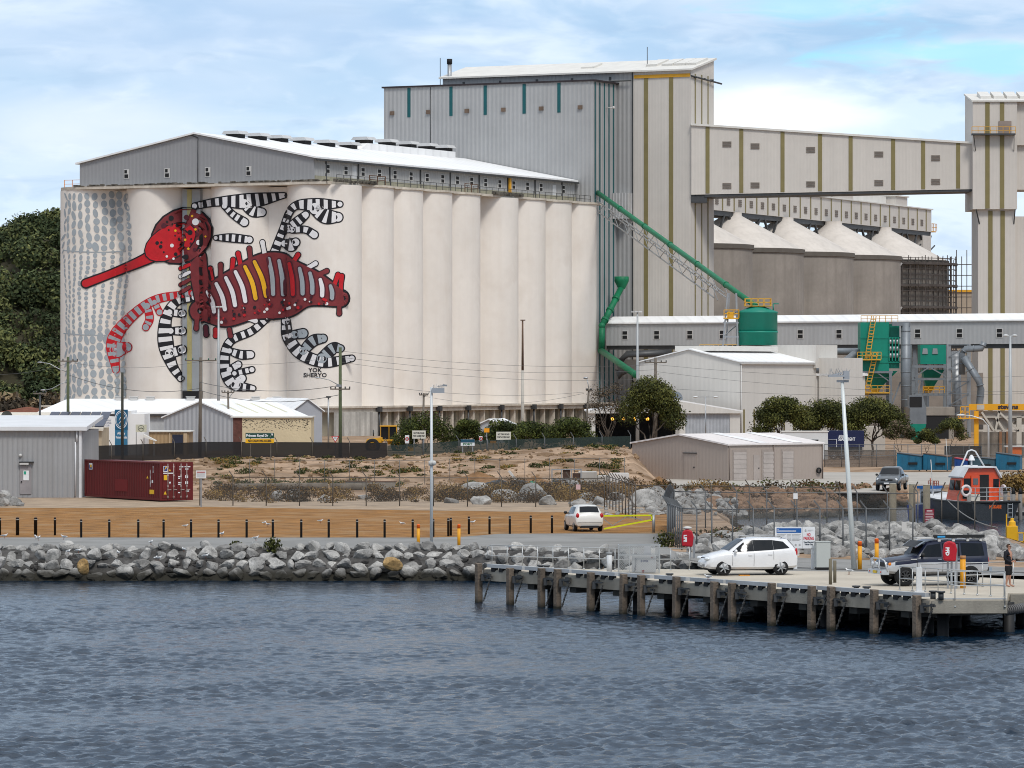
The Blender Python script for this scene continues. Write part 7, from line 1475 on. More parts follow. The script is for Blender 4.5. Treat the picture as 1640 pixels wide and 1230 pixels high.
def loader():
	Y = 462; t = thing('wheel_loader', 'yellow wheel loader parked in front of the silo base beside the bush', 'loader', (X_(616, Y), Y, .3), R(180)); M_y = mat('loader_yellow', (.60, .30, .015), .5, var=.1)
	mb = MB(); mb.hexa([(.2, -.9, 1.1), (2.1, -.9, 1.0), (2.1, .9, 1.0), (.2, .9, 1.1), (.2, -.9, 1.7), (1.9, -.85, 1.5), (1.9, .85, 1.5), (.2, .9, 1.7)]); mb.box(-2.0, -.3, -.7, .7, .9, 1.5); mb.box(-1.2, .3, -1.05, 1.05, 1.25, 1.45); mb.build('chassis', M_y, t, bevel=.05)
	mb = MB(); mb.box(-1.3, .4, -.8, .8, 1.45, 2.85); c = mb.build('cab', M_glass, t); mb = MB(); mb.box(-1.4, .5, -.88, .88, 2.85, 2.98)
	for xx in (-1.3, -.5, .4): [mb.bar((xx, q * .82, 1.45), (xx, q * .82, 2.85), .07) for q in (-1, 1)]
	mb.build('roof', M_y, c)
	for xx in (-1.5, 1.3):
		for sg in (-1, 1): wheel(t, xx, sg * 1.0, .78, .5, 6, sg, .5, M_y)
	mb = MB(); mb.hexa([(-3.2, -1.3, .2), (-2.4, -1.3, .2), (-2.4, 1.3, .2), (-3.2, 1.3, .2), (-3.0, -1.3, 1.2), (-2.5, -1.3, 1.4), (-2.5, 1.3, 1.4), (-3.0, 1.3, 1.2)]); mb.build('bucket', M_y, t); mb = MB()
	for q in (-.5, .5): mb.bar((-.6, q, 1.6), (-2.6, q, .8), .18, .3)
	mb.build('lift_arm', M_y, t); mb = MB(); mb.cyl((1.2, .4, 1.8), (1.2, .4, 2.5), .07, n=8); mb.build('exhaust', M_dsteel, t)
loader()

# ------------------------------------------------------------------ shipping container, skips, truck, gantry
def container():
	x, y = gp(257, 804); t = thing('shipping_container', 'rust red shipping container beside the grey workshop', 'shipping container', (x, y, .1), R(31 + 0)); M_r = mat('container_red', (.12, .011, .011), .55, var=.1, vs=.5, streak=.2, dark=(.07, .01, .008))
	L, W, H = 12.3, 2.5, 2.66      # local x = door end, local y = long side going back
	mb = MB(); n = 44
	for i in range(n):                                              # corrugated side facing the camera (local x = 0)
		y0 = .12 + (L - .24) * i / n; d = (L - .24) / n
		mb.add([(.0, y0, .16), (.0, y0 + d * .3, .16), (.05, y0 + d * .5, .16), (.05, y0 + d * .8, .16), (.0, y0 + d, .16)] + [(.0, y0, H - .1), (.0, y0 + d * .3, H - .1), (.05, y0 + d * .5, H - .1), (.05, y0 + d * .8, H - .1), (.0, y0 + d, H - .1)], [(j, 5 + j, 6 + j, j + 1) for j in range(4)])
	mb.box(.06, W, .06, L - .02, .1, H - .05); mb.build('body', M_r, t)
	fr = MB();
	for z0, z1 in ((0, .16), (H - .1, H)): fr.box(-.03, .1, .1, L, z0, z1)
	for yy in (0, L - .12): fr.box(-.03, .12, yy, yy + .12, 0, H)
	fr.box(W - .12, W + .03, 0, .12, 0, H); fr.box(.12, W - .12, 0, .1, 0, .14); fr.box(.12, W - .12, 0, .1, H - .12, H); fr.build('corner_frame', M_r, t)
	for k in (0, 1):
		d = MB(); x0, x1 = .14 + k * (W / 2 - .12), W / 2 - .01 + k * (W / 2 - .12); d.box(x0, x1, -.02, .05, .15, H - .13)
		for z in (.75, 1.35, 1.95): d.box(x0 + .04, x1 - .04, -.035, -.02, z, z + .06)
		o = d.build('door', M_r, t)
		for q in (.27, .68): b = MB(); xx = x0 + (x1 - x0) * (q + .1 * (k == 0)); b.cyl((xx, -.06, .12), (xx, -.06, H - .1), .03, n=6); b.box(xx - .04, xx + .26, -.07, -.04, .72, .77); [b.box(xx - .06, xx + .06, -.07, -.03, z, z + .1) for z in (.2, .95, 1.7, 2.3)]; b.build('lock_rod', mat('rod_grey', (.42, .33, .31), .5, .3), o)
	mk = MB()                                                       # marks: white lettering blocks, logo squares, warning triangles
	M4 = [mat('sign_white', (0, 0, 0)), mat('mark_blue', (.03, .05, .22), .6), mat('mark_yellow', (.70, .42, .02), .6), mat('patch_red', (.16, .006, .008), .6), mat('container_red', (0, 0, 0))]
	def end(x0, x1, z0, z1, m, o=.0): mk.box(x0, x1, -.045 - o, -.0365 - o, z0, z1, m)
	def sid(y0, y1, z0, z1, m, o=0.): mk.box(-.016 - o, -.004 - o, y0, y1, z0, z1, m)
	end(.20, .52, 1.98, 2.4, 0); end(.23, .49, 2.05, 2.37, 1, .01); mk.add([(.26, -.06, 2.08), (.46, -.06, 2.3), (.46, -.06, 2.36), (.38, -.06, 2.36), (.3, -.06, 2.2)], [(0, 1, 2, 3, 4)], 2)
	sid(L - 1.3, L - .75, 1.95, 2.4, 0); sid(L - 1.25, L - .8, 2.0, 2.3, 1, .01); sid(L - 1.2, L - .95, 2.1, 2.3, 2, .02)
	for a, b, c, d in ((.20, .95, 1.86, 1.93),): end(a, b, c, d, 0)
	end(.24, .50, 1.42, 1.78, 2); mk.add([(.62, -.05, 2.05), (.78, -.05, 2.05), (.70, -.05, 2.2)], [(0, 1, 2)], 2); mk.add([(.22, -.05, .42), (.46, -.05, .42), (.34, -.05, .66)], [(0, 1, 2)], 2); mk.add([(.62, -.05, 1.3), (.8, -.05, 1.3), (.71, -.05, 1.12)], [(0, 1, 2)], 0)
	for i, (a, b, z) in enumerate(((1.45, 1.75, 2.30), (1.85, 2.3, 2.30), (1.45, 1.6, 2.14), (1.9, 2.15, 2.14), (1.35, 1.62, 1.62), (1.35, 1.5, 1.5), (1.35, 1.62, 1.2), (1.35, 1.55, 1.08), (1.95, 2.2, .60), (1.35, 1.5, .5), (2.0, 2.1, .25))): end(a, b, z, z + .07, 0)
	for q in range(2):
		for z in (1.55, 1.12): end(1.9 + q * .14, 1.98 + q * .14, z, z + .2, 0)
	for q in range(14): sid(1.55, 1.63, .95 + q * .085, 1.0 + q * .085, 0)
	for q in range(6): sid(1.1, 1.18, 1.9 + q * .085, 1.95 + q * .085, 0)
	mk.add([(-.02, 1.85, 1.5), (-.02, 2.2, 1.5), (-.02, 2.0, 1.68)], [(0, 1, 2)], 2); sid(1.0, 1.7, .42, .72, 2); sid(1.15, 1.35, 1.2, 1.4, 0); sid(5.2, 7.3, .5, 1.35, 3)
	tag(mk.build('markings', M4, t, fix=False), kind='stuff')
container()
def skips():
	M_b = mat('skip_blue', (.012, .14, .25), .6, var=.2, vs=1, streak=.3, dark=(.05, .06, .06)); M_b2 = mat('bin_blue', (.012, .06, .24), .5, var=.1); M_gb = mat('skip_grey_blue', (.05, .10, .13), .7, var=.2, streak=.3)
	Y = 388; s = F / Y
	def skip(px0, px1, y0, label, m, lid=M_dsteel, big=True):
		w = (px1 - px0) / s; h = (756 - y0) / s; t = thing('skip_bin' if big else 'wheelie_bin', label, 'skip bin', (X_((px0 + px1) / 2, Y), Y, .006), R(-16), 'blue waste skips on the yard'); w *= .92; d = 1.5
		mb = MB(); mb.hexa([(-w / 2, -d / 2, .12), (w / 2, -d / 2 + .1, .12), (w / 2, d / 2, .12), (-w / 2, d / 2, .12), (-w / 2, -d / 2, h), (w / 2, -d / 2, h * .82), (w / 2, d / 2, h * .86), (-w / 2, d / 2, h)]); mb.build('hopper', m, t)
		mb = MB(); mb.hexa([(-w / 2 - .05, -d / 2 - .05, h + .002), (w / 2 + .05, -d / 2 - .05, h * .82 + .002), (w / 2 + .05, d / 2 + .05, h * .86 + .002), (-w / 2 - .05, d / 2 + .05, h + .002), (-w / 2 - .05, -d / 2 - .05, h + .06), (w / 2 + .05, -d / 2 - .05, h * .82 + .06), (w / 2 + .05, d / 2 + .05, h * .86 + .06), (-w / 2 - .05, d / 2 + .05, h + .06)]); mb.build('lid', lid, t)
		mb = MB(); mb.box(-w * .02, w * .36, -d / 2 - .1, -d / 2 + .08, h * .38, h * .5); mb.build('lift_pocket', M_dark, t); mb = MB()
		for xx in (-w * .3, 0, w * .3): mb.bar((xx, -d / 2 - .02, .14), (xx, -d / 2 - .02, h * .85), .06)
		mb.build('rib', m, t); wl = PB()
		for sx in (-1, 1): wl.new().cyl((sx * w * .4, -d * .35, .09), (sx * w * .4 + .08, -d * .35, .09), .09, n=8)
		wl.build('castor', M_trim, t)
	skip(1437, 1479, 727, 'bright blue skip furthest left in the row', M_b); skip(1479, 1524, 728, 'blue skip with a dark rusty lid, second in the row', M_b, mat('rusty_steel', (0, 0, 0))); skip(1530, 1552, 735, 'small royal blue bin with a red lid between the skips', M_b2, mat('lid_red', (.35, .02, .03), .5), False); skip(1553, 1596, 733, 'dull grey blue skip behind the boat mast', M_gb); skip(1595, 1637, 727, 'blue skip furthest right in the row with a rusty corner', M_b)
skips()
def yard_things():
	Y = 440; s = F / Y; t = thing('truck_body', 'dark blue truck box with white lettering under the umbrella trees', 'truck', (X_(1326, Y), Y, 0)); w = 58 / s
	mb = MB(); mb.box(0, w, 0, 2.4, Z_(716, Y), Z_(690, Y)); b = mb.build('box_body', mat('truck_navy', (.008, .014, .06), .5, var=.1), t); mb = MB(); text_geo(mb, 'ALBANY', .45, (w * .42, -.015, Z_(699.5, Y)), bold=.015, width=1.0); text_geo(mb, 'SEAFREIGHT', .45, (w * .52, -.015, Z_(703.5, Y)), bold=.015, width=1.75); mb.bar((.05, -.02, Z_(704, Y)), (.85, -.02, Z_(704, Y)), .12, .02); mb.bar((.9, -.02, Z_(716, Y)), (.9, -.02, Z_(703, Y)), .05, .02); mb.build('lettering', mat('sign_white', (0, 0, 0)), b)
	mb = MB(); mb.box(.2, w - .2, .2, 2.2, .5, Z_(716, Y)); mb.build('chassis', M_dsteel, t)
	for xx in (.6, 1.5, w - .7): wheel(t, xx, .25, .48, .3, 6, -1)
	t = thing('site_cabin', 'white site cabin between the beige shed and the blue truck', 'cabin', (X_(1292, 436), 436, 0)); mb = MB(); w = 34 / (F / 436); mb.box(-2.5, w, 0, 2.4, .1, Z_(692, 436)); mb.build('wall', mat('cabin_white', (.62, .63, .63), .6, var=.05), t); mb = MB(); mb.box(-2.6, w + .1, -.08, 2.5, Z_(692, 436), Z_(691, 436) + .04); mb.build('roof', M_roofw, t); mb = MB(); mb.box(.5, 1.2, -.05, -.003, Z_(708, 436), Z_(704, 436)); mb.build('window', M_dark, t)
	t = thing('block_wall', 'pale block wall with a small dark vent behind the bare tree limbs', 'wall', (X_(1383, 470), 470, 0)); mb = MB(); mb.box(0, 2.4, 0, 3, 0, Z_(683, 470)); mb.build('wall_face', mat('pale_block', (.46, .42, .37), .85, var=.06), t); mb = MB(); mb.box(.85, 1.1, -.04, -.003, Z_(710, 470), Z_(706, 470)); mb.build('vent', M_dark, t)
	# yellow gantry hopper
	Y = 425; s = F / Y; x0 = X_(1541, Y); t = thing('gantry', 'yellow and cream loading gantry over the skips at the right edge', 'gantry', (x0, Y, 0)); l = lambda px: (px - 1541) / s; z = lambda py: Z_(py, Y); M_cr = mat('gantry_cream', (.48, .44, .38), .7, var=.08, streak=.2); M_gy = mat('gantry_yellow', (.72, .34, .015), .5, var=.08)
	mb = MB(); mb.box(l(1552), l(1720), -.2, .2, z(657), z(647)); b = mb.build('yellow_girder', M_gy, t); mb = MB(); text_geo(mb, 'stevens', .62, (l(1614), -.215, z(651.8)), bold=.035, width=2.05); mb.build('lettering', mat('letter_dark', (.05, .03, .03), .6), b)
	mb = MB(); mb.box(l(1564), l(1576), -.23, -.205, z(656), z(648)); mb.build('pale_plate', M_cr, b)
	fr = MB(); railing(fr, [(l(1538), -.3, z(669)), (l(1552), -.3, z(669))], 1.1, .09, .4); fr.box(l(1535), l(1572), -.6, .8, z(669) - .12, z(669)); fr.bar((l(1534), -.3, z(668)), (l(1541), -.3, z(657)), .1); fr.build('end_platform', M_gy, t)
	cl = PB()
	for px, m_ in ((1562, 0),): c = cl.new(); c.box(l(1560), l(1567), -.2, .25, 0, z(658));
	cl.build('yellow_column', M_gy, t)
	mb = MB(); mb.box(l(1567), l(1720), .5, .9, z(680), z(658)); mb.box(l(1568), l(1720), -.1, .3, z(669), z(667)); mb.box(l(1566), l(1632), -.1, .3, z(691), z(688)); mb.build('truss_chord', M_cr, t)
	bc = PB()
	for a, b_, c, d in ((1572, 660, 1592, 690), (1600, 658, 1594, 690), (1608, 690, 1594, 668), (1598, 658, 1630, 688), (1640, 690, 1652, 668)): bc.new().bar((l(a), -.15, z(b_)), (l(c), -.15, z(d)), .2)
	bc.build('diagonal', M_cr, t); cc = PB()
	for px in (1628, 1700): cc.new().box(l(px), l(px) + .5, -.1, .4, 0, z(668))
	cc.build('cream_column', M_cr, t); mb = MB(); mb.hexa([(l(1590), .2, z(690)), (l(1610), .2, z(690)), (l(1610), 1.4, z(690)), (l(1590), 1.4, z(690)), (l(1572), .2, z(662)), (l(1640), .2, z(662)), (l(1640), 1.4, z(662)), (l(1572), 1.4, z(662))]); mb.build('hopper', mat('hopper_grey', (.30, .27, .24), .7, var=.1), t)
	t = thing('screen_wall', 'grey brown sheet wall and stored timbers beneath the gantry', 'wall', (X_(1566, 450), 450, 0)); mb = MB(); mb.box(0, 9, 0, 1.5, 0, Z_(692, 450)); mb.build('wall_face', mat('brown_sheets', (.20, .17, .14), .9, var=.35, vs=1.2, rib=1.1, ribdark=.6, streak=.5), t)
	cr = PB()
	for px, m_ in ((1600, 0), (1611, 0)): cr.new().box((px - 1566) / 15.1, (px - 1566) / 15.1 + .28, -.3, -.05, 0, 4.3)
	cr.build('brown_post', mat('rusty_post', (.25, .13, .07), .8, var=.2), t)
	t = thing('orange_cabin', 'orange boxed hoist cabin standing behind the right hand skip', 'cabin', (X_(1628, 410), 410, 0)); mb = MB(); mb.box(-.45, .5, 0, 1, 0, Z_(716, 410)); mb.build('cabin_body', mat('hoist_orange', (.6, .12, .01), .5), t); mb = MB(); mb.box(-1.1, .9, -.2, 1.2, Z_(716, 410), Z_(714, 410)); mb.build('roof', M_frame, t)
	t = thing('yard_stock', 'black plastic sheeting and scrap heaped on the sandy yard before the bank', 'scrap heap', (X_(850, 329), 329, tz(X_(850, 329), 329) - .05)); B = MB(); rr = random.Random(8)
	for q in range(34): a = rr.uniform(-3, 2.4); B.ball((a, rr.uniform(-.6, .6), rr.uniform(0, .35)), rr.uniform(.25, .6), 5, sc=(1.5, 1, .8))
	B.build('black_sheeting', mat('black_plastic_sheet', (.014, .014, .015), .3, var=.3, bump=1, bs=4), t); mb = MB(); mb.bar((-.6, -.8, .0), (-1.7, -.6, 1.4), .16); mb.build('tilted_beam', M_frame, t); mb = MB(); mb.ball((.1, -.7, .35), .3, 5); mb.build('green_rag', mat('rag_green', (.02, .22, .14), .8), t)
	t = thing('storage_rack', 'grey steel frame rack with dark goods standing before the bank', 'rack', (X_(884, 328), 328, tz(X_(884, 328), 328) - .05)); mb = MB()
	for i in range(4): mb.bar((i * .75, 0, 0), (i * .75, 0, 1.55), .09)
	for zz in (.05, .75, 1.5): mb.bar((0, 0, zz), (2.25, 0, zz), .08)
	mb.build('rack_frame', M_gsteel, t); mb = MB(); mb.box(.85, 1.4, .06, .6, .1, 1.45); mb.box(1.6, 2.2, .1, .6, .1, 1.2); mb.build('stored_goods', mat('goods_brown', (.07, .04, .03), .8, var=.3), t)
	for i, (a, b, h, m_, l) in enumerate(((926, 957, 1.05, 'trough_grey', 'grey concrete trough block behind the fence'), (957, 975, .8, 'trough_grey', 'lower grey concrete block between the two troughs'), (975, 1008, .9, 'trough_white', 'white painted concrete box left of the beige shed'))):
		y = 334; x = X_(a, y); x1 = X_(b, y); t = thing('concrete_trough', l, 'trough', (x, y, tz(x, y) - .1), 0, 'concrete troughs'); w = x1 - x; mb = MB(); mb.box(0, w - .02, 0, 1, 0, h); mb.build('block', mat(m_, (.38, .36, .33) if i < 2 else (.66, .63, .6), .85, var=.1, streak=.3), t, bevel=.03); mb = MB(); mb.box(.06, w - .08, .06, .94, h + .003, h + .05); mb.build('rim', M_frame, t)
	for px, py, w, h, l in ((720, 790, 2.1, .75, 'wide low concrete block'), (590, 782, 4.6, .55, 'long dark timber sleeper')): pass
	x, y = X_(553, 326), 326; t = thing('footing_block', 'long low concrete footing lying at the foot of the bank', 'concrete block', (x, y, 0)); mb = MB(); mb.hexa([(.2, 0, 0), (3.7, 0, 0), (3.7, .8, 0), (.2, .8, 0), (0, 0, .62), (3.9, 0, .62), (3.9, .8, .62), (0, .8, .62)]); mb.build('block', mat('footing_grey', (.24, .215, .18), .9, var=.2, streak=.4), t); mb = MB(); mb.box(-.05, 3.95, -.04, .84, .623, .69); mb.build('rusty_strip', mat('rusty_steel', (0, 0, 0)), t)
	x, y = X_(345, 325), 325; mb = MB(); mb.cyl((0, 0, .25), (8.6, .3, .3), .26, .3, 10); mb.cyl((8.8, .1, .25), (11.2, .3, .25), .3, .3, 10); t = thing('driftwood_log', 'long weathered log lying at the foot of the sandy bank', 'log', (x, y, 0)); mb.build('log', mat('log_grey', (.15, .125, .10), .95, var=.35, vs=1.5), t)
	for px, py, sx, sz, l in ((765, 334, 3.2, .95, 'wide brown soil heap behind the black sheeting'), (858, 333, 2.0, .8, 'smaller brown soil heap left of the steel rack'), (1056, 338, 1.2, .65, 'little orange brown soil heap before the beige shed')):
		x, y = X_(px, py), py; xs = np.linspace(-1, 1, 26); gx, gy = np.meshgrid(xs, xs); rr_ = np.sqrt(gx ** 2 + gy ** 2); gz = np.clip(1 - rr_ + .08 * vnoise(gx, gy, 6, px), 0, 1) * sz - .05; n = 26; i = np.arange(n * n).reshape(n, n); o = np_mesh('soil_heap', np.stack([gx * sx * .8, gy * sx * .6, gz], -1).reshape(-1, 3), np.stack([i[:-1, :-1], i[:-1, 1:], i[1:, 1:], i[1:, :-1]], -1).reshape(-1, 4), mat('brown_heap', (.22, .12, .055), 1, var=.3, vs=1.5, bump=1, bs=4), smooth=True); o.location = (x, y + 1, tz(x, y + 1)); tag(o, l, 'soil heap', 'soil heaps')
yard_things()

# ------------------------------------------------------------------ signs
def board(name, label, px, py0, py1, w, Y, face, posts=2, z0=None, draw=None, cat='sign', backm=None):
	t = thing(name, label, cat, (X_(px, Y), Y, 0)); za, zb = Z_(py1, Y), Z_(py0, Y); mb = MB(); mb.box(-w / 2, w / 2, -.03, .03, za, zb); b = mb.build('board', face, t); ps = PB(); g = tz(X_(px, Y), Y) - .1
	for k in ([-.36, .36] if posts == 2 else [0] if posts == 1 else []): ps.new().box(k * w - .045, k * w + .045, .031, .1, g, zb - .03)
	ps.build('post', M_gsteel, t)
	if draw: draw(b, w, za, zb)
	return t
def signs():
	M_k = mat('letter_black', (.02, .02, .02), .6, var=0); M_sw = mat('sign_white', (0, 0, 0)); M_cream = mat('sign_cream', (.62, .60, .52), .6)
	Y = 367; x = X_(416, Y); w = 2.46; t = thing('road_sign', 'green road sign over a yellow plate before the cream building', 'road sign', (x, Y, 0))
	mb = MB(); mb.box(-w / 2, w / 2, -.03, .03, Z_(702, Y), Z_(693.2, Y)); g = mb.build('green_board', mat('road_green', (.006, .055, .035), .5), t); mb = MB(); text_geo(mb, 'Princess Royal Dr', .3, (-.22, -.035, Z_(697.6, Y)), width=1.9, bold=.012); mb.bar((.86, -.04, Z_(700, Y)), (1.1, -.04, Z_(695, Y)), .07, .015); mb.add([(.96, -.045, Z_(694.6, Y)), (1.14, -.045, Z_(694.4, Y)), (1.13, -.045, Z_(698, Y))], [(0, 1, 2)])
	for a, b in (((-w / 2 + .02, Z_(701.7, Y)), (w / 2 - .02, Z_(701.7, Y))), ((-w / 2 + .02, Z_(693.6, Y)), (w / 2 - .02, Z_(693.6, Y)))): mb.bar((a[0], -.035, a[1]), (b[0], -.035, b[1]), .02, .01)
	mb.build('lettering', M_sw, g)
	mb = MB(); mb.box(-w / 2, w / 2, -.03, .03, Z_(709.5, Y), Z_(703.2, Y)); g = mb.build('yellow_board', mat('road_yellow', (.75, .40, .01), .5), t); mb = MB(); text_geo(mb, 'NO CARAVAN ACCESS', .26, (0, -.035, Z_(706.3, Y)), width=2.0, bold=.012); mb.build('lettering', M_k, g)
	ps = PB()
	for k in (-.8, .95): ps.new().box(k - .04, k + .04, .031, .1, .8, Z_(693.5, Y))
	ps.build('post', M_rustpost, t)
	Y = 380; t = thing('give_way_sign', 'red and white give way triangle at the roadside', 'road sign', (X_(537, Y), Y, 0)); a = .36; zc = Z_(702, Y)
	def tri(s, y, m_, name, par):
		mb = MB(); mb.prismy([(-s, zc + s * .58), (s, zc + s * .58), (0, zc - s * 1.15)], y, y + .012); return mb.build(name, m_, par)
	b = tri(.36, -.02, mat('sign_red', (.45, .02, .02), .5), 'red_board', t); tri(.25, -.035, M_sw, 'white_panel', b); mb = MB(); text_geo(mb, 'GIVE', .1, (0, -.045, zc + .07)); text_geo(mb, 'WAY', .1, (0, -.045, zc - .03)); mb.build('lettering', M_k, b); mb = MB(); mb.bar((0, .02, .8), (0, .02, zc + .2), .06); mb.build('post', M_gsteel, t)
	def thru(b, w, za, zb):
		mb = MB(); text_geo(mb, 'NO THRU ROAD', .2, (0, -.035, za + (zb - za) * .68), width=w * .8, bold=.01); text_geo(mb, 'PORT ACCESS ONLY', .2, (0, -.035, za + (zb - za) * .32), width=w * .86, bold=.01); mb.build('lettering', M_k, b)
	board('road_sign', 'cream no thru road board in front of the largest bush', 671, 689.5, 702.5, 1.2, 378, M_cream, 2, draw=thru); board('road_sign', 'cream no thru road board among the round bushes', 806.5, 691.5, 704.5, 1.3, 378, M_cream, 2, draw=thru)
	def spd(b, w, za, zb):
		zc = (za + zb) / 2 + .03; mb = MB(); mb.lathe([(.10, 0), (.17, 0)], 18, (0, -.035, zc), 'y'); mb.build('red_ring', mat('sign_red', (0, 0, 0)), b); mb = MB(); mb.box(-.05, .05, -.04, -.032, zc - .06, zc + .06); mb.build('mark', M_k, b)
	board('speed_sign', 'small white speed sign left of the largest bush', 652, 697, 710, .36, 379, M_sw, 1, draw=spd); board('speed_sign', 'small white speed sign left of the white kiosk', 770, 698.5, 708, .3, 379, M_sw, 1, draw=spd)
	def port(b, w, za, zb):
		mb = MB(); mb.box(-w / 2 + .003, w / 2 - .003, -.04, -.031, za + (zb - za) * .5, zb - .003); mb.build('blue_band', mat('port_blue', (.01, .07, .12), .5), b); mb = MB(); text_geo(mb, 'PORT', .26, (0, -.04, za + (zb - za) * .24), bold=.01, width=.8); mb.build('lettering', mat('letter_green', (.03, .15, .06), .6), b)
	board('port_sign', 'white and blue port sign on the fence between the bushes', 749, 703.5, 714, 1.22, 371.5, M_sw, 2, draw=port)
	board('hazard_board', 'small orange hazard board beside the white kiosk', 779.5, 686, 692.5, .5, 400, mat('hazard_orange', (.75, .30, .01), .5), 1); board('chevron_board', 'low orange chevron board behind the fence by the white kiosk', 790, 706, 710, .55, 385, mat('hazard_orange', (0, 0, 0)), 1)
	board('notice_plate', 'white notice plate on the fence right of the red container', 322, 753.5, 766, .68, 284, M_sw, 1, draw=lambda b, w, za, zb: [(lambda mb: [mb.box(-w * .4, w * .4, -.04, -.031, zb - .14, zb - .08)] and mb.build('red_line', mat('sign_red', (0, 0, 0)), b))(MB()), (lambda mb: [mb.box(-w * .4, w * .38, -.04, -.031, za + .08 + i * .07, za + .11 + i * .07) for i in range(4)] and mb.build('text_line', mat('print_grey', (.4, .4, .4), .6), b))(MB())])
	board('notice_plate', 'tiny pink and white notice on the verge fence', 926, 776, 784, .3, 286, mat('sign_pink', (.65, .42, .42), .6), 0); board('notice_plate', 'small white notice on the fence behind the rock mound', 1274, 790, 799, .25, 242.6, M_sw, 0); board('notice_plate', 'white notice on the fence left of the maroon sign', 1448, 836, 851, .24, 206.6, M_frame, 0)
	def maroon(b, w, za, zb):
		mb = MB(); mb.box(-w * .3, w * .3, -.04, -.031, zb - .14, zb - .07)
		for i in range(7): mb.box(-w * .42, w * (.42 - .08 * (i % 3 == 2)), -.04, -.031, zb - .24 - i * .085, zb - .205 - i * .085)
		mb.build('print', mat('print_pale', (.6, .45, .46), .6), b); mb = MB(); mb.box(-w / 2, w / 2, -.04, -.031, za + .003, za + .1); mb.build('dark_strip', M_k, b)
	board('warning_sign', 'maroon warning sign on the fence in front of the pilot boat', 1488.5, 815, 841, .5, 224.5, mat('sign_maroon', (.22, .012, .03), .5), 0, draw=maroon)
	# jetty notice board
	Y = 194.2; x = X_(1273, Y); s = F / Y; t = thing('notice_board', 'white jetty notice board with blue header and red no parking words', 'notice board', (x, Y, .02)); w = 1.83; z0, z1 = Z_(879, Y), Z_(844.5, Y)
	mb = MB(); mb.box(-w / 2, w / 2, -.02, .02, z0, z1); b = mb.build('board', mat('board_white', (.70, .71, .73), .5, var=.02), t); mb = MB(); mb.box(-w / 2 + .08, w * .16, -.03, -.021, z1 - .27, z1 - .06); h = mb.build('blue_header', mat('header_blue', (.01, .10, .35), .5), b); mb = MB(); mb.box(-w / 2 + .11, w * .03, -.036, -.031, z1 - .21, z1 - .17); mb.box(-w / 2 + .11, -w * .4, -.036, -.031, z1 - .12, z1 - .10); mb.build('header_text', M_sw, h)
	mb = MB()
	for i in range(9): mb.box(-w / 2 + .1, -w * .23 - .05 * (i % 3), -.03, -.021, z1 - .35 - i * .055, z1 - .335 - i * .055)
	for i in range(6): mb.box(-w * .2, -w * .1, -.03, -.021, z1 - .35 - i * .055, z1 - .335 - i * .055); mb.box(-w * .08, w * .15 - .06 * (i % 2), -.03, -.021, z1 - .35 - i * .055, z1 - .335 - i * .055)
	for k in (-.1, .02, .12): mb.cyl((w * k, -.026, z0 + .16), (w * k, -.021, z0 + .16), .05, n=10)
	mb.build('fine_print', mat('print_grey', (0, 0, 0)), b); mb = MB(); mb.box(w * .185, w * .19, -.03, -.021, z0 + .01, z1 - .01); mb.build('panel_joint', mat('print_grey', (0, 0, 0)), b)
	mb = MB(); xc = w * .345; text_geo(mb, 'NO', .2, (xc, -.03, z1 - .36), bold=.006, width=.17); text_geo(mb, 'PARKING', .2, (xc, -.03, z1 - .53), bold=.006, width=.47); mb.build('red_lettering', mat('letter_red', (.55, .03, .05), .5), b); mb = MB()
	for i, q in enumerate((('Vessel Servicing', .47), ('Vehicles Only', .38))): text_geo(mb, q[0], .1, (xc, -.03, z1 - .70 - i * .1), bold=.004, width=q[1])
	mb.build('black_lettering', mat('ink_dark', (.03, .05, .07), .6), b); mb = MB(); mb.prismy([(xc - .18, z1 - .22), (xc - .1, z1 - .22), (xc - .1, z1 - .14), (xc - .14, z1 - .09), (xc - .18, z1 - .14)], -.03, -.021); mb.box(xc - .05, xc + .22, -.03, -.021, z1 - .15, z1 - .135); mb.box(xc - .05, xc + .12, -.03, -.021, z1 - .19, z1 - .175); mb.build('crest', mat('print_grey', (0, 0, 0)), b)
	ps = PB(); ps.new().box(-.02, .11, .021, .13, 0, z1 - .05); ps.new().box(w / 2 - .17, w / 2 - .04, .021, .13, 0, z1 - .05); ps.build('post', mat('post_white', (.74, .75, .76), .5, var=.03), t)
	Y = 193.8; t = thing('grey_cabinet', 'pale grey service cabinet behind the notice board post', 'cabinet', (X_(1317, Y), Y, .02), R(8)); mb = MB(); mb.box(-.33, .33, -.25, .25, .1, 1.26); mb.build('cabinet_body', mat('cabinet_grey', (.46, .48, .46), .5, var=.04), t, bevel=.02); mb = MB(); mb.box(-.3, .3, -.22, .22, 0, .1); mb.build('plinth', M_dark, t); mb = MB(); mb.box(-.35, .35, -.27, .27, 1.261, 1.29); mb.build('lid', mat('cabinet_grey', (0, 0, 0)), t)
signs()

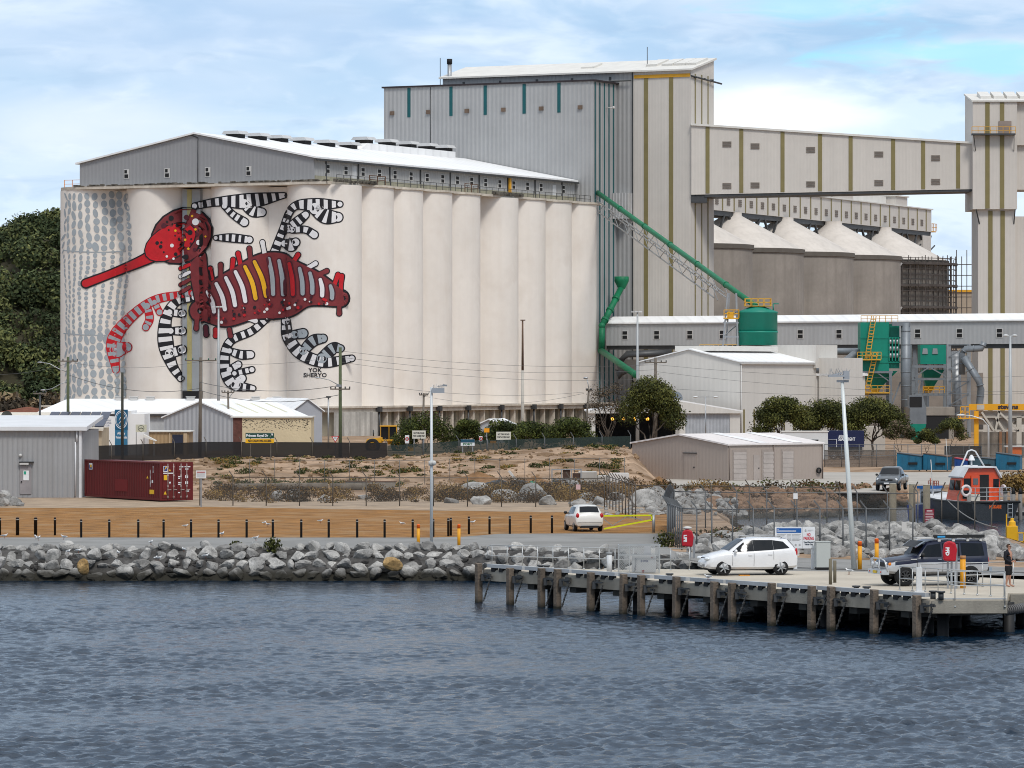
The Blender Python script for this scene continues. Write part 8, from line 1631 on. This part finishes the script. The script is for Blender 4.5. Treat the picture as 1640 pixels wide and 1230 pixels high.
# ------------------------------------------------------------------ small things on the jetty
def jetty_things():
	M_red = mat('cover_red', (.42, .008, .02), .55, var=.12, vs=6); M_lt = mat('sign_white', (0, 0, 0))
	for (px, py, yc, lab, legs, txt) in ((1101, 894, 863, 'red covered life ring stand behind the front of the white suv', True, 'LIFE'), (1521, 944, 884, 'red covered life ring stand in front of the off roader', False, 'PFD')):
		x, y = gp(px, py); t = thing('life_ring_stand', lab, 'life ring stand', (x, y, .01)); zc = Z_(yc, y); mb = MB()
		mb.prismy([(-.27, zc - .36), (.24, zc - .40), (.30, zc + .1), (.22, zc + .38), (-.02, zc + .46), (-.24, zc + .36), (-.29, zc)], -.18, .18); c = mb.build('red_cover', M_red, t, bevel=.06)
		mb = MB()
		text_geo(mb, txt, .2, (-.12, -.19, zc + .02), (0, 0, -1) if not legs else (0, 0, -1), (1, 0, 0), bold=.012); mb.build('lettering', M_lt, c); ps = PB()
		if legs:
			for k in (-.02, .14): ps.new().bar((k, .0, zc - 1.0), (k, 0, zc - .38), .05)
			ps.new().bar((.33, .1, 0), (.33, .1, zc + .1), .1)
		else:
			for k in (-.06, .1, .3): ps.new().bar((k, .2, 0), (k, .2, zc - .3 + (k == .3) * .6), .08)
		ps.build('post', M_gsteel, t)
		if legs: mb = MB(); mb.ball((0, 0, zc + .52), .2, 6, sc=(1.1, .8, .4)); mb.build('cap', M_frame, t)
	x, y = gp(1032, 919); t = thing('pump_cabinet', 'white pump cabinet inside a wire mesh cage on the jetty', 'cabinet', (x, y, .022)); mb = MB(); mb.box(-.55, .52, -.1, .5, .05, .80); c = mb.build('cabinet_body', mat('service_white', (0, 0, 0)), t, bevel=.02); mb = MB(); text_geo(mb, 'ELWYLE', .13, (.0, -.107, .55), bold=.006, width=.33); mb.build('lettering', mat('ink_blue', (0, 0, 0)), c)
	for a, b in (((-.62, .2), (-.44, .62)),):
		g = MB()
		for q in range(9): g.bar((-.5 + q * .02, -.112, .06 + q * .07), (-.40 + .03 * math.sin(q * .5), -.112, .12 + q * .07), .05, .01)
		g.build('dark_hatching', mat('hatch_navy', (.03, .045, .09), .6), c)
	mb = MB(); mb.box(.3, .36, -.13, -.11, .68, .73); mb.box(-.12, .0, -.13, -.11, .1, .15); mb.box(-.09, -.03, -.13, -.11, .03, .1); mb.build('red_tap', mat('tap_red', (.25, .02, .02), .5), c)
	mb = MB(); mb.box(.0, .28, .1, .2, .83, 1.2); mb.build('meter_box', mat('meter_grey', (.42, .43, .45), .5), t); mb = MB(); mb.box(.3, .48, .1, .2, .83, 1.1); mb.build('switch_box', M_frame, t)
	fr = MB(); X0, X1, Y0_, Y1_, H = -1.15, .68, -.22, .8, 1.26
	for px_, py_ in ((X0, Y0_), (X1, Y0_), (X1, Y1_), (X0, Y1_), (-.68, Y0_)): fr.bar((px_, py_, 0), (px_, py_, H), .04)
	for zz in (H, .82): [fr.bar(a, b, .035) for a, b in (((X0, Y0_, zz), (X1, Y0_, zz)), ((X1, Y0_, zz), (X1, Y1_, zz)), ((X0, Y0_, zz), (X0, Y1_, zz)), ((X0, Y1_, zz), (X1, Y1_, zz)))]
	fr.bar((.28, Y1_, .85), (.5, Y1_, 1.22), .05); fr.build('cage_frame', M_pipe, t); ms = MB()
	def wires(o, du, L, H_):
		k = -H_
		while k < L:
			a, b = max(0, k), min(L, k + H_); za, zb_ = a - k, b - k
			ms.bar(o + du * a + V(0, 0, za), o + du * b + V(0, 0, zb_), .008); ms.bar(o + du * a + V(0, 0, H_ - za), o + du * b + V(0, 0, H_ - zb_), .008); k += .075
	wires(V(X0, Y0_, 0), V(1, 0, 0), X1 - X0, H); wires(V(X0, Y1_, 0), V(1, 0, 0), X1 - X0, H); ms.build('wire_mesh', M_pipe, t, fix=False)
	x, y = gp(976, 919); t = thing('white_post', 'short thick white service post left of the caged cabinet', 'post', (x, y, .022)); mb = MB(); mb.cyl((0, 0, 0), (0, 0, .84), .12, n=16); mb.build('post', mat('service_white', (0, 0, 0)), t); mb = MB(); mb.cyl((0, 0, .84), (0, 0, .95), .13, n=16); mb.build('cap', mat('cap_grey', (.25, .26, .27), .5), t)
	# yellow navigation marker at the mound tip
	x, y = gp(1621, 883, -1.5); t = thing('channel_marker', 'yellow channel marker with a tall post in the basin water', 'channel marker', (x, y, -1.5)); M_y = mat('marker_yellow', (.75, .40, .01), .5, var=.08)
	mb = MB(); mb.box(-.35, .3, -.3, .3, -.4, 1.5); mb.lathe([(.22, 1.5), (.2, 1.75), (.1, 1.8), (.1, 1.95), (0, 1.95)], 12); mb.build('marker_body', M_y, t, bevel=.03); mb = MB(); mb.bar((-.33, 0, 0), (-.33, 0, 2.2), .07); mb.build('mast', M_y, t); mb = MB(); railing(mb, [(.3, -.3, .0), (.65, -.3, .0)], 1.1, .07, .3); mb.build('ladder', M_y, t)
jetty_things()
# ------------------------------------------------------------------ pilot boat, small boat, mooring piles
def boats():
	x, y = gp(1594, 834, -1.5); t = thing('pilot_boat', 'pilot boat with orange cabin, white roof and black hull', 'boat', (x, y, -1.5), R(90 + 20)); M_o = paint_mat('boat_orange', (.62, .065, .012)); M_h = mat('hull_black', (.010, .011, .014), .35, var=.2, coat=.3); M_d = mat('deck_white', (.66, .67, .68), .6)
	st = [(0, 1.9, 1.38), (2, 2.05, 1.38), (5, 2.1, 1.42), (7.5, 1.9, 1.55), (9.5, 1.2, 1.75), (10.8, .35, 1.9), (11.1, .05, 1.92)]; mb = MB(); vs = []
	for xx, b, zd in st: vs += [(xx, b, zd), (xx, b * .93, .9), (xx - (.4 if xx > 9 else 0), b * .72, -.1), (xx, 0, -.5), (xx - (.4 if xx > 9 else 0), -b * .72, -.1), (xx, -b * .93, .9), (xx, -b, zd)]
	n = 7; fs = [(i * n + j, i * n + j + 1, (i + 1) * n + j + 1, (i + 1) * n + j) for i in range(len(st) - 1) for j in range(n - 1)]; mb.add(vs, fs, 0, True); mb.add([], []); mb.f.append(tuple(range(n))); mb.m.append(0); mb.sm.append(False); hl = mb.build('hull', M_h, t)
	mb = MB(); mb.add([(xx, b - .04, zd - .03) for xx, b, zd in st] + [(xx, -b + .04, zd - .03) for xx, b, zd in st], [(i, i + 1, 8 + i, 7 + i) for i in range(6)]); mb.build('deck', M_d, t)
	mb = MB()
	for sg in (-1, 1): mb.tube([(xx, sg * (b + .03), zd - .08) for xx, b, zd in st], .09, 6)
	mb.tube([(-.05, -1.9, 1.32), (-.05, 1.9, 1.32)], .11, 6); mb.build('rubbing_strake', M_trim, hl)
	mb = MB(); text_geo(mb, 'MOKARE', .34, (-.02, .0, .98), (0, -1, 0), (0, 0, 1), bold=.012, width=.95); mb.build('name_lettering', mat('name_orange', (.7, .12, .02), .5), hl)
	mb = MB()
	for yy in (-.95, -1.3): mb.bar((-.08, yy, .2), (-.08, yy, 1.25), .045)
	for zz in (.25, .55, .85, 1.15): mb.bar((-.08, -.95, zz), (-.08, -1.3, zz), .04)
	mb.build('transom_ladder', M_pipe, hl)
	# cabin: chamfered section, raked front
	zc = 1.36; prof = lambda s: [(1.55 * s, zc), (1.5 * s, zc + 1.55), (1.05 * s, zc + 2.3), (-1.05 * s, zc + 2.3), (-1.5 * s, zc + 1.55), (-1.55 * s, zc)]
	mb = MB(); a = [(2.3, p, q) for p, q in prof(1)]; b = [(5.1 - (q - zc) * .42, p * .9, q) for p, q in prof(1)]; mb.add(a + b, [tuple(range(6)), tuple(range(6, 12))[::-1]] + [(i, 6 + i, 6 + (i + 1) % 6, (i + 1) % 6) for i in range(6)]); cb = mb.build('cabin', M_o, t)
	mb = MB(); a = [(2.05, 1.52, zc + 1.62), (2.05, 1.08, zc + 2.34), (2.05, -1.08, zc + 2.34), (2.05, -1.52, zc + 1.62)]; b = [(4.65, 1.4, zc + 1.62), (4.3, 1.0, zc + 2.34), (4.3, -1.0, zc + 2.34), (4.65, -1.4, zc + 1.62)]; up = [(p[0], p[1] * 1.03, p[2] + .1) for p in a + b]; mb.add(a + b + up, [(0, 1, 5, 4), (1, 2, 6, 5), (2, 3, 7, 6), (8, 12, 13, 9), (9, 13, 14, 10), (10, 14, 15, 11), (0, 8, 9, 1), (1, 9, 10, 2), (2, 10, 11, 3), (4, 5, 13, 12), (5, 6, 14, 13), (6, 7, 15, 14), (0, 4, 12, 8), (3, 11, 15, 7)]); mb.build('roof', M_d, cb)
	wn = PB(); wn.new().box(2.27, 2.297, .82, 1.35, zc + .95, zc + 1.6); wn.new().box(2.27, 2.297, -1.42, -.98, zc + .95, zc + 1.55); wn.new().box(2.27, 2.297, .95, 1.45, zc + .15, zc + .75)
	for k in range(2):
		m = wn.new(); x0, x1 = 2.55 + k * 1.0, 3.4 + k * 1.0; m.add([(x0, 1.52 - .0, zc + .75), (x1, 1.53 - .04 * k, zc + .75), (x1 - .1, 1.50 - .05 * k, zc + 1.45), (x0, 1.51 - .03 * k, zc + 1.45)], [(0, 1, 2, 3)])
	wn.build('window', M_glass, cb)
	ws = PB()
	for k in (-1, 0, 1): m = ws.new(); f = lambda q: 5.1 - (q - zc) * .42 + .02; m.add([(f(zc + .8), k * .9 - .40, zc + .8), (f(zc + .8), k * .9 + .40, zc + .8), (f(zc + 1.5), k * .85 + .38, zc + 1.5), (f(zc + 1.5), k * .85 - .38, zc + 1.5)], [(0, 1, 2, 3)])
	ws.build('windscreen', M_glass, cb)
	mb = MB(); mb.box(2.26, 2.297, -.62, .12, zc + .05, zc + 1.85); mb.build('doorway', M_dark, cb); mb = MB(); mb.box(2.2, 2.25, .14, .80, zc + .1, zc + 1.8); d = mb.build('door', M_o, cb); mb = MB(); mb.box(2.17, 2.199, .28, .66, zc + 1.15, zc + 1.6); mb.build('door_window', mat('dim_glass', (.12, .13, .14), .1), d)
	mb = MB()
	for zz in (.35, .65, .95): mb.tube([(.9, 1.5, 1.38 + zz), (.15, 1.5, 1.38 + zz), (.15, -1.3, 1.38 + zz), (.9, -1.4, 1.38 + zz)], .028, 6)
	for yy in (1.5, .6, -.4, -1.3): mb.bar((.15, yy, 1.0), (.15, yy, 2.33), .05)
	mb.build('stern_rail', M_pipe, t)
	for yy, l in ((1.45, 0), (-1.5, 1)): mb = MB(); tor = [(math.cos(a) * .1 + .34, math.sin(a) * .1) for a in np.linspace(0, 2 * math.pi, 9)]; mb.lathe(tor, 18, (1.7, yy, 2.1), 'x' if l == 0 else 'y'); mb.build('life_ring', mat('ring_pale', (.62, .55, .54), .6), t)
	mb = MB(); mb.box(1.2, 1.9, .6, 1.3, 1.38, 1.85); mb.build('deck_locker', mat('locker_cream', (.5, .46, .4), .6), t)
	mb = MB(); zt = zc + 2.4
	for sg in (-1, 1): mb.tube([(3.6, sg * 1.0, zt - .1), (3.8, sg * .3, zt + 1.1), (3.8, 0, zt + 1.2)], .06, 6)
	mb.bar((3.9, -.5, zt), (3.9, .6, zt + .02), .2); mb.build('mast_frame', M_d, t); mb = MB(); mb.lathe([(.26, zt + .45), (.14, zt + .75), (.05, zt + .85), (0, zt + .85)], 12, (3.8, 0, 0)); mb.cyl((3.8, 0, zt), (3.8, 0, zt + .45), .06, n=6); mb.build('beacon', M_d, t)
	mb = MB(); mb.cyl((5.2, 1.2, zt - .3), (4.9, 1.5, zt + 2.0), .025, n=5); mb.cyl((7.6, 1.2, 1.6), (7.4, 1.5, 4.2), .03, n=5); mb.build('whip_aerial', M_frame, t)
	a = Vector((X_(1516, 305), 305, -.1)); b = Vector((X_(1597, 222), 222, .9)); mb = MB(); mb.tube([a.lerp(b, k / 10) - a - V(0, 0, 1.4 * (k / 10) * (1 - k / 10)) for k in range(11)], .04, 6); o = mb.build('mooring_rope', mat('rope_grey', (.2, .19, .18), .9)); o.location = a; tag(o, 'grey mooring rope running from the pilot boat to the mound', 'rope')
	x, y = gp(1479, 827, -1.5); t = thing('small_workboat', 'small blue workboat with white wheelhouse behind the thick mooring piles', 'boat', (x + .5, y, -1.5), R(60)); t.scale = (.68,) * 3; mb = MB(); mb.add([(-3, -1.2, -.3), (2.5, -1.2, -.3), (3.6, 0, -.2), (2.5, 1.2, -.3), (-3, 1.2, -.3), (-3, -1.4, 1.3), (2.6, -1.4, 1.4), (4.2, 0, 1.7), (2.6, 1.4, 1.4), (-3, 1.4, 1.3)], [(0, 1, 6, 5), (1, 2, 7, 6), (2, 3, 8, 7), (3, 4, 9, 8), (4, 0, 5, 9), (5, 6, 7, 8, 9)]); mb.build('hull', mat('hull_blue', (.01, .03, .16), .4, coat=.3), t)
	mb = MB(); mb.box(-1.0, 1.2, -.8, .8, 1.35, 3.0); w = mb.build('wheelhouse', M_d, t); mb = MB(); mb.box(-.8, 1.0, -.83, -.803, 2.0, 2.7); mb.box(-1.03, -1.003, -.6, -.1, 1.5, 2.7); mb.box(-1.03, -1.003, .1, .6, 1.5, 2.7); mb.build('window', M_dark, w); mb = MB(); mb.box(-1.3, 1.4, -1, 1, 3.003, 3.3); mb.build('blue_roof', mat('roof_blue', (.015, .10, .30), .5), t); mb = MB(); railing(mb, [(-.8, -.6, 3.3), (.8, -.6, 3.3), (.8, .6, 3.3)], .5, .06, .6); mb.cyl((0, 0, 3.3), (0, 0, 4.1), .06, n=6); mb.build('red_rack', mat('rack_red', (.3, .06, .03), .6), t)
	M_mp = mat('mooring_timber', (.23, .195, .14), .95, var=.25, vs=2, streak=.4)
	for px, py, yt, r, l in ((1430, 812, 775, .26, 'thick mooring pile in front of the grey pickup'), (1461, 832, 776, .24, 'thick mooring pile left of the blue workboat'), (1484, 828, 777, .27, 'stout flat topped mooring pile in front of the blue workboat')):
		Y = 298; x = X_(px, Y); o = thing('mooring_pile', l, 'mooring pile', (x, Y, -3), 0, 'thick mooring piles'); mb = MB(); mb.cyl((0, 0, 0), (0, 0, Z_(yt, Y) + 3), r, r * .95, 12); mb.build('pile', M_mp, o); mb = MB(); mb.cyl((0, 0, Z_(yt, Y) + 3), (0, 0, Z_(yt, Y) + 3.04), r * .97, r * .9, 12); mb.build('pale_top', mat('cut_timber', (.42, .4, .34), .9), o)
	for px, yt, l in ((1610, 781, 'black topped pile nearest the pilot boat stern'), (1623, 782, 'black topped pile in the middle of the pontoon'), (1634, 782, 'black topped pile at the right frame edge')):
		Y = 303; o = thing('pontoon_pile', l, 'pontoon pile', (X_(px, Y), Y, -3), 0, 'pontoon piles'); mb = MB(); mb.cyl((0, 0, 0), (0, 0, Z_(yt, Y) + 2.6), .15, n=10); mb.build('pile', mat('pile_grey', (.20, .19, .18), .8, var=.2), o); mb = MB(); mb.cyl((0, 0, Z_(yt, Y) + 2.6), (0, 0, Z_(yt, Y) + 3.05), .16, .05, 10); mb.build('black_cap', M_dark, o)
	o = thing('pontoon', 'low floating pontoon beside the pilot boat stern', 'pontoon', (X_(1606, 305), 305, -1.5)); mb = MB(); mb.box(0, 14, 0, 2, -.2, .5); mb.build('float', mat('pontoon_grey', (.16, .155, .15), .8, var=.2), o); mb = MB(); mb.box(0, 14, -.06, 0, .3, .48); mb.build('fender_strip', M_dark, o)
boats()

# ------------------------------------------------------------------ person and gulls
def skin_obj(name, joints, edges, m, parent, sub=2):
	me = bpy.data.meshes.new(name); me.from_pydata([j[:3] for j in joints], edges, []); me.materials.append(m); o = bpy.data.objects.new(name, me); COL.objects.link(o); o.parent = parent
	sk = o.modifiers.new('skin', 'SKIN'); sk.use_smooth_shade = True
	for v, j in zip(me.skin_vertices[0].data, joints): v.radius = (j[3], j[4] if len(j) > 4 else j[3])
	me.skin_vertices[0].data[0].use_root = True
	sb = o.modifiers.new('sub', 'SUBSURF'); sb.levels = sub; sb.render_levels = sub; return o
def person():
	x, y = gp(1615, 940.5); t = thing('person', 'barefoot person in dark hoodie and knee shorts standing by the railing', 'person', (x, y, .022), R(-35)); M_s = mat('skin', (.42, .22, .15), .6, var=.08, vs=6); M_hd = mat('hoodie_black', (.010, .011, .016), .9, var=.2, vs=5, bump=.5, bs=10); M_sh = mat('shorts_black', (.012, .012, .014), .9, var=.2, bump=.4, bs=10); M_ha = mat('hair_brown', (.06, .032, .018), .8, var=.3, vs=20)
	# facing local +x
	J = [(0, 0, .96, .13, .15), (.01, 0, 1.12, .12, .15), (.02, 0, 1.32, .13, .18), (.01, 0, 1.44, .08, .12), (.02, 0, 1.53, .055, .055), (.035, 0, 1.60, .07, .068), (.035, 0, 1.68, .088, .076), (.03, 0, 1.75, .06, .055)]
	E = [(i, i + 1) for i in range(7)]
	def chain(a, pts):
		for p in pts: J.append(p); E.append((a, len(J) - 1)); a = len(J) - 1
		return a
	for s in (-1, 1):
		chain(0, [(.0, s * .10, .86, .092), (.02, s * .105, .50, .062), (-.005, s * .11, .34, .058), (-.01 + .03 * s, s * .115, .09, .037), (.10 + .03 * s, s * .125, .035, .035, .03), (.19 + .03 * s, s * .13, .025, .03, .02)])
		h = chain(3, [(.0, s * .19, 1.42, .062), (-.03, s * .24, 1.16, .045), (.16, s * .17, 1.06, .036), (.25, s * .07, 1.07, .024, .034), (.30, s * .035, 1.075, .02, .03)])
		for k in range(4): chain(h, [(.335, s * (.02 + .018 * k), 1.10 - .022 * k, .0085), (.345 - .006 * k, s * (-.02 + .014 * k), 1.095 - .024 * k, .008), (.325, s * (-.04 + .01 * k), 1.09 - .024 * k, .007)])
		chain(h - 1, [(.275, s * .05, 1.115, .010), (.315, s * .02, 1.13, .009)])
	skin_obj('body', J, E, M_s, t)
	skin_obj('hoodie', [(0, 0, .90, .165, .19), (0, 0, .98, .165, .19), (.005, 0, 1.14, .155, .19), (.015, 0, 1.33, .165, .22), (.0, 0, 1.45, .11, .15), (.0, 0, 1.53, .085, .095), (-.02, .215, 1.40, .085), (-.03, .265, 1.17, .07), (.15, .19, 1.07, .058), (.22, .12, 1.07, .05), (-.02, -.215, 1.40, .085), (-.03, -.265, 1.17, .07), (.15, -.19, 1.07, .058), (.22, -.12, 1.07, .05), (-.10, 0, 1.50, .07, .1)], [(0, 1), (1, 2), (2, 3), (3, 4), (4, 5), (4, 6), (6, 7), (7, 8), (8, 9), (4, 10), (10, 11), (11, 12), (12, 13), (4, 14)], M_hd, t)
	skin_obj('shorts', [(0, 0, .93, .15, .18), (0, 0, .84, .13, .16), (.0, .105, .74, .115), (.015, .11, .46, .098), (.0, -.105, .74, .115), (.015, -.11, .46, .098)], [(0, 1), (1, 2), (2, 3), (1, 4), (4, 5)], M_sh, t)
	mb = MB(); mb.ball((.012, 0, 1.70), .104, 10, sc=(.98, .86, 1.0));
	o = mb.build('hair', M_ha, t); me = o.data; bm = bmesh.new(); bm.from_mesh(me); bmesh.ops.delete(bm, geom=[v for v in bm.verts if (v.co.x > .055 and v.co.z < 1.765) or v.co.z < 1.635], context='VERTS'); bm.to_mesh(me); bm.free(); sl = o.modifiers.new('thick', 'SOLIDIFY'); sl.thickness = .015
	mb = MB(); mb.ball((.125, 0, 1.665), .017, 5, sc=(1, .8, 1.4)); mb.ball((.03, .082, 1.665), .024, 5, sc=(.8, .4, 1.2)); mb.ball((.03, -.082, 1.665), .024, 5, sc=(.8, .4, 1.2)); mb.ball((.105, 0, 1.625), .016, 5, sc=(.6, 1.5, .5)); mb.build('face_features', M_s, t)
	mb = MB(); mb.ball((.108, .034, 1.69), .026, 6, sc=(.5, 1, .7)); mb.ball((.108, -.034, 1.69), .026, 6, sc=(.5, 1, .7)); mb.bar((.1, .06, 1.695), (.02, .085, 1.69), .01); mb.bar((.1, -.06, 1.695), (.02, -.085, 1.69), .01); mb.build('sunglasses', M_dark, t)
	mb = MB();
	for k in range(3): mb.ball((.03 - .03 * k, -.232 + .004 * k, 1.36 + .015 * (k % 2)), .02, 4, sc=(1.3, .3, .6))
	mb.ball((-.165, 0, 1.36), .03, 4, sc=(.3, 2.4, .6)); mb.build('hoodie_print', mat('print_blue', (.05, .12, .35), .7), t)
person()
def gulls():
	M_w = mat('gull_white', (.70, .70, .70), .8, var=.04); M_g = mat('gull_grey', (.36, .38, .40), .8); M_b = mat('gull_leg', (.30, .08, .03), .6)
	def gull(): # one continuous body from tail to bill
		t = thing('gull', 'x', 'gull', (0, 0, 0), 0, 'gulls resting about the shore')
		J = [(0, 0, .17, .062, .066), (.09, 0, .19, .055, .058), (.14, 0, .235, .032, .032), (.155, 0, .275, .036, .034), (.19, 0, .272, .018, .016), (.23, 0, .262, .006, .005), (-.1, 0, .165, .045, .04), (-.2, 0, .17, .022, .014), (-.27, 0, .175, .016, .006)]
		skin_obj('body', J, [(0, 1), (1, 2), (2, 3), (3, 4), (4, 5), (0, 6), (6, 7), (7, 8)], M_w, t, 1)
		for s in (-1, 1): mb = MB(); mb.ball((-.06, s * .06, .19), .1, 6, sc=(1.35, .2, .42)); mb.build('wing', M_g, t); mb = MB(); mb.cyl((.01, s * .03, 0), (.0, s * .03, .12), .008, n=5); mb.box(0, .05, s * .03 - .015, s * .03 + .015, 0, .006); mb.build('leg', M_b, t)
		return t
	base = gull(); base['label'] = 'gull standing on the pale asphalt near the big white lamp pole'; base.location = (*gp(1360, 921), .022); base.rotation_euler = (0, 0, 2.5)
	for px, py, z, rz, l in ((1134, 929, .22, 3.5, 'gull perched on the jetty kerb below the white suv'), (297, 846, .006, .2, 'gull on the dry grass left of a black bollard, nearest the left edge'), (423, 841, .006, 1, 'farther of the gull pair on the dry grass'), (429, 843.5, .006, 2.5, 'nearer of the gull pair on the dry grass'), (513, 838, .006, .4, 'lone gull on the middle of the dry grass'), (644, 842, .006, 3, 'gull on the dry grass left of the grey lamp post'), (816, 880, .25, .2, 'gull perched on the left end of the jetty railing'), (757, 840, .006, .2, 'gull on the dry grass in front of the short right bollard row')):
		x, y = gp(px, py, z); dup(base, (x, y, z), rz, l, .85)
	for px, z, rz in ((8, .45, 0), (58, .4, 2), (62, .35, 1), (103, .4, 2.8), (242, .15, 1), (110, -.3, 1), (126, -.25, 0), (190, -.35, 2), (250, -.6, 1.2), (255, -.6, .2), (295, -.2, 2.2), (330, -.5, 0), (356, .55, 1.0), (410, .35, .4)):
		Y = 215.5 + z * 1.6; dup(base, (X_(px, Y), Y - .2, z + .12), rz, 'white gull standing among the boulders of the sea wall', .85)
gulls()
